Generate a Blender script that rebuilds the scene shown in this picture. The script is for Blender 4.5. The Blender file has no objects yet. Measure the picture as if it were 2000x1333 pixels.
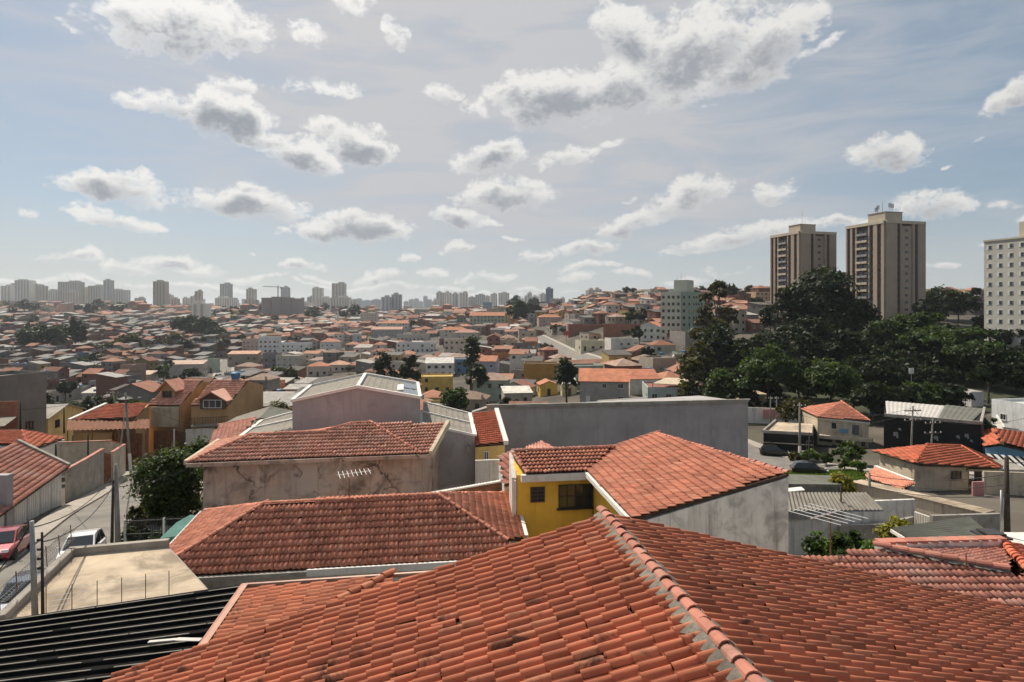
import bpy, bmesh, math, random
import numpy as np
from mathutils import Vector, Matrix
random.seed(7); np.random.seed(7)
R = math.radians
S = bpy.context.scene
C = S.collection

# ------------------------------------------------------------------ camera, sky, sun, exposure
F, CX, HY = 1222.2, 1000.0, 605.0            # focal length, centre column and horizon row in photo pixels
cd = bpy.data.cameras.new('camera'); cam = bpy.data.objects.new('camera', cd); C.objects.link(cam)
cam.location = (0, 0, 0); cam.rotation_euler = (R(90), 0, 0)
cd.sensor_width = 36; cd.lens = 36*F/2000; cd.shift_y = (HY-666.5)/2000
cd.clip_start = .1; cd.clip_end = 40000
S.camera = cam

SUN_AZ, SUN_EL = R(-37), R(50)               # azimuth from the view direction (left is minus), elevation
SUN = Vector((math.sin(SUN_AZ)*math.cos(SUN_EL), math.cos(SUN_AZ)*math.cos(SUN_EL), math.sin(SUN_EL)))
sl = bpy.data.lights.new('sun', 'SUN'); sl.energy = 5.0; sl.angle = R(.6); sl.color = (1, .91, .77)
so = bpy.data.objects.new('sun', sl); C.objects.link(so)
so.rotation_euler = SUN.to_track_quat('Z', 'Y').to_euler(); so.location = (-40, 60, 80)
S.view_settings.view_transform = 'Standard'; S.view_settings.look = 'None'
S.view_settings.gamma = 1; S.view_settings.use_curve_mapping = False
S.view_settings.exposure = 0.17
SKY_STRENGTH = .079
HAZE = .00011

w = bpy.data.worlds.new('World'); S.world = w; w.use_nodes = True
nt = w.node_tree; nt.nodes.clear()
class N:
    """tiny node builder"""
    def __init__(s, nt): s.nt = nt
    def new(s, t, **k):
        n = s.nt.nodes.new(t)
        for a, b in k.items(): setattr(n, a, b)
        return n
    def set(s, sock, v):
        if hasattr(v, 'is_linked') or isinstance(v, bpy.types.NodeSocket): s.nt.links.new(v, sock)
        elif v is not None: sock.default_value = v
    def math(s, op, a, b=None, c=None, clamp=False):
        n = s.new('ShaderNodeMath', operation=op, use_clamp=clamp)
        for i, v in enumerate((a, b, c)): s.set(n.inputs[i], v)
        return n.outputs[0]
    def vmath(s, op, a, b=None, out=0):
        n = s.new('ShaderNodeVectorMath', operation=op)
        s.set(n.inputs[0], a); s.set(n.inputs[1], b)
        return n.outputs[out]
    def ramp(s, v, a, b, lo=0., hi=1., smooth=True):
        n = s.new('ShaderNodeMapRange', interpolation_type='SMOOTHSTEP' if smooth else 'LINEAR')
        for i, x in enumerate((v, a, b, lo, hi)): s.set(n.inputs[i], x)
        return n.outputs[0]
    def noise(s, vec, scale, detail=4, rough=.5, dist=0., out=0):
        n = s.new('ShaderNodeTexNoise')
        s.set(n.inputs['Vector'], vec); n.inputs['Scale'].default_value = scale
        n.inputs['Detail'].default_value = detail; n.inputs['Roughness'].default_value = rough
        n.inputs['Distortion'].default_value = dist
        return n.outputs[out]
    def mix(s, f, a, b, blend='MIX'):
        n = s.new('ShaderNodeMix', data_type='RGBA', blend_type=blend)
        s.set(n.inputs[0], f)
        for i, v in ((6, a), (7, b)):
            if isinstance(v, (tuple, list)): v = tuple(v)+((1,) if len(v) == 3 else ())
            s.set(n.inputs[i], v)
        return n.outputs[2]
    def comb(s, x, y, z):
        n = s.new('ShaderNodeCombineXYZ')
        for i, v in enumerate((x, y, z)): s.set(n.inputs[i], v)
        return n.outputs[0]
    def sep(s, v):
        n = s.new('ShaderNodeSeparateXYZ'); s.set(n.inputs[0], v); return n.outputs

def sky_nodes():
    n = N(nt)
    d = n.new('ShaderNodeTexCoord').outputs['Generated']
    x, y, z = n.sep(d)
    az = n.math('ARCTAN2', x, y)
    el = n.math('ARCTAN2', z, n.math('SQRT', n.math('ADD', n.math('MULTIPLY', x, x), n.math('MULTIPLY', y, y))))
    ang = n.comb(az, el, 0.)
    def dirof(px, py):
        return math.atan((px-CX)/F), math.atan((HY-py)/math.hypot(F, px-CX))
    # cumulus: centre, half sizes in photo pixels, weight (thickness), tilt in degrees
    cl = [(350,40,170,74,.98,8),(250,28,70,36,.9,10),(470,60,60,34,.9,0),(160,64,48,15,.55,-28),(700,14,42,20,.7,8),(768,62,26,44,.62,-12),(590,60,48,34,.42,0),
     (445,212,90,50,1.55,-6),(330,196,72,30,.95,0),(256,200,40,17,.7,6),(470,155,60,22,.8,0),(500,262,90,26,.9,-14),(590,165,60,24,.5,0),(670,180,46,22,.42,0),
     (590,302,74,32,1.3,-10),(705,280,66,34,1.35,-4),(640,255,50,22,.7,0),(735,245,26,18,.5,0),
     (218,372,108,34,1.1,2),(250,350,46,24,.8,0),(228,434,82,17,.9,0),(62,428,27,13,.7,0),
     (480,396,118,33,1.12,-4),(490,368,36,18,.8,0),(692,446,122,28,1.3,-2),(680,428,60,20,.9,0),(545,448,24,10,.7,0),
     (868,176,32,26,.7,0),(925,204,32,24,.62,-10),
     (1235,60,80,60,1.1,-18),(1350,95,160,76,1.3,10),(1500,78,110,70,1.15,16),(1450,140,120,50,1.0,14),(1090,186,120,50,1.45,10),(1020,185,70,36,1.0,0),(1210,165,110,60,1.15,8),(1310,170,100,44,.9,8),(1600,96,56,16,.5,22),(1560,40,60,44,.8,0),
     (960,302,70,38,1.15,8),(985,275,38,20,.8,0),(1105,302,62,27,.85,14),(1180,281,38,11,.55,6),
     (985,382,106,27,1.15,3),(1020,362,60,20,.8,0),(890,426,56,24,1.15,-4),(960,436,22,10,.6,0),
     (1340,388,92,34,1.05,20),(1400,372,50,24,.8,14),(1225,440,82,24,1.05,14),(1150,486,66,16,.95,8),(1515,366,46,28,.85,8),(1448,462,120,22,.9,16),(1345,488,60,12,.8,10),(1560,440,60,14,.6,10),
     (1748,291,94,32,1.05,-5),(1720,276,46,22,.8,0),(1978,188,62,34,1.0,30),(1990,160,30,30,.8,0),(1822,396,78,31,1.05,-6),(1800,380,40,22,.8,0),(1942,392,34,13,.8,0),(1988,420,20,12,.7,0),(1850,320,14,6,.4,0),(1925,268,20,9,.45,12),(1645,436,70,14,.8,4),(1950,470,40,9,.6,0),(1850,512,40,9,.55,0),
     (140,507,70,13,.8,0),(255,522,60,16,.9,0),(330,510,70,18,.9,0),(400,528,60,14,.8,0),(590,514,44,17,.95,0),(800,504,27,11,.85,0),(895,488,34,13,.85,8),(740,536,52,16,.85,4),(850,528,32,10,.7,0),(955,541,54,11,.8,4),(1050,506,38,13,.9,4),(1120,540,50,10,.7,0),(1230,530,50,11,.7,0),(640,545,46,9,.7,0),(500,540,60,9,.6,0),(80,545,90,9,.75,0),(200,552,120,8,.8,0),(700,556,120,8,.75,0),(1150,520,60,9,.7,6),(930,575,110,7,.8,0),(420,556,90,8,.75,0),(1060,565,80,8,.6,0),(860,560,70,8,.6,0),(1330,545,60,8,.6,0),(1420,530,50,8,.55,0),(1000,470,30,8,.6,0),(500,496,12,5,.5,0),(1240,385,20,8,.45,0)]
    warp = n.vmath('SCALE', n.vmath('SUBTRACT', n.noise(ang, 11, 2, .6, out=1), (.5, .5, .5)), None)
    warp.node.inputs['Scale'].default_value = .055
    wx, wy, _ = n.sep(n.vmath('ADD', ang, warp))
    t = n.math('DIVIDE', n.math('ADD', wx, .78), 1.56)
    # cauliflower billows
    av = n.vmath('MULTIPLY', ang, (1, 1.35, 1))
    fine = n.math('ADD', n.math('MULTIPLY', n.math('SUBTRACT', n.noise(av, 21, 4, .62, .5), .5), 2.9), n.math('MULTIPLY', n.math('SUBTRACT', n.noise(av, 95, 4, .58, .4), .5), 1.35))
    # the clouds sorted into layers that do not overlap; a layer is three curves over azimuth: centre height, half height, thickness
    items = []
    for (px, py, rx, ry, s_, tl) in cl:
        a0, e0 = dirof(px, py); a1, _ = dirof(px+rx, py); _, e1 = dirof(px, py-ry)
        items.append((a0, e0, (a1-a0)*1.12, (e1-e0)*1.12, s_, math.tan(R(tl))*.9))
    items.sort(key=lambda c: c[0]-c[2])
    layers = []
    for c in items:
        for L in layers:
            if L[-1][0]+L[-1][2]*1.12+.03 < c[0]-c[2]*1.12: L.append(c); break
        else: layers.append([c])
    fld = None; shade = None
    for L in layers:
        cv = n.new('ShaderNodeRGBCurve'); n.set(cv.inputs[1], n.comb(t, t, t))
        mp = cv.mapping; mp.use_clip = False
        for ci in range(3):
            pts = []
            for (a0, e0, ra, re, s_, tl) in L:
                for q in ((-1.12, -.98, -.8, -.5, 0, .5, .8, .98, 1.12) if ci == 2 else (-1.1, -.5, .5, 1.1)):
                    u = (a0+q*ra+.78)/1.56
                    v = (e0+tl*q*ra)*1.4 if ci == 0 else ((re*math.sqrt(max(.2, 1-.55*q*q)))*5 if ci == 1 else (s_*(1-q*q)*.5+.4 if abs(q) < 1.1 else 0))
                    if 0 < u < 1: pts.append((u, min(1, max(0, v))))
            c = mp.curves[ci]
            pts = [(0, pts[0][1] if ci < 2 else 0)]+pts+[(1, pts[-1][1] if ci < 2 else 0)]
            c.points[0].location = pts[0]; c.points[1].location = pts[-1]
            for q in pts[1:-1]: c.points.new(*q)
            for q in c.points: q.handle_type = 'VECTOR'
        mp.update()
        r_, g_, b_ = n.sep(cv.outputs[0])
        tt = n.math('DIVIDE', n.math('SUBTRACT', wy, n.math('MULTIPLY', r_, 1/1.4)), n.math('MAXIMUM', n.math('MULTIPLY', g_, .2), .002))
        B = n.math('MULTIPLY_ADD', b_, 2., -.8)
        g = n.math('SUBTRACT', B, n.math('MULTIPLY', tt, tt))
        t2 = n.math('ADD', tt, .42)
        dk = n.math('SUBTRACT', B, n.math('MULTIPLY', t2, t2))
        fld = g if fld is None else n.math('SMOOTH_MAX', fld, g, .2)
        shade = dk if shade is None else n.math('SMOOTH_MAX', shade, dk, .2)
    # beyond the frame the same broken cumulus goes on
    wide = n.noise(n.vmath('MULTIPLY', n.comb(n.math('DIVIDE', x, n.math('ADD', z, .22)), n.math('DIVIDE', y, n.math('ADD', z, .22)), 0.), (1, 1, 1)), 1.1, 3, .55)
    inside = n.math('MULTIPLY', n.ramp(n.math('ABSOLUTE', az), .70, .86, 1, 0), n.ramp(el, .46, .60, 1, 0))
    out_f = n.math('MULTIPLY_ADD', n.math('SUBTRACT', wide, .57), 5.5, n.math('MULTIPLY', inside, -6.))
    fld = n.math('MAXIMUM', n.math('MAXIMUM', fld, -1.2), out_f)
    den = n.math('ADD', fld, fine)
    cover = n.math('MULTIPLY', n.ramp(den, -.12, .80), n.ramp(el, .0, .02))
    # nearer the sun cloud is brighter where it is thin (forward scattering) and grey where it is thick
    sund = n.vmath('DOT_PRODUCT', d, tuple(SUN), out=1)
    glow = n.math('POWER', n.math('MAXIMUM', sund, 0.), 4.)
    core = n.ramp(n.math('ADD', n.math('MAXIMUM', shade, out_f), n.math('MULTIPLY', fine, .40)), .42, 1.28)
    thin = n.mix(glow, (8.6, 8.5, 8.25), (11.6, 11.4, 11.1))
    thick = n.mix(glow, (4.2, 4.35, 4.75), (2.9, 3.35, 4.0))
    cc = n.mix(core, thin, thick)
    sky = n.new('ShaderNodeTexSky', sky_type='NISHITA', sun_disc=False)
    sky.sun_elevation = SUN_EL; sky.sun_rotation = SUN_AZ; sky.altitude = 700
    sky.air_density = 1.0; sky.dust_density = 1.6; sky.ozone_density = .7
    n.set(sky.inputs[0], d)
    # thin high cirrus veil, streaked, thicker towards the sun's side and the horizon
    cir = n.noise(n.vmath('MULTIPLY', ang, (1.3, 6.5, 1)), 3.2, 4, .6, .6)
    # a sheet of cirrostratus across the middle of the view, thinning to both sides
    cs = n.new('ShaderNodeMapping', vector_type='TEXTURE'); n.set(cs.inputs[0], ang)
    cs.inputs['Location'].default_value = (-.02, .36, 0); cs.inputs['Rotation'].default_value = (0, 0, R(-12)); cs.inputs['Scale'].default_value = (.66, .44, 1)
    sheet_ = n.ramp(n.vmath('LENGTH', cs.outputs[0], out=1), .25, 1.15, .92, 0)
    veil = n.math('ADD', n.math('MULTIPLY', n.ramp(cir, .36, .70), .38), n.math('MULTIPLY_ADD', sheet_, n.ramp(cir, .2, .8, .62, 1.05), .10), clamp=True)
    veil = n.math('MAXIMUM', veil, n.ramp(el, .0, .20, .80, 0))
    base = n.mix(veil, n.mix(.40, sky.outputs[0], (3.3, 4.7, 5.7)), n.mix(n.ramp(el, .0, .16, 1, 0), n.mix(glow, (5.9, 6.0, 6.3), (7.2, 7.1, 7.3)), (6.5, 6.8, 6.8)))
    col = n.mix(cover, base, cc)
    bg = n.new('ShaderNodeBackground'); n.set(bg.inputs[0], col); bg.inputs[1].default_value = SKY_STRENGTH
    o = n.new('ShaderNodeOutputWorld'); nt.links.new(bg.outputs[0], o.inputs[0])
sky_nodes()
w.cycles.sampling_method = 'MANUAL'; w.cycles.sample_map_resolution = 512
S.cycles.use_denoising = True; S.cycles.use_adaptive_sampling = True; S.cycles.adaptive_threshold = .03
S.cycles.max_bounces = 6; S.cycles.diffuse_bounces = 3; S.cycles.glossy_bounces = 2; S.cycles.transmission_bounces = 3
S.cycles.transparent_max_bounces = 6; S.cycles.volume_bounces = 0
S.cycles.caustics_reflective = False; S.cycles.caustics_refractive = False

# ------------------------------------------------------------------ helpers
def ray(px, py): return Vector(((px-CX)/F, 1., (HY-py)/F))
def PZ(px, py, z): d = ray(px, py); return d*(z/d.z)                # pixel seen on the level z
def PD(px, py, D): return ray(px, py)*D                              # pixel at depth D
def PP(px, py, a, b, c):                                             # pixel seen on the plane of three points
    n = (b-a).cross(c-a); d = ray(px, py); return d*(a.dot(n)/d.dot(n))
def pix(p): return CX+p[0]/p[1]*F, HY-p[2]/p[1]*F

class MB:
    """collects boxes, prisms and tubes into one mesh"""
    def __init__(s): s.v = []; s.f = []; s.m = []; s.mi = 0
    def add(s, vs, fs, mi=None):
        o = len(s.v); s.v += [tuple(p) for p in vs]
        s.f += [tuple(i+o for i in f) for f in fs]; s.m += [s.mi if mi is None else mi]*len(fs)
        return s
    def box(s, c, size, rz=0., mi=None):
        hx, hy, hz = size[0]/2, size[1]/2, size[2]/2; ca, sa = math.cos(rz), math.sin(rz)
        vs = []
        for dz in (-hz, hz):
            for dx, dy in ((-hx, -hy), (hx, -hy), (hx, hy), (-hx, hy)):
                vs.append((c[0]+dx*ca-dy*sa, c[1]+dx*sa+dy*ca, c[2]+dz))
        return s.add(vs, [(3, 2, 1, 0), (4, 5, 6, 7), (0, 1, 5, 4), (1, 2, 6, 5), (2, 3, 7, 6), (3, 0, 4, 7)], mi)
    def bx(s, x0, x1, y0, y1, z0, z1, mi=None): return s.box(((x0+x1)/2, (y0+y1)/2, (z0+z1)/2), (x1-x0, y1-y0, z1-z0), 0, mi)
    def slab(s, top, down, mi=None, vec=None):
        """polygon extruded by a vector (default straight down)"""
        n = len(top); e = Vector(vec) if vec is not None else Vector((0, 0, -down))
        top = [Vector(p) for p in top]
        nz = Vector((0, 0, 0))
        for i in range(n): nz += (top[i]-top[0]).cross(top[(i+1) % n]-top[0])
        if nz.dot(-e) < 0: top = top[::-1]
        bot = [p+e for p in top]
        return s.add(top+bot, [tuple(range(n)), tuple(range(2*n-1, n-1, -1))]+[(i, i+n, (i+1) % n+n, (i+1) % n) for i in range(n)], mi)
    def walls(s, pts, z0, mi=None):
        """prism from a top outline (any heights) down to level z0"""
        n = len(pts); pts = [Vector(p) for p in pts]
        a = sum(pts[i].x*pts[(i+1) % n].y-pts[(i+1) % n].x*pts[i].y for i in range(n))
        if a < 0: pts = pts[::-1]
        bot = [Vector((p.x, p.y, z0)) for p in pts]
        return s.add(pts+bot, [tuple(range(n)), tuple(range(2*n-1, n-1, -1))]+[(i, i+n, (i+1) % n+n, (i+1) % n) for i in range(n)], mi)
    def bar(s, a, b, wd, ht=None, mi=None):
        """rectangular bar between two points (top face up)"""
        a, b = Vector(a), Vector(b); ht = ht or wd
        d = (b-a).normalized(); up = Vector((0, 0, 1)) if abs(d.z) < .95 else Vector((0, 1, 0))
        x = d.cross(up).normalized()*wd/2; y = x.cross(d).normalized()*ht/2
        vs = [p+sx*x+sy*y for p in (a, b) for sx, sy in ((-1, -1), (1, -1), (1, 1), (-1, 1))]
        return s.add(vs, [(0, 1, 2, 3), (7, 6, 5, 4), (0, 4, 5, 1), (1, 5, 6, 2), (2, 6, 7, 3), (3, 7, 4, 0)], mi)
    def tube(s, a, b, r0, r1=None, n=6, mi=None, cap=True):
        a, b = Vector(a), Vector(b); r1 = r0 if r1 is None else r1
        d = (b-a).normalized(); up = Vector((0, 0, 1)) if abs(d.z) < .9 else Vector((1, 0, 0))
        x = d.cross(up).normalized(); y = d.cross(x)
        vs = []
        for p, r in ((a, r0), (b, r1)):
            for i in range(n):
                t = 2*math.pi*i/n; vs.append(p+x*(r*math.cos(t))+y*(r*math.sin(t)))
        fs = [(i, (i+1) % n, (i+1) % n+n, i+n) for i in range(n)]
        if cap: fs += [tuple(range(n-1, -1, -1)), tuple(range(n, 2*n))]
        return s.add(vs, fs, mi)
    def path(s, pts, r, n=5, mi=None):
        for a, b in zip(pts, pts[1:]): s.tube(a, b, r, r, n, mi, False)
        return s
    def lathe(s, c, prof, n=12, mi=None):
        vs = []
        for r, z in prof:
            for i in range(n):
                t = 2*math.pi*i/n; vs.append((c[0]+r*math.cos(t), c[1]+r*math.sin(t), c[2]+z))
        fs = [(k*n+i, k*n+(i+1) % n, (k+1)*n+(i+1) % n, (k+1)*n+i) for k in range(len(prof)-1) for i in range(n)]
        fs += [tuple(range(n-1, -1, -1)), tuple(range((len(prof)-1)*n, len(prof)*n))]
        return s.add(vs, fs, mi)
    def mesh(s, name, mats, off=None, smooth=False):
        me = bpy.data.meshes.new(name)
        v = s.v if off is None else [(p[0]-off[0], p[1]-off[1], p[2]-off[2]) for p in s.v]
        me.from_pydata(v, [], s.f)
        for m in (mats if isinstance(mats, (list, tuple)) else [mats]): me.materials.append(MAT[m] if isinstance(m, str) else m)
        if any(s.m): me.polygons.foreach_set('material_index', s.m)
        if smooth: me.polygons.foreach_set('use_smooth', [True]*len(s.f))
        me.update(); return me

def link(name, me, parent=None):
    o = bpy.data.objects.new(name, me); C.objects.link(o)
    if parent is not None: o.parent = parent
    return o
def tag(o, label, cat, group=None):
    o['label'] = label; o['category'] = cat
    if group: o['group'] = group
    return o
def thing(name, label, cat, loc=(0, 0, 0), rz=0., group=None):
    o = link(name, None); o.location = loc; o.rotation_euler = (0, 0, rz); o.empty_display_size = .3
    return tag(o, label, cat, group)
ORG = {}
def wthing(name, label, cat, loc, group=None):
    """a thing whose parts are given in world coordinates"""
    return thing(name, label, cat, loc, 0, group)
def world_of(o):
    p = Vector((0, 0, 0))
    while o is not None: p += o.location; o = o.parent
    return p
def part(t, name, mb, mats, label=None, smooth=False):
    """a part given in world coordinates, stored relative to its (unrotated) parent"""
    o = link(name, mb.mesh(name, mats, world_of(t), smooth), t)
    if label: o['label'] = label
    return o
def lpart(t, name, mb, mats, loc=None, smooth=False):
    o = link(name, mb.mesh(name, mats, None, smooth), t)
    if loc is not None: o.location = loc
    return o
def single(name, mb, mats, label, cat, base=None, group=None, smooth=False):
    """a thing that is one mesh (world coordinates), origin at its base"""
    if base is None:
        a = np.array(mb.v); base = (a[:, 0].mean(), a[:, 1].mean(), a[:, 2].min())
    o = link(name, mb.mesh(name, mats, base, smooth)); o.location = base
    return tag(o, label, cat, group)
def struct(name, mb, mats, smooth=False):
    o = link(name, mb.mesh(name, mats, None, smooth)); o['kind'] = 'structure'; return o
def copy_tree(o, parent=None):
    c = o.copy(); C.objects.link(c); c.parent = parent
    for ch in o.children: copy_tree(ch, c)
    return c
def bulk_mesh(name, V, Fq, mats, attr=None, mi=None):
    """big mesh from numpy arrays: V (n,3), Fq (m,k) faces of k corners"""
    me = bpy.data.meshes.new(name)
    n, m, k = len(V), len(Fq), Fq.shape[1]
    me.vertices.add(n); me.vertices.foreach_set('co', np.asarray(V, np.float32).ravel())
    me.loops.add(m*k); me.loops.foreach_set('vertex_index', np.asarray(Fq, np.int32).ravel())
    me.polygons.add(m); me.polygons.foreach_set('loop_start', np.arange(0, m*k, k, dtype=np.int32))
    if mi is not None: me.polygons.foreach_set('material_index', np.asarray(mi, np.int32))
    if attr is not None:
        ca = me.color_attributes.new('Col', 'FLOAT_COLOR', 'POINT')
        ca.data.foreach_set('color', np.asarray(attr, np.float32).ravel())
    for x in (mats if isinstance(mats, (list, tuple)) else [mats]): me.materials.append(MAT[x] if isinstance(x, str) else x)
    me.update(calc_edges=True); me.validate(); return me

# ------------------------------------------------------------------ materials
MAT = {}
def newmat(name):
    m = bpy.data.materials.new(name); m.use_nodes = True; m.node_tree.nodes.clear()
    n = N(m.node_tree); MAT[name] = m
    b = n.new('ShaderNodeBsdfPrincipled'); o = n.new('ShaderNodeOutputMaterial'); m.node_tree.links.new(b.outputs[0], o.inputs[0])
    return n, b
def surf(name, col, rough=.85, var=.18, scale=1.2, streak=0., dirt=0., dirtcol=(.05, .04, .032), bump=.0, bscale=30, rnd=0., metal=0., source=None, spec=.3, dscale=.8, dth=.5):
    """weathered surface: mottled base, vertical run-off streaks, patches of grime, fine relief"""
    n, b = newmat(name)
    pos = n.new('ShaderNodeNewGeometry').outputs['Position']
    base = tuple(col)+(1,)
    if source == 'object':
        base = n.new('ShaderNodeObjectInfo').outputs['Color']
    elif source == 'attr':
        a = n.new('ShaderNodeVertexColor'); a.layer_name = 'Col'; base = a.outputs[0]
    f = n.noise(pos, scale, 5, .6)
    k = n.ramp(f, .25, .75, 1-var, 1+var)
    if rnd:
        r1 = n.new('ShaderNodeObjectInfo').outputs['Random']; r2 = n.new('ShaderNodeNewGeometry').outputs['Random Per Island']
        r = n.math('FRACT', n.math('ADD', r1, r2))
        k = n.math('MULTIPLY', k, n.ramp(r, 0, 1, 1-rnd, 1+rnd, False))
    cv = n.vmath('SCALE', base if not isinstance(base, tuple) else base[:3], None); n.set(cv.node.inputs['Scale'], k)
    c = cv
    if streak:
        s = n.noise(n.vmath('MULTIPLY', pos, (2.2, 2.2, .16)), 1.5, 4, .65)
        c = n.mix(n.math('MULTIPLY', n.ramp(s, .48, .78), streak), c, dirtcol)
    if dirt:
        s = n.noise(pos, dscale, 7, .68, .5)
        c = n.mix(n.math('MULTIPLY', n.ramp(s, dth, dth+.2), dirt), c, dirtcol)
    n.set(b.inputs['Base Color'], c); b.inputs['Roughness'].default_value = rough; b.inputs['Metallic'].default_value = metal
    b.inputs['Specular IOR Level'].default_value = spec
    if bump:
        bn = n.new('ShaderNodeBump'); bn.inputs['Strength'].default_value = bump; bn.inputs['Distance'].default_value = .03
        n.set(bn.inputs['Height'], n.noise(pos, bscale, 4, .6)); n.set(b.inputs['Normal'], bn.outputs[0])
    return n, b

def tile_mat(name, col, moss=.5, rnd=.22, pale=.0, mossth=.55):
    """fired clay: every tile its own tone, soot and lichen in patches"""
    n, b = newmat(name)
    pos = n.new('ShaderNodeNewGeometry').outputs['Position']
    r1 = n.new('ShaderNodeObjectInfo').outputs['Random']; r2 = n.new('ShaderNodeNewGeometry').outputs['Random Per Island']
    r = n.math('FRACT', n.math('ADD', r1, r2)); rb = n.math('FRACT', n.math('MULTIPLY', r, 7.31))
    c = n.vmath('SCALE', tuple(col), None)
    n.set(c.node.inputs['Scale'], n.math('MULTIPLY', n.ramp(r, 0, 1, 1-rnd, 1+rnd, False), n.ramp(n.noise(pos, .7, 5, .6), .25, .75, .8, 1.2)))
    c = n.mix(n.ramp(rb, .80, .98, 0, .55), c, (col[0]*1.25, col[1]*1.65, col[2]*1.8))
    c = n.mix(n.ramp(n.noise(pos, 6, 5, .65), .5, .75, 0, .35), c, (col[0]*.6, col[1]*.75, col[2]*.85))
    g = n.math('ADD', n.noise(pos, 1.6, 6, .7, .6), n.math('MULTIPLY', n.math('SUBTRACT', rb, .5), .09))
    c = n.mix(n.math('MULTIPLY', n.ramp(g, mossth, mossth+.14), moss), c, (.035, .028, .022))
    if pale: c = n.mix(n.ramp(n.noise(pos, .5, 4, .6), .5, .7, 0, pale), c, (.5, .36, .3))
    n.set(b.inputs['Base Color'], c); b.inputs['Roughness'].default_value = .82; b.inputs['Specular IOR Level'].default_value = .25
    bn = n.new('ShaderNodeBump'); bn.inputs['Strength'].default_value = .25; bn.inputs['Distance'].default_value = .01
    n.set(bn.inputs['Height'], n.noise(pos, 45, 3, .6)); n.set(b.inputs['Normal'], bn.outputs[0])

TC = (.46, .150, .088)
tile_mat('tile_near', (.42, .138, .072), moss=.8, mossth=.572)
tile_mat('tile_mid', (.52, .20, .125), moss=.6, mossth=.62)
tile_mat('tile_old', (.58, .27, .185), moss=.5, mossth=.63, pale=.35)
tile_mat('tile_bright', (.50, .135, .07), moss=.35)
tile_mat('tile_pink', (.42, .17, .12), moss=.35, pale=.45)
surf('mortar', (.20, .175, .145), .95, .3, 5, dirt=.6, bump=.8, bscale=22)
surf('deck', (.075, .045, .03), .95, .3, 2)
surf('white_wall', (.72, .68, .62), .9, .12, .8, streak=.55, dirt=.35, dirtcol=(.09, .075, .062), bump=.15)
surf('dirty_white', (.76, .715, .65), .92, .16, .6, streak=.62, dirt=.5, dirtcol=(.10, .088, .076), bump=.25, dth=.46)
surf('grey_wall', (.38, .35, .345), .9, .14, .35, streak=.34, dirt=.28, dirtcol=(.16, .14, .13), bump=.08)
surf('yellow_wall', (.88, .53, .075), .85, .14, .6, streak=.45, dirtcol=(.25, .12, .03), bump=.08)
surf('pale_yellow', (.66, .46, .17), .88, .12, .6, streak=.35, dirtcol=(.2, .13, .06))
surf('orange_wall', (.44, .27, .13), .88, .15, .6, streak=.45, dirtcol=(.14, .07, .03))
surf('beige_wall', (.55, .46, .34), .9, .15, .6, streak=.55, dirt=.4, dirtcol=(.12, .09, .06), bump=.15)
surf('concrete', (.33, .30, .26), .95, .22, .9, streak=.3, dirt=.5, dirtcol=(.10, .085, .07), bump=.3, bscale=14)
surf('slab', (.50, .40, .29), .95, .25, .45, dirt=.75, dirtcol=(.16, .125, .09), bump=.3, bscale=12, dscale=.35, dth=.44)
surf('asphalt', (.20, .185, .165), .95, .22, .5, dirt=.4, dirtcol=(.11, .10, .09), bump=.25, bscale=20, dscale=.25)
surf('pavement', (.36, .32, .275), .95, .2, .8, dirt=.5, dirtcol=(.15, .13, .11), bump=.25, bscale=16)
surf('black_sheet', (.008, .008, .008), .85, .4, 1.0, dirt=.3, dirtcol=(.03, .027, .025), spec=.06, dscale=3)
surf('fibro', (.25, .225, .19), .95, .25, .8, streak=0, dirt=.55, dirtcol=(.11, .10, .085), bump=.2)
surf('fibro_dark', (.15, .15, .125), .9, .25, .8, dirt=.6, dirtcol=(.05, .05, .042), bump=.2)
surf('zinc', (.50, .47, .43), .6, .12, .6, dirt=.25, dirtcol=(.25, .22, .19), spec=.4)
surf('white_trim', (.76, .72, .66), .8, .08, 2, streak=.25, dirtcol=(.25, .2, .16))
surf('copper', (.42, .20, .13), .5, .15, 3, spec=.4)
surf('pole_concrete', (.24, .225, .20), .95, .2, 2, streak=.4, bump=.2)
surf('pole_wood', (.055, .042, .034), .95, .3, 4, bump=.3)
surf('metal_grey', (.32, .31, .30), .5, .15, 3, metal=.6)
surf('alu', (.72, .70, .68), .35, .08, 3, metal=.85)
surf('dark_metal', (.05, .048, .046), .6, .2, 3)
surf('cable', (.03, .028, .027), .7, .1, 3)
surf('rust', (.20, .085, .045), .9, .3, 2, dirt=.4)
surf('brick', (.30, .12, .075), .95, .25, 3, dirt=.4, bump=.3)
surf('black_wall', (.012, .0115, .0115), .8, .2, 1)
surf('green_cloth', (.10, .22, .19), .9, .2, 1.5)
surf('tank_blue', (.05, .17, .33), .5, .1, 2)
surf('soil', (.17, .125, .085), 1., .35, .3, dirt=.6, dirtcol=(.06, .075, .03), bump=.3, dscale=.12)
surf('bark', (.085, .066, .05), .95, .3, 3, bump=.5, bscale=10)
surf('wall_obj', (1, 1, 1), .9, .13, .5, streak=.35, dirt=.25, dirtcol=(.12, .095, .075), source='object')
surf('roof_obj', (1, 1, 1), .9, .22, .6, dirt=.4, dirtcol=(.12, .085, .06), source='object', bump=.2, bscale=6)
surf('wall_attr', (1, 1, 1), .9, .15, .4, streak=.35, dirt=.25, dirtcol=(.12, .095, .075), source='attr')
def flat(name, col, rough=.6, metal=0., spec=.4, coat=0.):
    n, b = newmat(name); b.inputs['Base Color'].default_value = tuple(col)+(1,)
    b.inputs['Roughness'].default_value = rough; b.inputs['Metallic'].default_value = metal; b.inputs['Specular IOR Level'].default_value = spec
    b.inputs['Coat Weight'].default_value = coat
flat('glass', (.028, .032, .036), .12, 0, .6)
flat('glass_blue', (.10, .13, .15), .1, 0, .6)
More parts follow.
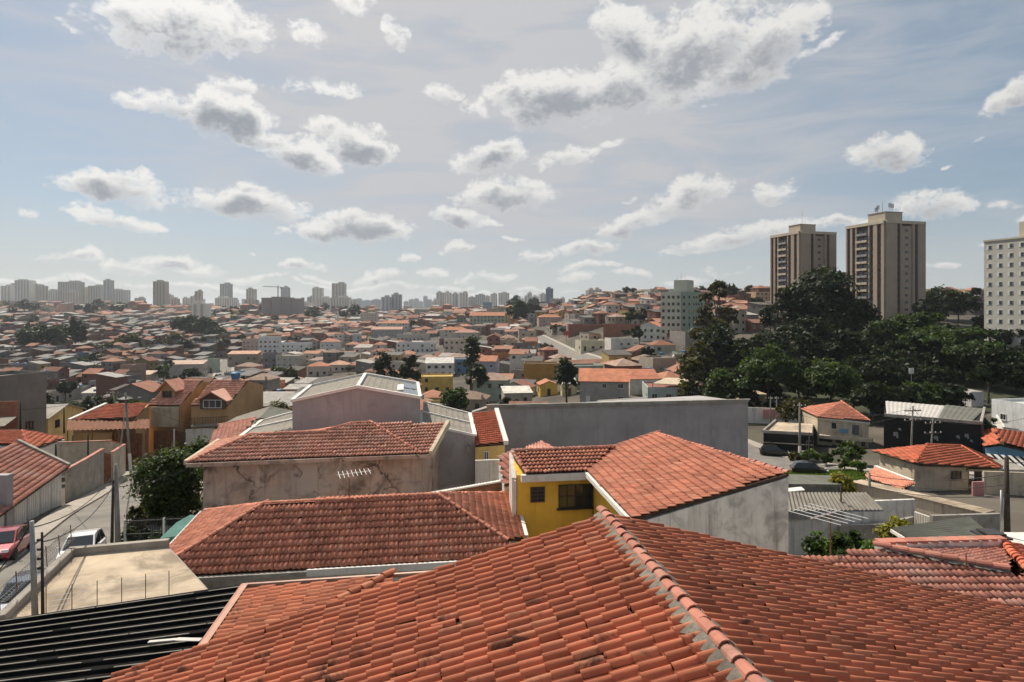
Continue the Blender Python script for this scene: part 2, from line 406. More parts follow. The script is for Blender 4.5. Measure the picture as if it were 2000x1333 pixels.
flat('frame_white', (.66, .64, .60), .6)
flat('frame_brown', (.11, .065, .04), .7)
flat('frame_dark', (.035, .033, .032), .6)
flat('tyre', (.018, .018, .018), .9)
flat('rim', (.45, .45, .46), .35, .8)
flat('car_white', (.78, .77, .75), .3, 0, .5, .6)
flat('car_red', (.30, .012, .022), .3, .2, .5, .8)
flat('car_blue', (.035, .05, .085), .3, .2, .5, .8)
flat('car_black', (.012, .012, .013), .3, .2, .5, .8)
flat('car_silver', (.42, .43, .44), .3, .6, .5, .6)
flat('lamp_clear', (.75, .75, .75), .15, 0, .6)
flat('lamp_red', (.30, .012, .01), .2, 0, .6)
for nm, c in (('paint_teal', (.13, .36, .33)), ('paint_lime', (.42, .44, .16)), ('paint_violet', (.17, .15, .33)), ('paint_orange', (.48, .19, .10)), ('paint_blue', (.17, .34, .48)), ('paint_pink', (.52, .24, .22)), ('paint_red', (.42, .07, .05)), ('paint_green', (.30, .38, .24))):
    surf(nm, c, .85, .12, 1, streak=.2)

def tree_mat(name, col, hue=.35):
    """leaves: each its own tone, light passes through"""
    n, b = newmat(name)
    nt_ = n.nt; out = [q for q in nt_.nodes if q.type == 'OUTPUT_MATERIAL'][0]
    r = n.new('ShaderNodeNewGeometry').outputs['Random Per Island']
    a = n.new('ShaderNodeVertexColor'); a.layer_name = 'Col'
    cs = n.vmath('SCALE', tuple(col), None); n.set(cs.node.inputs['Scale'], n.ramp(r, 0, 1, .6, 1.45, False))
    c = n.mix(1., cs, a.outputs[0], 'MULTIPLY')
    n.set(b.inputs['Base Color'], c); b.inputs['Roughness'].default_value = .55; b.inputs['Specular IOR Level'].default_value = .25
    tr = n.new('ShaderNodeBsdfTranslucent'); n.set(tr.inputs[0], n.mix(1., c, (1.5, 1.4, .5), 'MULTIPLY'))
    ms = n.new('ShaderNodeMixShader'); ms.inputs[0].default_value = hue
    nt_.links.new(b.outputs[0], ms.inputs[1]); nt_.links.new(tr.outputs[0], ms.inputs[2]); nt_.links.new(ms.outputs[0], out.inputs[0])
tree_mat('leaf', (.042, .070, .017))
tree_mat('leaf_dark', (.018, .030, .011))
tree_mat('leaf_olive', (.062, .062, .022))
tree_mat('leaf_yellow', (.22, .21, .03))
tree_mat('leaf_fresh', (.085, .15, .03))

# ------------------------------------------------------------------ terrain
TCOL = [  # photo column, then (depth, height below/above the camera)
 (-600, [(2, -10), (25, -12.2), (45, -14.6), (87, -20), (150, -29), (220, -33), (300, -34), (450, -30), (650, -20), (900, -8), (1300, 0), (2500, 2), (9000, -10)]),
 (0,    [(2, -10), (25, -12.2), (45, -14.6), (87, -20), (150, -29), (220, -33), (300, -34), (450, -30), (650, -20), (900, -8), (1300, 0), (2500, 2), (9000, -10)]),
 (250,  [(2, -10), (25, -12.2), (45, -14.6), (87, -20), (150, -28), (220, -32), (300, -34), (450, -31), (650, -22), (900, -10), (1300, -1), (2500, 0), (9000, -10)]),
 (500,  [(2, -10), (25, -12.4), (45, -14.8), (87, -20), (150, -27), (220, -31), (300, -33), (450, -31), (650, -24), (900, -14), (1300, -5), (2500, -3), (9000, -14)]),
 (750,  [(2, -10), (25, -12.5), (45, -14.8), (87, -19.5), (150, -25), (220, -29), (300, -30), (450, -27), (650, -20), (900, -13), (1300, -10), (2500, -10), (9000, -20)]),
 (1000, [(2, -10), (25, -12.6), (45, -14.5), (87, -19.5), (150, -24), (220, -27), (300, -26.5), (450, -19), (600, -10), (800, -4), (1300, -10), (2500, -10), (9000, -20)]),
 (1250, [(2, -10), (25, -12.6), (45, -15), (90, -20.5), (120, -21.5), (150, -21.5), (220, -19.5), (300, -13), (400, -3), (500, 6), (620, 12), (900, 8), (2500, -10), (9000, -20)]),
 (1500, [(2, -10), (25, -12.8), (45, -15.5), (60, -17.5), (90, -21.2), (120, -21.5), (150, -20), (200, -16), (260, -9), (330, -1), (420, 6), (600, 11), (900, 8), (2500, -10), (9000, -20)]),
 (2000, [(2, -10), (25, -12.4), (45, -15.5), (60, -17.5), (90, -19.5), (120, -18), (150, -15), (200, -10), (300, -2), (450, 6), (600, 10), (900, 8), (2500, -10), (9000, -20)]),
 (2600, [(2, -10), (25, -12), (45, -15), (60, -17.5), (90, -19.5), (120, -18), (150, -15), (200, -10), (300, -2), (450, 6), (600, 10), (900, 8), (2500, -10), (9000, -20)])]
_az = np.array([math.atan((c-CX)/F) for c, _ in TCOL])
def terrain(x, y):
    x = np.asarray(x, float); y = np.asarray(y, float)
    az = np.clip(np.arctan2(x, y), _az[0], _az[-1]); r = np.maximum(np.hypot(x, y), 2.)
    hs = []
    for a, (c, tb) in zip(_az, TCOL):
        lr = np.log(np.array([d/math.cos(a) for d, _ in tb])); hs.append(np.interp(np.log(r), lr, [z for _, z in tb]))
    hs = np.array(hs)
    i = np.clip(np.searchsorted(_az, az)-1, 0, len(_az)-2)
    t = (az-_az[i])/(_az[i+1]-_az[i]); t = t*t*(3-2*t)
    flat_i = np.arange(az.size).reshape(az.shape)
    h = hs.reshape(len(_az), -1); ii = i.ravel(); k = flat_i.ravel()
    return (h[ii, k]*(1-t.ravel())+h[ii+1, k]*t.ravel()).reshape(az.shape)
def TZ(x, y): return float(terrain(np.array([x]), np.array([y]))[0])
def ground_at(px, py):
    """where the ray through a pixel meets the ground"""
    d = ray(px, py); D = np.exp(np.linspace(math.log(8), math.log(3000), 900))
    z = terrain(D*d.x, D); hit = np.where(D*d.z <= z)[0]
    D = D[hit[0]] if len(hit) else D[-1]
    return Vector((D*d.x, D, TZ(D*d.x, D)))
surf('ground_mix', (.10, .085, .068), 1., .45, .05, dirt=.55, dirtcol=(.05, .065, .03), dscale=.03, bump=.0)
def build_ground():
    a = np.concatenate([np.radians(np.arange(-180, -56, 4.)), np.radians(np.arange(-56, 56, .5)), np.radians(np.arange(56, 180, 4.))])
    r = np.concatenate([[.5], np.exp(np.linspace(math.log(2), math.log(9000), 300))])
    A, RR = np.meshgrid(a, r); X, Y = RR*np.sin(A), RR*np.cos(A); Z = terrain(X, Y)
    na, nr = len(a), len(r); V = np.stack([X, Y, Z], -1).reshape(-1, 3)
    i, j = np.meshgrid(np.arange(na), np.arange(nr-1)); i = i.ravel(); j = j.ravel(); i2 = (i+1) % na
    o = link('ground', bulk_mesh('ground', V, np.stack([j*na+i, (j+1)*na+i, (j+1)*na+i2, j*na+i2], -1), 'ground_mix'))
    o['kind'] = 'structure'
    o.data.polygons.foreach_set('use_smooth', [True]*len(o.data.polygons))
build_ground()

# ------------------------------------------------------------------ clay tile roofs
def tile_verts(w, l, segs=8, h=.05):
    lf_ = .028 if segs == 8 else .078
    """one Portuguese-type tile: flat channel and roll, lower edge lifted over the next course"""
    if segs == 8: prof = [(0, .014), (.10, .0), (.26, .0), (.40, .006), (.52, .030), (.64, .047), (.76, .050), (.88, .036), (1.02, .010)]
    else: prof = [(0, .012), (.25, 0), (.45, .012), (.62, .046), (.82, .046), (1.02, .010)]
    k = h/.05
    top = [(x*w-w/2, y*l, z*k+lift) for y, lift in ((-.04, lf_), (1.06, .0)) for x, z in prof]
    n = len(prof)
    low = [(x*w-w/2, -.04*l, z*k+lf_-.026) for x, z in prof]
    fs = [(i, i+1, n+i+1, n+i) for i in range(n-1)]+[(2*n+i, 2*n+i+1, i+1, i) for i in range(n-1)]
    return np.array(top+low), np.array(fs)
_tm = {}
def tile_mesh(w, l, segs, h, mat):
    k = (w, l, segs, h, mat)
    if k not in _tm:
        v, f = tile_verts(w, l, segs, h); me = bpy.data.meshes.new('roof_tile'); me.from_pydata([tuple(p) for p in v], [], [tuple(x) for x in f])
        me.materials.append(MAT[mat]); me.polygons.foreach_set('use_smooth', [i < segs for i in range(len(f))]); _tm[k] = me
    return _tm[k]
def cap_mesh(r, l, mat):
    k = ('cap', r, l, mat)
    if k not in _tm:
        mb = MB(); n = 6
        vs = []
        for y, q in ((0, 1.0), (l*1.12, .84)):
            for i in range(n+1):
                t = math.pi*i/n; vs.append((r*q*math.cos(t), y, r*q*math.sin(t)*.85-.01+(.022 if y == 0 else 0)))
        for i in range(n+1):
            t = math.pi*i/n; vs.append((r*.84*math.cos(t), 0, r*.84*math.sin(t)*.85-.01+.016))
        m = n+1
        mb.add(vs, [(i, i+1, m+i+1, m+i)[::-1] for i in range(n)]+[(2*m+i, 2*m+i+1, i+1, i)[::-1] for i in range(n)])
        _tm[k] = mb.mesh('ridge_tile', mat)
    return _tm[k]
def in_poly(u, v, poly):
    r = np.zeros(len(u), bool); n = len(poly)
    for i in range(n):
        (x0, y0), (x1, y1) = poly[i], poly[(i+1) % n]
        c = ((y0 > v) != (y1 > v)) & (u < (x1-x0)*(v-y0)/((y1-y0) if abs(y1-y0) > 1e-9 else 1e-9)+x0); r ^= c
    return r
def face_frame(pts):
    n = Vector((0, 0, 0))
    for i in range(len(pts)): n += (pts[i]-pts[0]).cross(pts[(i+1) % len(pts)]-pts[0])
    n.normalize()
    if n.z < 0: n = -n
    V = (Vector((0, 0, 1))-n*n.z).normalized(); U = V.cross(n)
    return U, V, n
def tiled_roof(house, faces, mat, w=.2, l=.34, segs=8, h=.05, ridges=(), keep=300, capr=.12, capmat=None, mortar=0., jitter=1., deckmat='deck', name='roof', thick=.10):
    """deck, courses of tiles (the nearest as single objects), ridge tiles bedded in mortar"""
    base = world_of(house)
    mb = MB()
    for pts in faces:
        U, V, n = face_frame(pts); mb.slab([p-n*.012 for p in pts], thick, vec=-n*thick)
    roof = part(house, name, mb, deckmat)
    rng = np.random.default_rng(len(faces)*17+int(abs(base.x*7)))
    mats4 = []
    for pts in faces:
        U, V, n = face_frame(pts); o = min(pts, key=lambda p: p.dot(V))
        uv = [((p-o).dot(U), (p-o).dot(V)) for p in pts]
        us = [q[0] for q in uv]; vs = [q[1] for q in uv]
        gu, gv = np.meshgrid(np.arange(min(us)+w/2, max(us), w), np.arange(0, max(vs), l))
        gu, gv = gu.ravel(), gv.ravel()
        ok = in_poly(gu, gv+l*.45, uv); gu, gv = gu[ok], gv[ok]
        gu = gu+rng.normal(0, .006*jitter, len(gu)); gv = gv+rng.normal(0, .010*jitter, len(gv)); gv = gv-np.where(rng.random(len(gv)) < .02*jitter, rng.uniform(.02, .09, len(gv)), 0); a = rng.normal(0, .012*jitter, len(gu))*np.where(rng.random(len(gu)) < .05, 3.5, 1); dz = np.abs(rng.normal(0, .004*jitter, len(gu)))
        Un, Vn, nn = np.array(U), np.array(V), np.array(n)
        pos = np.array(o)+gu[:, None]*Un+gv[:, None]*Vn+dz[:, None]*nn
        ux = np.cos(a)[:, None]*Un+np.sin(a)[:, None]*Vn; vx = -np.sin(a)[:, None]*Un+np.cos(a)[:, None]*Vn
        mats4.append((pos, ux, vx, np.repeat(nn[None], len(gu), 0)))
    pos = np.concatenate([m[0] for m in mats4]); ux = np.concatenate([m[1] for m in mats4]); vx = np.concatenate([m[2] for m in mats4]); nx = np.concatenate([m[3] for m in mats4])
    # the tiles that show largest: near the camera, inside the frame, on slopes that face it
    d = np.linalg.norm(pos, axis=1); px = CX+pos[:, 0]/np.maximum(pos[:, 1], .1)*F; py = HY-pos[:, 2]/np.maximum(pos[:, 1], .1)*F
    seen = (pos[:, 1] > .5) & (px > 5) & (px < 1995) & (py > 0) & (py < 1328) & ((nx*-pos).sum(1) > 0)
    score = np.where(seen, -d, -1e6-d); order = np.argsort(-score)
    sel = [i for i in order[:keep] if seen[i]]
    me = tile_mesh(w, l, segs, h, mat); wb = np.array(world_of(roof))
    for i in sel:
        o = bpy.data.objects.new('roof_tile', me); C.objects.link(o); o.parent = roof
        M = Matrix.Identity(4)
        for r_ in range(3): M[r_][0], M[r_][1], M[r_][2], M[r_][3] = ux[i, r_], vx[i, r_], nx[i, r_], pos[i, r_]-wb[r_]
        o.matrix_local = M
    rest = np.setdiff1d(np.arange(len(pos)), np.array(sel, int))
    if len(rest):
        tv, tf = tile_verts(w, l, segs, h)
        Vv = (pos[rest][:, None]-wb)+tv[None, :, 0:1]*ux[rest][:, None]+tv[None, :, 1:2]*vx[rest][:, None]+tv[None, :, 2:3]*nx[rest][:, None]
        Ff = tf[None]+(np.arange(len(rest))*len(tv))[:, None, None]
        o = link('tile_courses', bulk_mesh('tile_courses', Vv.reshape(-1, 3), Ff.reshape(-1, 4), mat), roof); o['kind'] = 'stuff'
        o.data.polygons.foreach_set('use_smooth', np.tile(np.arange(len(tf)) < segs, len(rest)))
    for (a, b) in ridges:
        dv = (b-a); L = dv.length; dv = dv/L; up = Vector((0, 0, 1)); xx = dv.cross(up).normalized(); zz = xx.cross(dv)
        if mortar:
            mm = MB(); prev = None
            steps = int(L/.12); rows = []
            for k in range(steps+1):
                c = a+dv*(L*k/steps); wl, wr = [mortar*(1+.5*(rng.random()-.5)+(.25 if rng.random() < .2 else 0)) for _ in (0, 1)]
                rows.append((c-xx*wl+zz*(.075-wl*.268), c-xx*wl*.4+zz*(.085+.02*rng.random()), c+xx*wr*.4+zz*(.085+.02*rng.random()), c+xx*wr+zz*(.07-wr*.268)))
            for r0, r1 in zip(rows, rows[1:]): mm.add(list(r0)+list(r1), [(q, q+1, q+5, q+4) for q in range(3)])
            part(roof, 'mortar_bed', mm, 'mortar')
        cl = .36*capr/.12; cm = cap_mesh(capr, cl, capmat or mat)
        for k in range(int(L/cl)+1):
            o = bpy.data.objects.new('ridge_tile', cm); C.objects.link(o); o.parent = roof
            p = a+dv*(k*cl)+zz*((.085 if mortar else .035)+.006*rng.normal())+xx*(.008*rng.normal()); an = .03*rng.normal()
            if (p-a).length > L-.05: continue
            x2 = xx*math.cos(an)+dv*math.sin(an); y2 = dv*math.cos(an)-xx*math.sin(an)
            M = Matrix.Identity(4)
            for r_ in range(3): M[r_][0], M[r_][1], M[r_][2], M[r_][3] = x2[r_], y2[r_], zz[r_], p[r_]-wb[r_]
            o.matrix_local = M
    return roof
def base_of(pts, z=None):
    c = sum((Vector(p) for p in pts), Vector())/len(pts); return Vector((c.x, c.y, TZ(c.x, c.y) if z is None else z))
def shrink(pts, k):
    c = sum((Vector(p) for p in pts), Vector())/len(pts); return [c+(Vector(p)-c)*k for p in pts]
def window(t, c, right, w, h, nx=1, ny=1, frame='frame_white', glass='glass', fw=.06, out=.05, name='window', sill=False, panes=True):
    """frame and mullions with panes set in; c is the middle on the wall, right runs along it (world coordinates)"""
    right = Vector(right).normalized(); up = Vector((0, 0, 1)); nrm = right.cross(up)
    c = Vector(c); fr = MB(); f0 = c+nrm*(out/2)
    for s in (-1, 1):
        q = f0+right*(s*(w/2-fw/2)); box_o(fr, q, right, nrm, up, fw, out, h)
        q = f0+up*(s*(h/2-fw/2)); box_o(fr, q, right, nrm, up, w-2*fw, out, fw)
    for i in range(1, nx): box_o(fr, f0+right*(-w/2+w*i/nx), right, nrm, up, fw*.7, out*.9, h-2*fw)
    for j in range(1, ny): box_o(fr, f0+up*(-h/2+h*j/ny), right, nrm, up, w-2*fw, out*.8, fw*.7)
    if sill: box_o(fr, c+nrm*(out)-up*(h/2+.05), right, nrm, up, w+.2, out*3, .07)
    o = part(t, name, fr, frame)
    if panes:
        for i in range(nx):
            for j in range(ny):
                pm = MB(); box_o(pm, c+nrm*.012+right*(-w/2+w*(i+.5)/nx)+up*(-h/2+h*(j+.5)/ny), right, nrm, up, w/nx-fw*.6, .018, h/ny-fw*.6)
                part(o, 'pane', pm, glass)
    else:
        pm = MB(); box_o(pm, c+nrm*.012, right, nrm, up, w-fw, .018, h-fw); part(o, 'pane', pm, glass)
    return o
def box_o(mb, c, r, n, u, w, d, h, mi=None):
    vs = [c+r*(sx*w/2)+n*(sy*d/2)+u*(sz*h/2) for sz in (-1, 1) for sx, sy in ((-1, 1), (1, 1), (1, -1), (-1, -1))]
    mb.add(vs, [(3, 2, 1, 0), (4, 5, 6, 7), (0, 1, 5, 4), (1, 2, 6, 5), (2, 3, 7, 6), (3, 0, 4, 7)], mi)
def sheet(a, b, c, d, pitch, amp, nseg=1, kind='wave', thick=.012):
    """corrugated sheet on the quad a-b (lower edge) d-c (upper edge); ribs run from a-b to d-c"""
    a, b, c, d = map(Vector, (a, b, c, d)); L = max((b-a).length, (c-d).length); n = max(2, int(L/pitch))
    nrm = (b-a).cross(d-a).normalized()
    if nrm.z < 0: nrm = -nrm
    prof = [(0, 0), (.25, .5), (.5, 1), (.75, .5)] if kind == 'wave' else ([(0, 0), (.5, 0), (.62, 1), (.88, 1)] if kind == 'trap' else [(0, 0), (.76, .12), (.84, 1), (.92, .9)])
    mb = MB(); top = []
    for i in range(n):
        for t, z in prof: top.append(((i+t)/n, z*amp))
    top.append((1, 0))
    vs = []
    for j in range(nseg+1):
        v = j/nseg
        for u, z in top: vs.append((a+(b-a)*u)*(1-v)+(d+(c-d)*u)*v+nrm*z)
    m = len(top)
    mb.add(vs, [(j*m+i, j*m+i+1, (j+1)*m+i+1, (j+1)*m+i) for j in range(nseg) for i in range(m-1)])
    lo = [p-nrm*thick for p in vs]
    mb.add(lo, [((j+1)*m+i, (j+1)*m+i+1, j*m+i+1, j*m+i) for j in range(nseg) for i in range(m-1)])
    for q, w2 in ((0, 1), (nseg*m, 0)):
        mb.add([vs[q+i] for i in range(m)]+[lo[q+i] for i in range(m)], [((i, i+m, i+m+1, i+1) if w2 else (i, i+1, i+m+1, i+m)) for i in range(m-1)])
    return mb

# ------------------------------------------------------------------ the near house: gable roof under the window
rd = Vector((-.1425, .9898, 0)); lf = Vector((-.9898, -.1425, 0))
A0 = PZ(1180, 1010, -4.0); A1 = A0-rd*11.5
dl = lf*8.7+Vector((0, 0, -.268*8.7)); dr = -lf*10.5+Vector((0, 0, -.268*10.5))
near = wthing('tiled_house', 'nearest house with large red clay gable roof and mossy mortared ridge', 'house', base_of([A0+dl, A0+dr, A1+dl, A1+dr]))
mb = MB(); mb.walls([A0+dl*.97-rd*.3-Vector((0, 0, .2)), A0-rd*.3-Vector((0, 0, .25)), A0+dr*.97-rd*.3-Vector((0, 0, .2)), A1+dr*.97-Vector((0, 0, .2)), A1-Vector((0, 0, .25)), A1+dl*.97-Vector((0, 0, .2))], -12.5)
part(near, 'wall', mb, 'dirty_white')
tiled_roof(near, [[A0, A0+dl, A1+dl, A1], [A0, A1, A1+dr, A0+dr]], 'tile_near', w=.205, l=.335, ridges=[(A1, A0+rd*.05)], capr=.10, capmat='tile_pink', mortar=.22, jitter=1.7, h=.098)

# small lower roof with a copper-coloured gutter beyond the left verge
B0, B1, B2 = PZ(769, 1120, -6.2), PZ(474, 1140, -6.75), PZ(400, 1245, -6.75)
e1 = (B2-B1)*.35
sm = wthing('lean_to_roof', 'small lower clay tile roof framed by a copper gutter beside the near roof', 'roof', base_of([B0, B1, B2], -12.3))
tf0, tf1, tf2 = PP(755, 1126, B0, B1, B2), PP(492, 1151, B0, B1, B2), PP(410, 1262, B0, B1, B2)
tiled_roof(sm, [[tf0, tf1, tf2, tf2+(tf0-tf1)]], 'tile_near', w=.19, l=.32, keep=250, jitter=.8, ridges=[(PP(660, 1180, B0, B1, B2)+Vector((0, 0, .04)), PP(772, 1121, B0, B1, B2)+Vector((0, 0, .04)))], capr=.10)
mb = MB(); mb.walls([p-Vector((0, 0, .25)) for p in (tf0, tf1, tf2, tf2+(tf0-tf1))], -12.3); part(sm, 'wall', mb, 'concrete')
mb = MB(); dn = Vector((0, 0, -.05)); ex = B0+(B0-B1)*.35
mb.path([B2+e1+dn, B1+dn, ex+dn], .055, 8); mb.slab([B1, B1+(B0-B1)*.04+(B2-B1)*.02, B2+e1+(B0-B1)*.04, B2+e1], .16)
part(sm, 'gutter', mb, 'copper', smooth=False)

# dark ribbed sheet roof at the lower left
K0, K1 = PZ(-140, 1232, -8.3), PZ(474, 1141, -8.05)
K2, K3 = PZ(700, 1420, -6.8), PZ(-200, 1480, -6.8)
K2 = Vector((-3.6, 11.2, -7.95)); K3 = Vector((-14.5, 9.8, -8.2))
dk = wthing('sheet_roof_building', 'black ribbed sheet roof building at the lower left corner', 'building', base_of([K0, K1, K2, K3]))
part(dk, 'roof', sheet(K0, K3, K2, K1, .42, .085, 6, 'rib'), 'black_sheet')
nk = max(2, int(max((K3-K0).length, (K1-K2).length)/.42)); rk = random.Random(2)
for i in range(nk):                                            # broken grey strips along the rib tops
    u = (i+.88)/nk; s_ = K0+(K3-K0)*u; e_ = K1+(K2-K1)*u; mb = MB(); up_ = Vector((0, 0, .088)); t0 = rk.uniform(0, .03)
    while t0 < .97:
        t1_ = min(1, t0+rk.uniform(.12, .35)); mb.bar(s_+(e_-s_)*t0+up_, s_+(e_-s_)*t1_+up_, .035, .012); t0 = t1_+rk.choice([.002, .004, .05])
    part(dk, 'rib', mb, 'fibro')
mb = MB(); mb.walls([p-Vector((0, 0, .1)) for p in shrink([K0, K1, K2, K3], .985)], -12.5); part(dk, 'wall', mb, 'concrete')
mb = MB(); q = PZ(290, 1254, -7.9); q2 = PZ(345, 1249, -7.86); q3 = PZ(392, 1250, -7.86)
mb.bar(q, q2, .10, .02); mb.bar(q2, q3, .14, .02); single('metal_flashing', mb, 'zinc', 'bent grey metal flashing strip lying on the black ribbed roof', 'flashing')
mb = MB()
for i in range(9):
    a = Vector((-9.2+i*.22+random.uniform(-.1, .1), 11.3+random.uniform(-.2, .2), -7.95)); b = a+Vector((.5+random.uniform(-.2, .3), .5, .12)); mb.tube(a, b, .006, .006, 4)
single('fallen_antenna', mb, 'alu', 'tangle of thin fallen antenna rods on the black ribbed roof', 'antenna')

# flat concrete roof with parapet beside the street
zf = -9.7
f0, f1, f2, f3 = PZ(140, 1086, zf), PZ(330, 1068, zf), PZ(480, 1230, zf), PZ(0, 1222, zf)
fl = wthing('flat_roof_building', 'low building with bare sandy concrete roof slab and dark parapet', 'building', base_of([f0, f1, f2, f3]))
mb = MB(); mb.walls([f0, f1, f2, f3], -13.6); part(fl, 'wall', mb, 'concrete')
mb = MB(); mb.slab([p+Vector((0, 0, .03)) for p in shrink([f0, f1, f2, f3], .97)], .028); part(fl, 'roof_slab', mb, 'slab')
mb = MB(); u = Vector((0, 0, .13)); mb.bar(f0+u, f1+u, .2, .26); part(fl, 'parapet', mb, 'concrete')
mb = MB(); mb.bar(f3+u, f0+u, .2, .26); part(fl, 'parapet', mb, 'concrete')
mb = MB(); u = Vector((0, 0, .285)); mb.bar(f0+u-Vector((.12, 0, 0)), f1+u, .26, .05); mb.bar(f3+u, f0+u, .26, .05); part(fl, 'coping', mb, 'pavement')
# razor wire coil with posts on the street side of the slab
rz = wthing('razor_wire_fence', 'coiled razor wire on short posts along the flat concrete roof edge', 'fence', f0)
for k in range(6):
    p = f3*(1-k/5)+f0*(k/5)+Vector((0, 0, .46)); mb = MB(); mb.tube(p, p+Vector((-.05, 0, .75)), .018, .018, 5); part(rz, 'post', mb, 'rust')
mb = MB(); n = 420; pts = []
for k in range(n):
    t = k/n; c = f3*(1-t)+f0*t+Vector((-.05, 0, .82)); a = t*2*math.pi*34; pts.append(c+Vector((math.cos(a)*.22, 0, math.sin(a)*.22)))
mb.path(pts, .006, 3); part(rz, 'wire_coil', mb, 'metal_grey')
mb = MB()
for z in (.55, .85): mb.path([f3+Vector((0, 0, .4+z*.5)), f0+Vector((0, 0, .4+z*.5))], .006, 3)
part(rz, 'wire', mb, 'metal_grey')
# electric fence across the near side of the slab
ef = wthing('electric_fence', 'thin electric fence wires on rods crossing in front of the concrete slab', 'fence', f3)
ea, eb = PZ(90, 1186, -8.6), PZ(330, 1150, -8.6)
for k in range(6):
    p = ea*(1-k/5)+eb*(k/5); mb = MB(); mb.tube(p-Vector((0, 0, .5)), p+Vector((0, 0, .55)), .012, .012, 5); part(ef, 'rod', mb, 'rust')
for j in range(6):
    mb = MB(); z = Vector((0, 0, -.3+j*.15)); mb.path([ea+z, eb+z], .008, 3); part(ef, 'wire', mb, 'metal_grey')

# ------------------------------------------------------------------ house A: long hip roof
ze = -10.3
aFL, aFR = PZ(278, 1130, ze), PZ(1012, 1088, ze)
aRL, aRR = PZ(515, 985, -8.5), PZ(855, 967, -8.35)
aRR = PP(855, 967, aFL, aFR, aRL)
aBL, aBR = PZ(398, 1000, ze), PZ(1000, 964, ze)
aRE = PZ(1022, 1052, ze)
hA = wthing('hip_roof_house', 'long hip-roofed house with dark ridge lines below the stained wall', 'house', base_of([aFL, aFR, aBL, aBR]))
mb = MB(); mb.walls([p-Vector((0, 0, .16)) for p in shrink([aFL, aFR, aBR, aBL], .965)], -14.5); part(hA, 'wall', mb, 'white_wall')
tiled_roof(hA, [[aFL, aFR, PP(990, 1055, aFL, aFR, aRL), aRR, aRL], [aFL, aRL, aBL], [aRR, PP(990, 1055, aFL, aFR, aRL), aRE, aBR], [aRL, aRR, aBR, aBL]], 'tile_mid', w=.205, l=.36, segs=5, h=.065,
           ridges=[(aFL, aRL), (aRL, aRR), (PP(992, 1057, aFL, aFR, aRL), aRR)], capr=.11, capmat='tile_mid')
mb = MB(); g = Vector((0, 0, -.10)); ff = (aFR-aFL); yv = Vector((0, -.14, 0))
mb.bar(aFL+g+yv, aFL+ff*.42+g+yv, .2, .16); part(hA, 'gutter', mb, 'concrete')
mb = MB(); mb.bar(aFL+ff*.42+g+yv, aFR+g+yv, .12, .26); part(hA, 'fascia', mb, 'white_trim')
mb = MB(); mb.bar(aFL+g*.2+Vector((-.1, 0, 0)), aBL+g*.2+Vector((-.1, 0, 0)), .16, .14); mb.bar(aBL+g*.2, aBL+Vector((2.6, .3, 0)), .16, .3); part(hA, 'coping', mb, 'zinc')
mb = MB(); mb.bar(aRE+Vector((.15, 0, .05)), aBR+Vector((.15, 0, .05)), .16, .2); part(hA, 'coping', mb, 'white_trim')
mb = MB(); mb.slab([aFL+Vector((0, -.3, -.5)), aFL+ff*.4+Vector((0, -.3, -.5)), aFL+ff*.4+Vector((0, -1.6, -.8)), aFL+Vector((.4, -1.6, -.8))], .05); part(hA, 'lean_to', mb, 'fibro')

# ------------------------------------------------------------------ house B: stained wall
surf('stained', (.47, .31, .23), .95, .28, .5, streak=.65, dirt=.92, dirtcol=(.075, .046, .034), bump=.4, bscale=8, dscale=.5, dth=.495)
def stain_cracks():
    m = MAT['stained']; n = N(m.node_tree); b = [q for q in m.node_tree.nodes if q.type == 'BSDF_PRINCIPLED'][0]
    src = b.inputs['Base Color'].links[0].from_socket
    pos = n.new('ShaderNodeNewGeometry').outputs['Position']
    wv = n.vmath('ADD', pos, n.vmath('SCALE', n.noise(pos, .9, 5, .6, out=1), None)); wv.node.inputs[1].links[0].from_node.inputs['Scale'].default_value = 2.2
    vo = n.new('ShaderNodeTexVoronoi', feature='DISTANCE_TO_EDGE'); n.set(vo.inputs['Vector'], wv); vo.inputs['Scale'].default_value = .42
    crack = n.math('MULTIPLY', n.ramp(vo.outputs['Distance'], .0, .045, 1, 0), n.ramp(n.noise(pos, .45, 3), .42, .6))
    wash = n.ramp(n.noise(pos, .28, 4, .6), .35, .7)
    c = n.mix(n.math('MULTIPLY', wash, .55), src, (.58, .50, .44))
    n.set(b.inputs['Base Color'], n.mix(n.math('MULTIPLY', crack, .85), c, (.06, .042, .034)))
stain_cracks()
zb = -9.0
bFL, bFR = PZ(366, 904, zb), PZ(840, 886, zb)
bp = bFL+(bFR-bFL)*.3+Vector((-.25, 3.2, 1.12))
b1, b2, b3, b4 = [PP(x, y, bFL, bFR, bp) for x, y in ((488, 850), (628, 844), (684, 828), (726, 826))]
bHR = bFL+(bFR-bFL)*.962
bBR = b4+Vector((5.0, .9, -.25)); bBL = PZ(430, 861, zb)
bK = Vector((bFL.x-1.2, bFL.y+8.6, zb))
hB = wthing('stained_house', 'old house with cracked water-stained wall and sunlit hip roof', 'house', base_of([bFL, bFR, bBR, bBL]))
mb = MB(); ins = lambda p, dx, dy: p+Vector((dx, dy, -.22))
wl = [ins(bFL, .75, .35), ins(bFR, -.55, .35), ins(bFR, -.3, 7.5), ins(bFL, .6, 7.5)]
mb.walls(wl, -16.2); part(hB, 'wall', mb, 'stained')
tiled_roof(hB, [[bFL, bHR, b4, b3, b2, b1], [bFL, b1, bBL], [b4, bHR, bFR, bBR]], 'tile_old', w=.205, l=.40, segs=5, h=.07,
           ridges=[(bFL, b1), (b1, b2), (b2, b3), (b3, b4), (bHR, b4)], capr=.12, capmat='tile_mid')
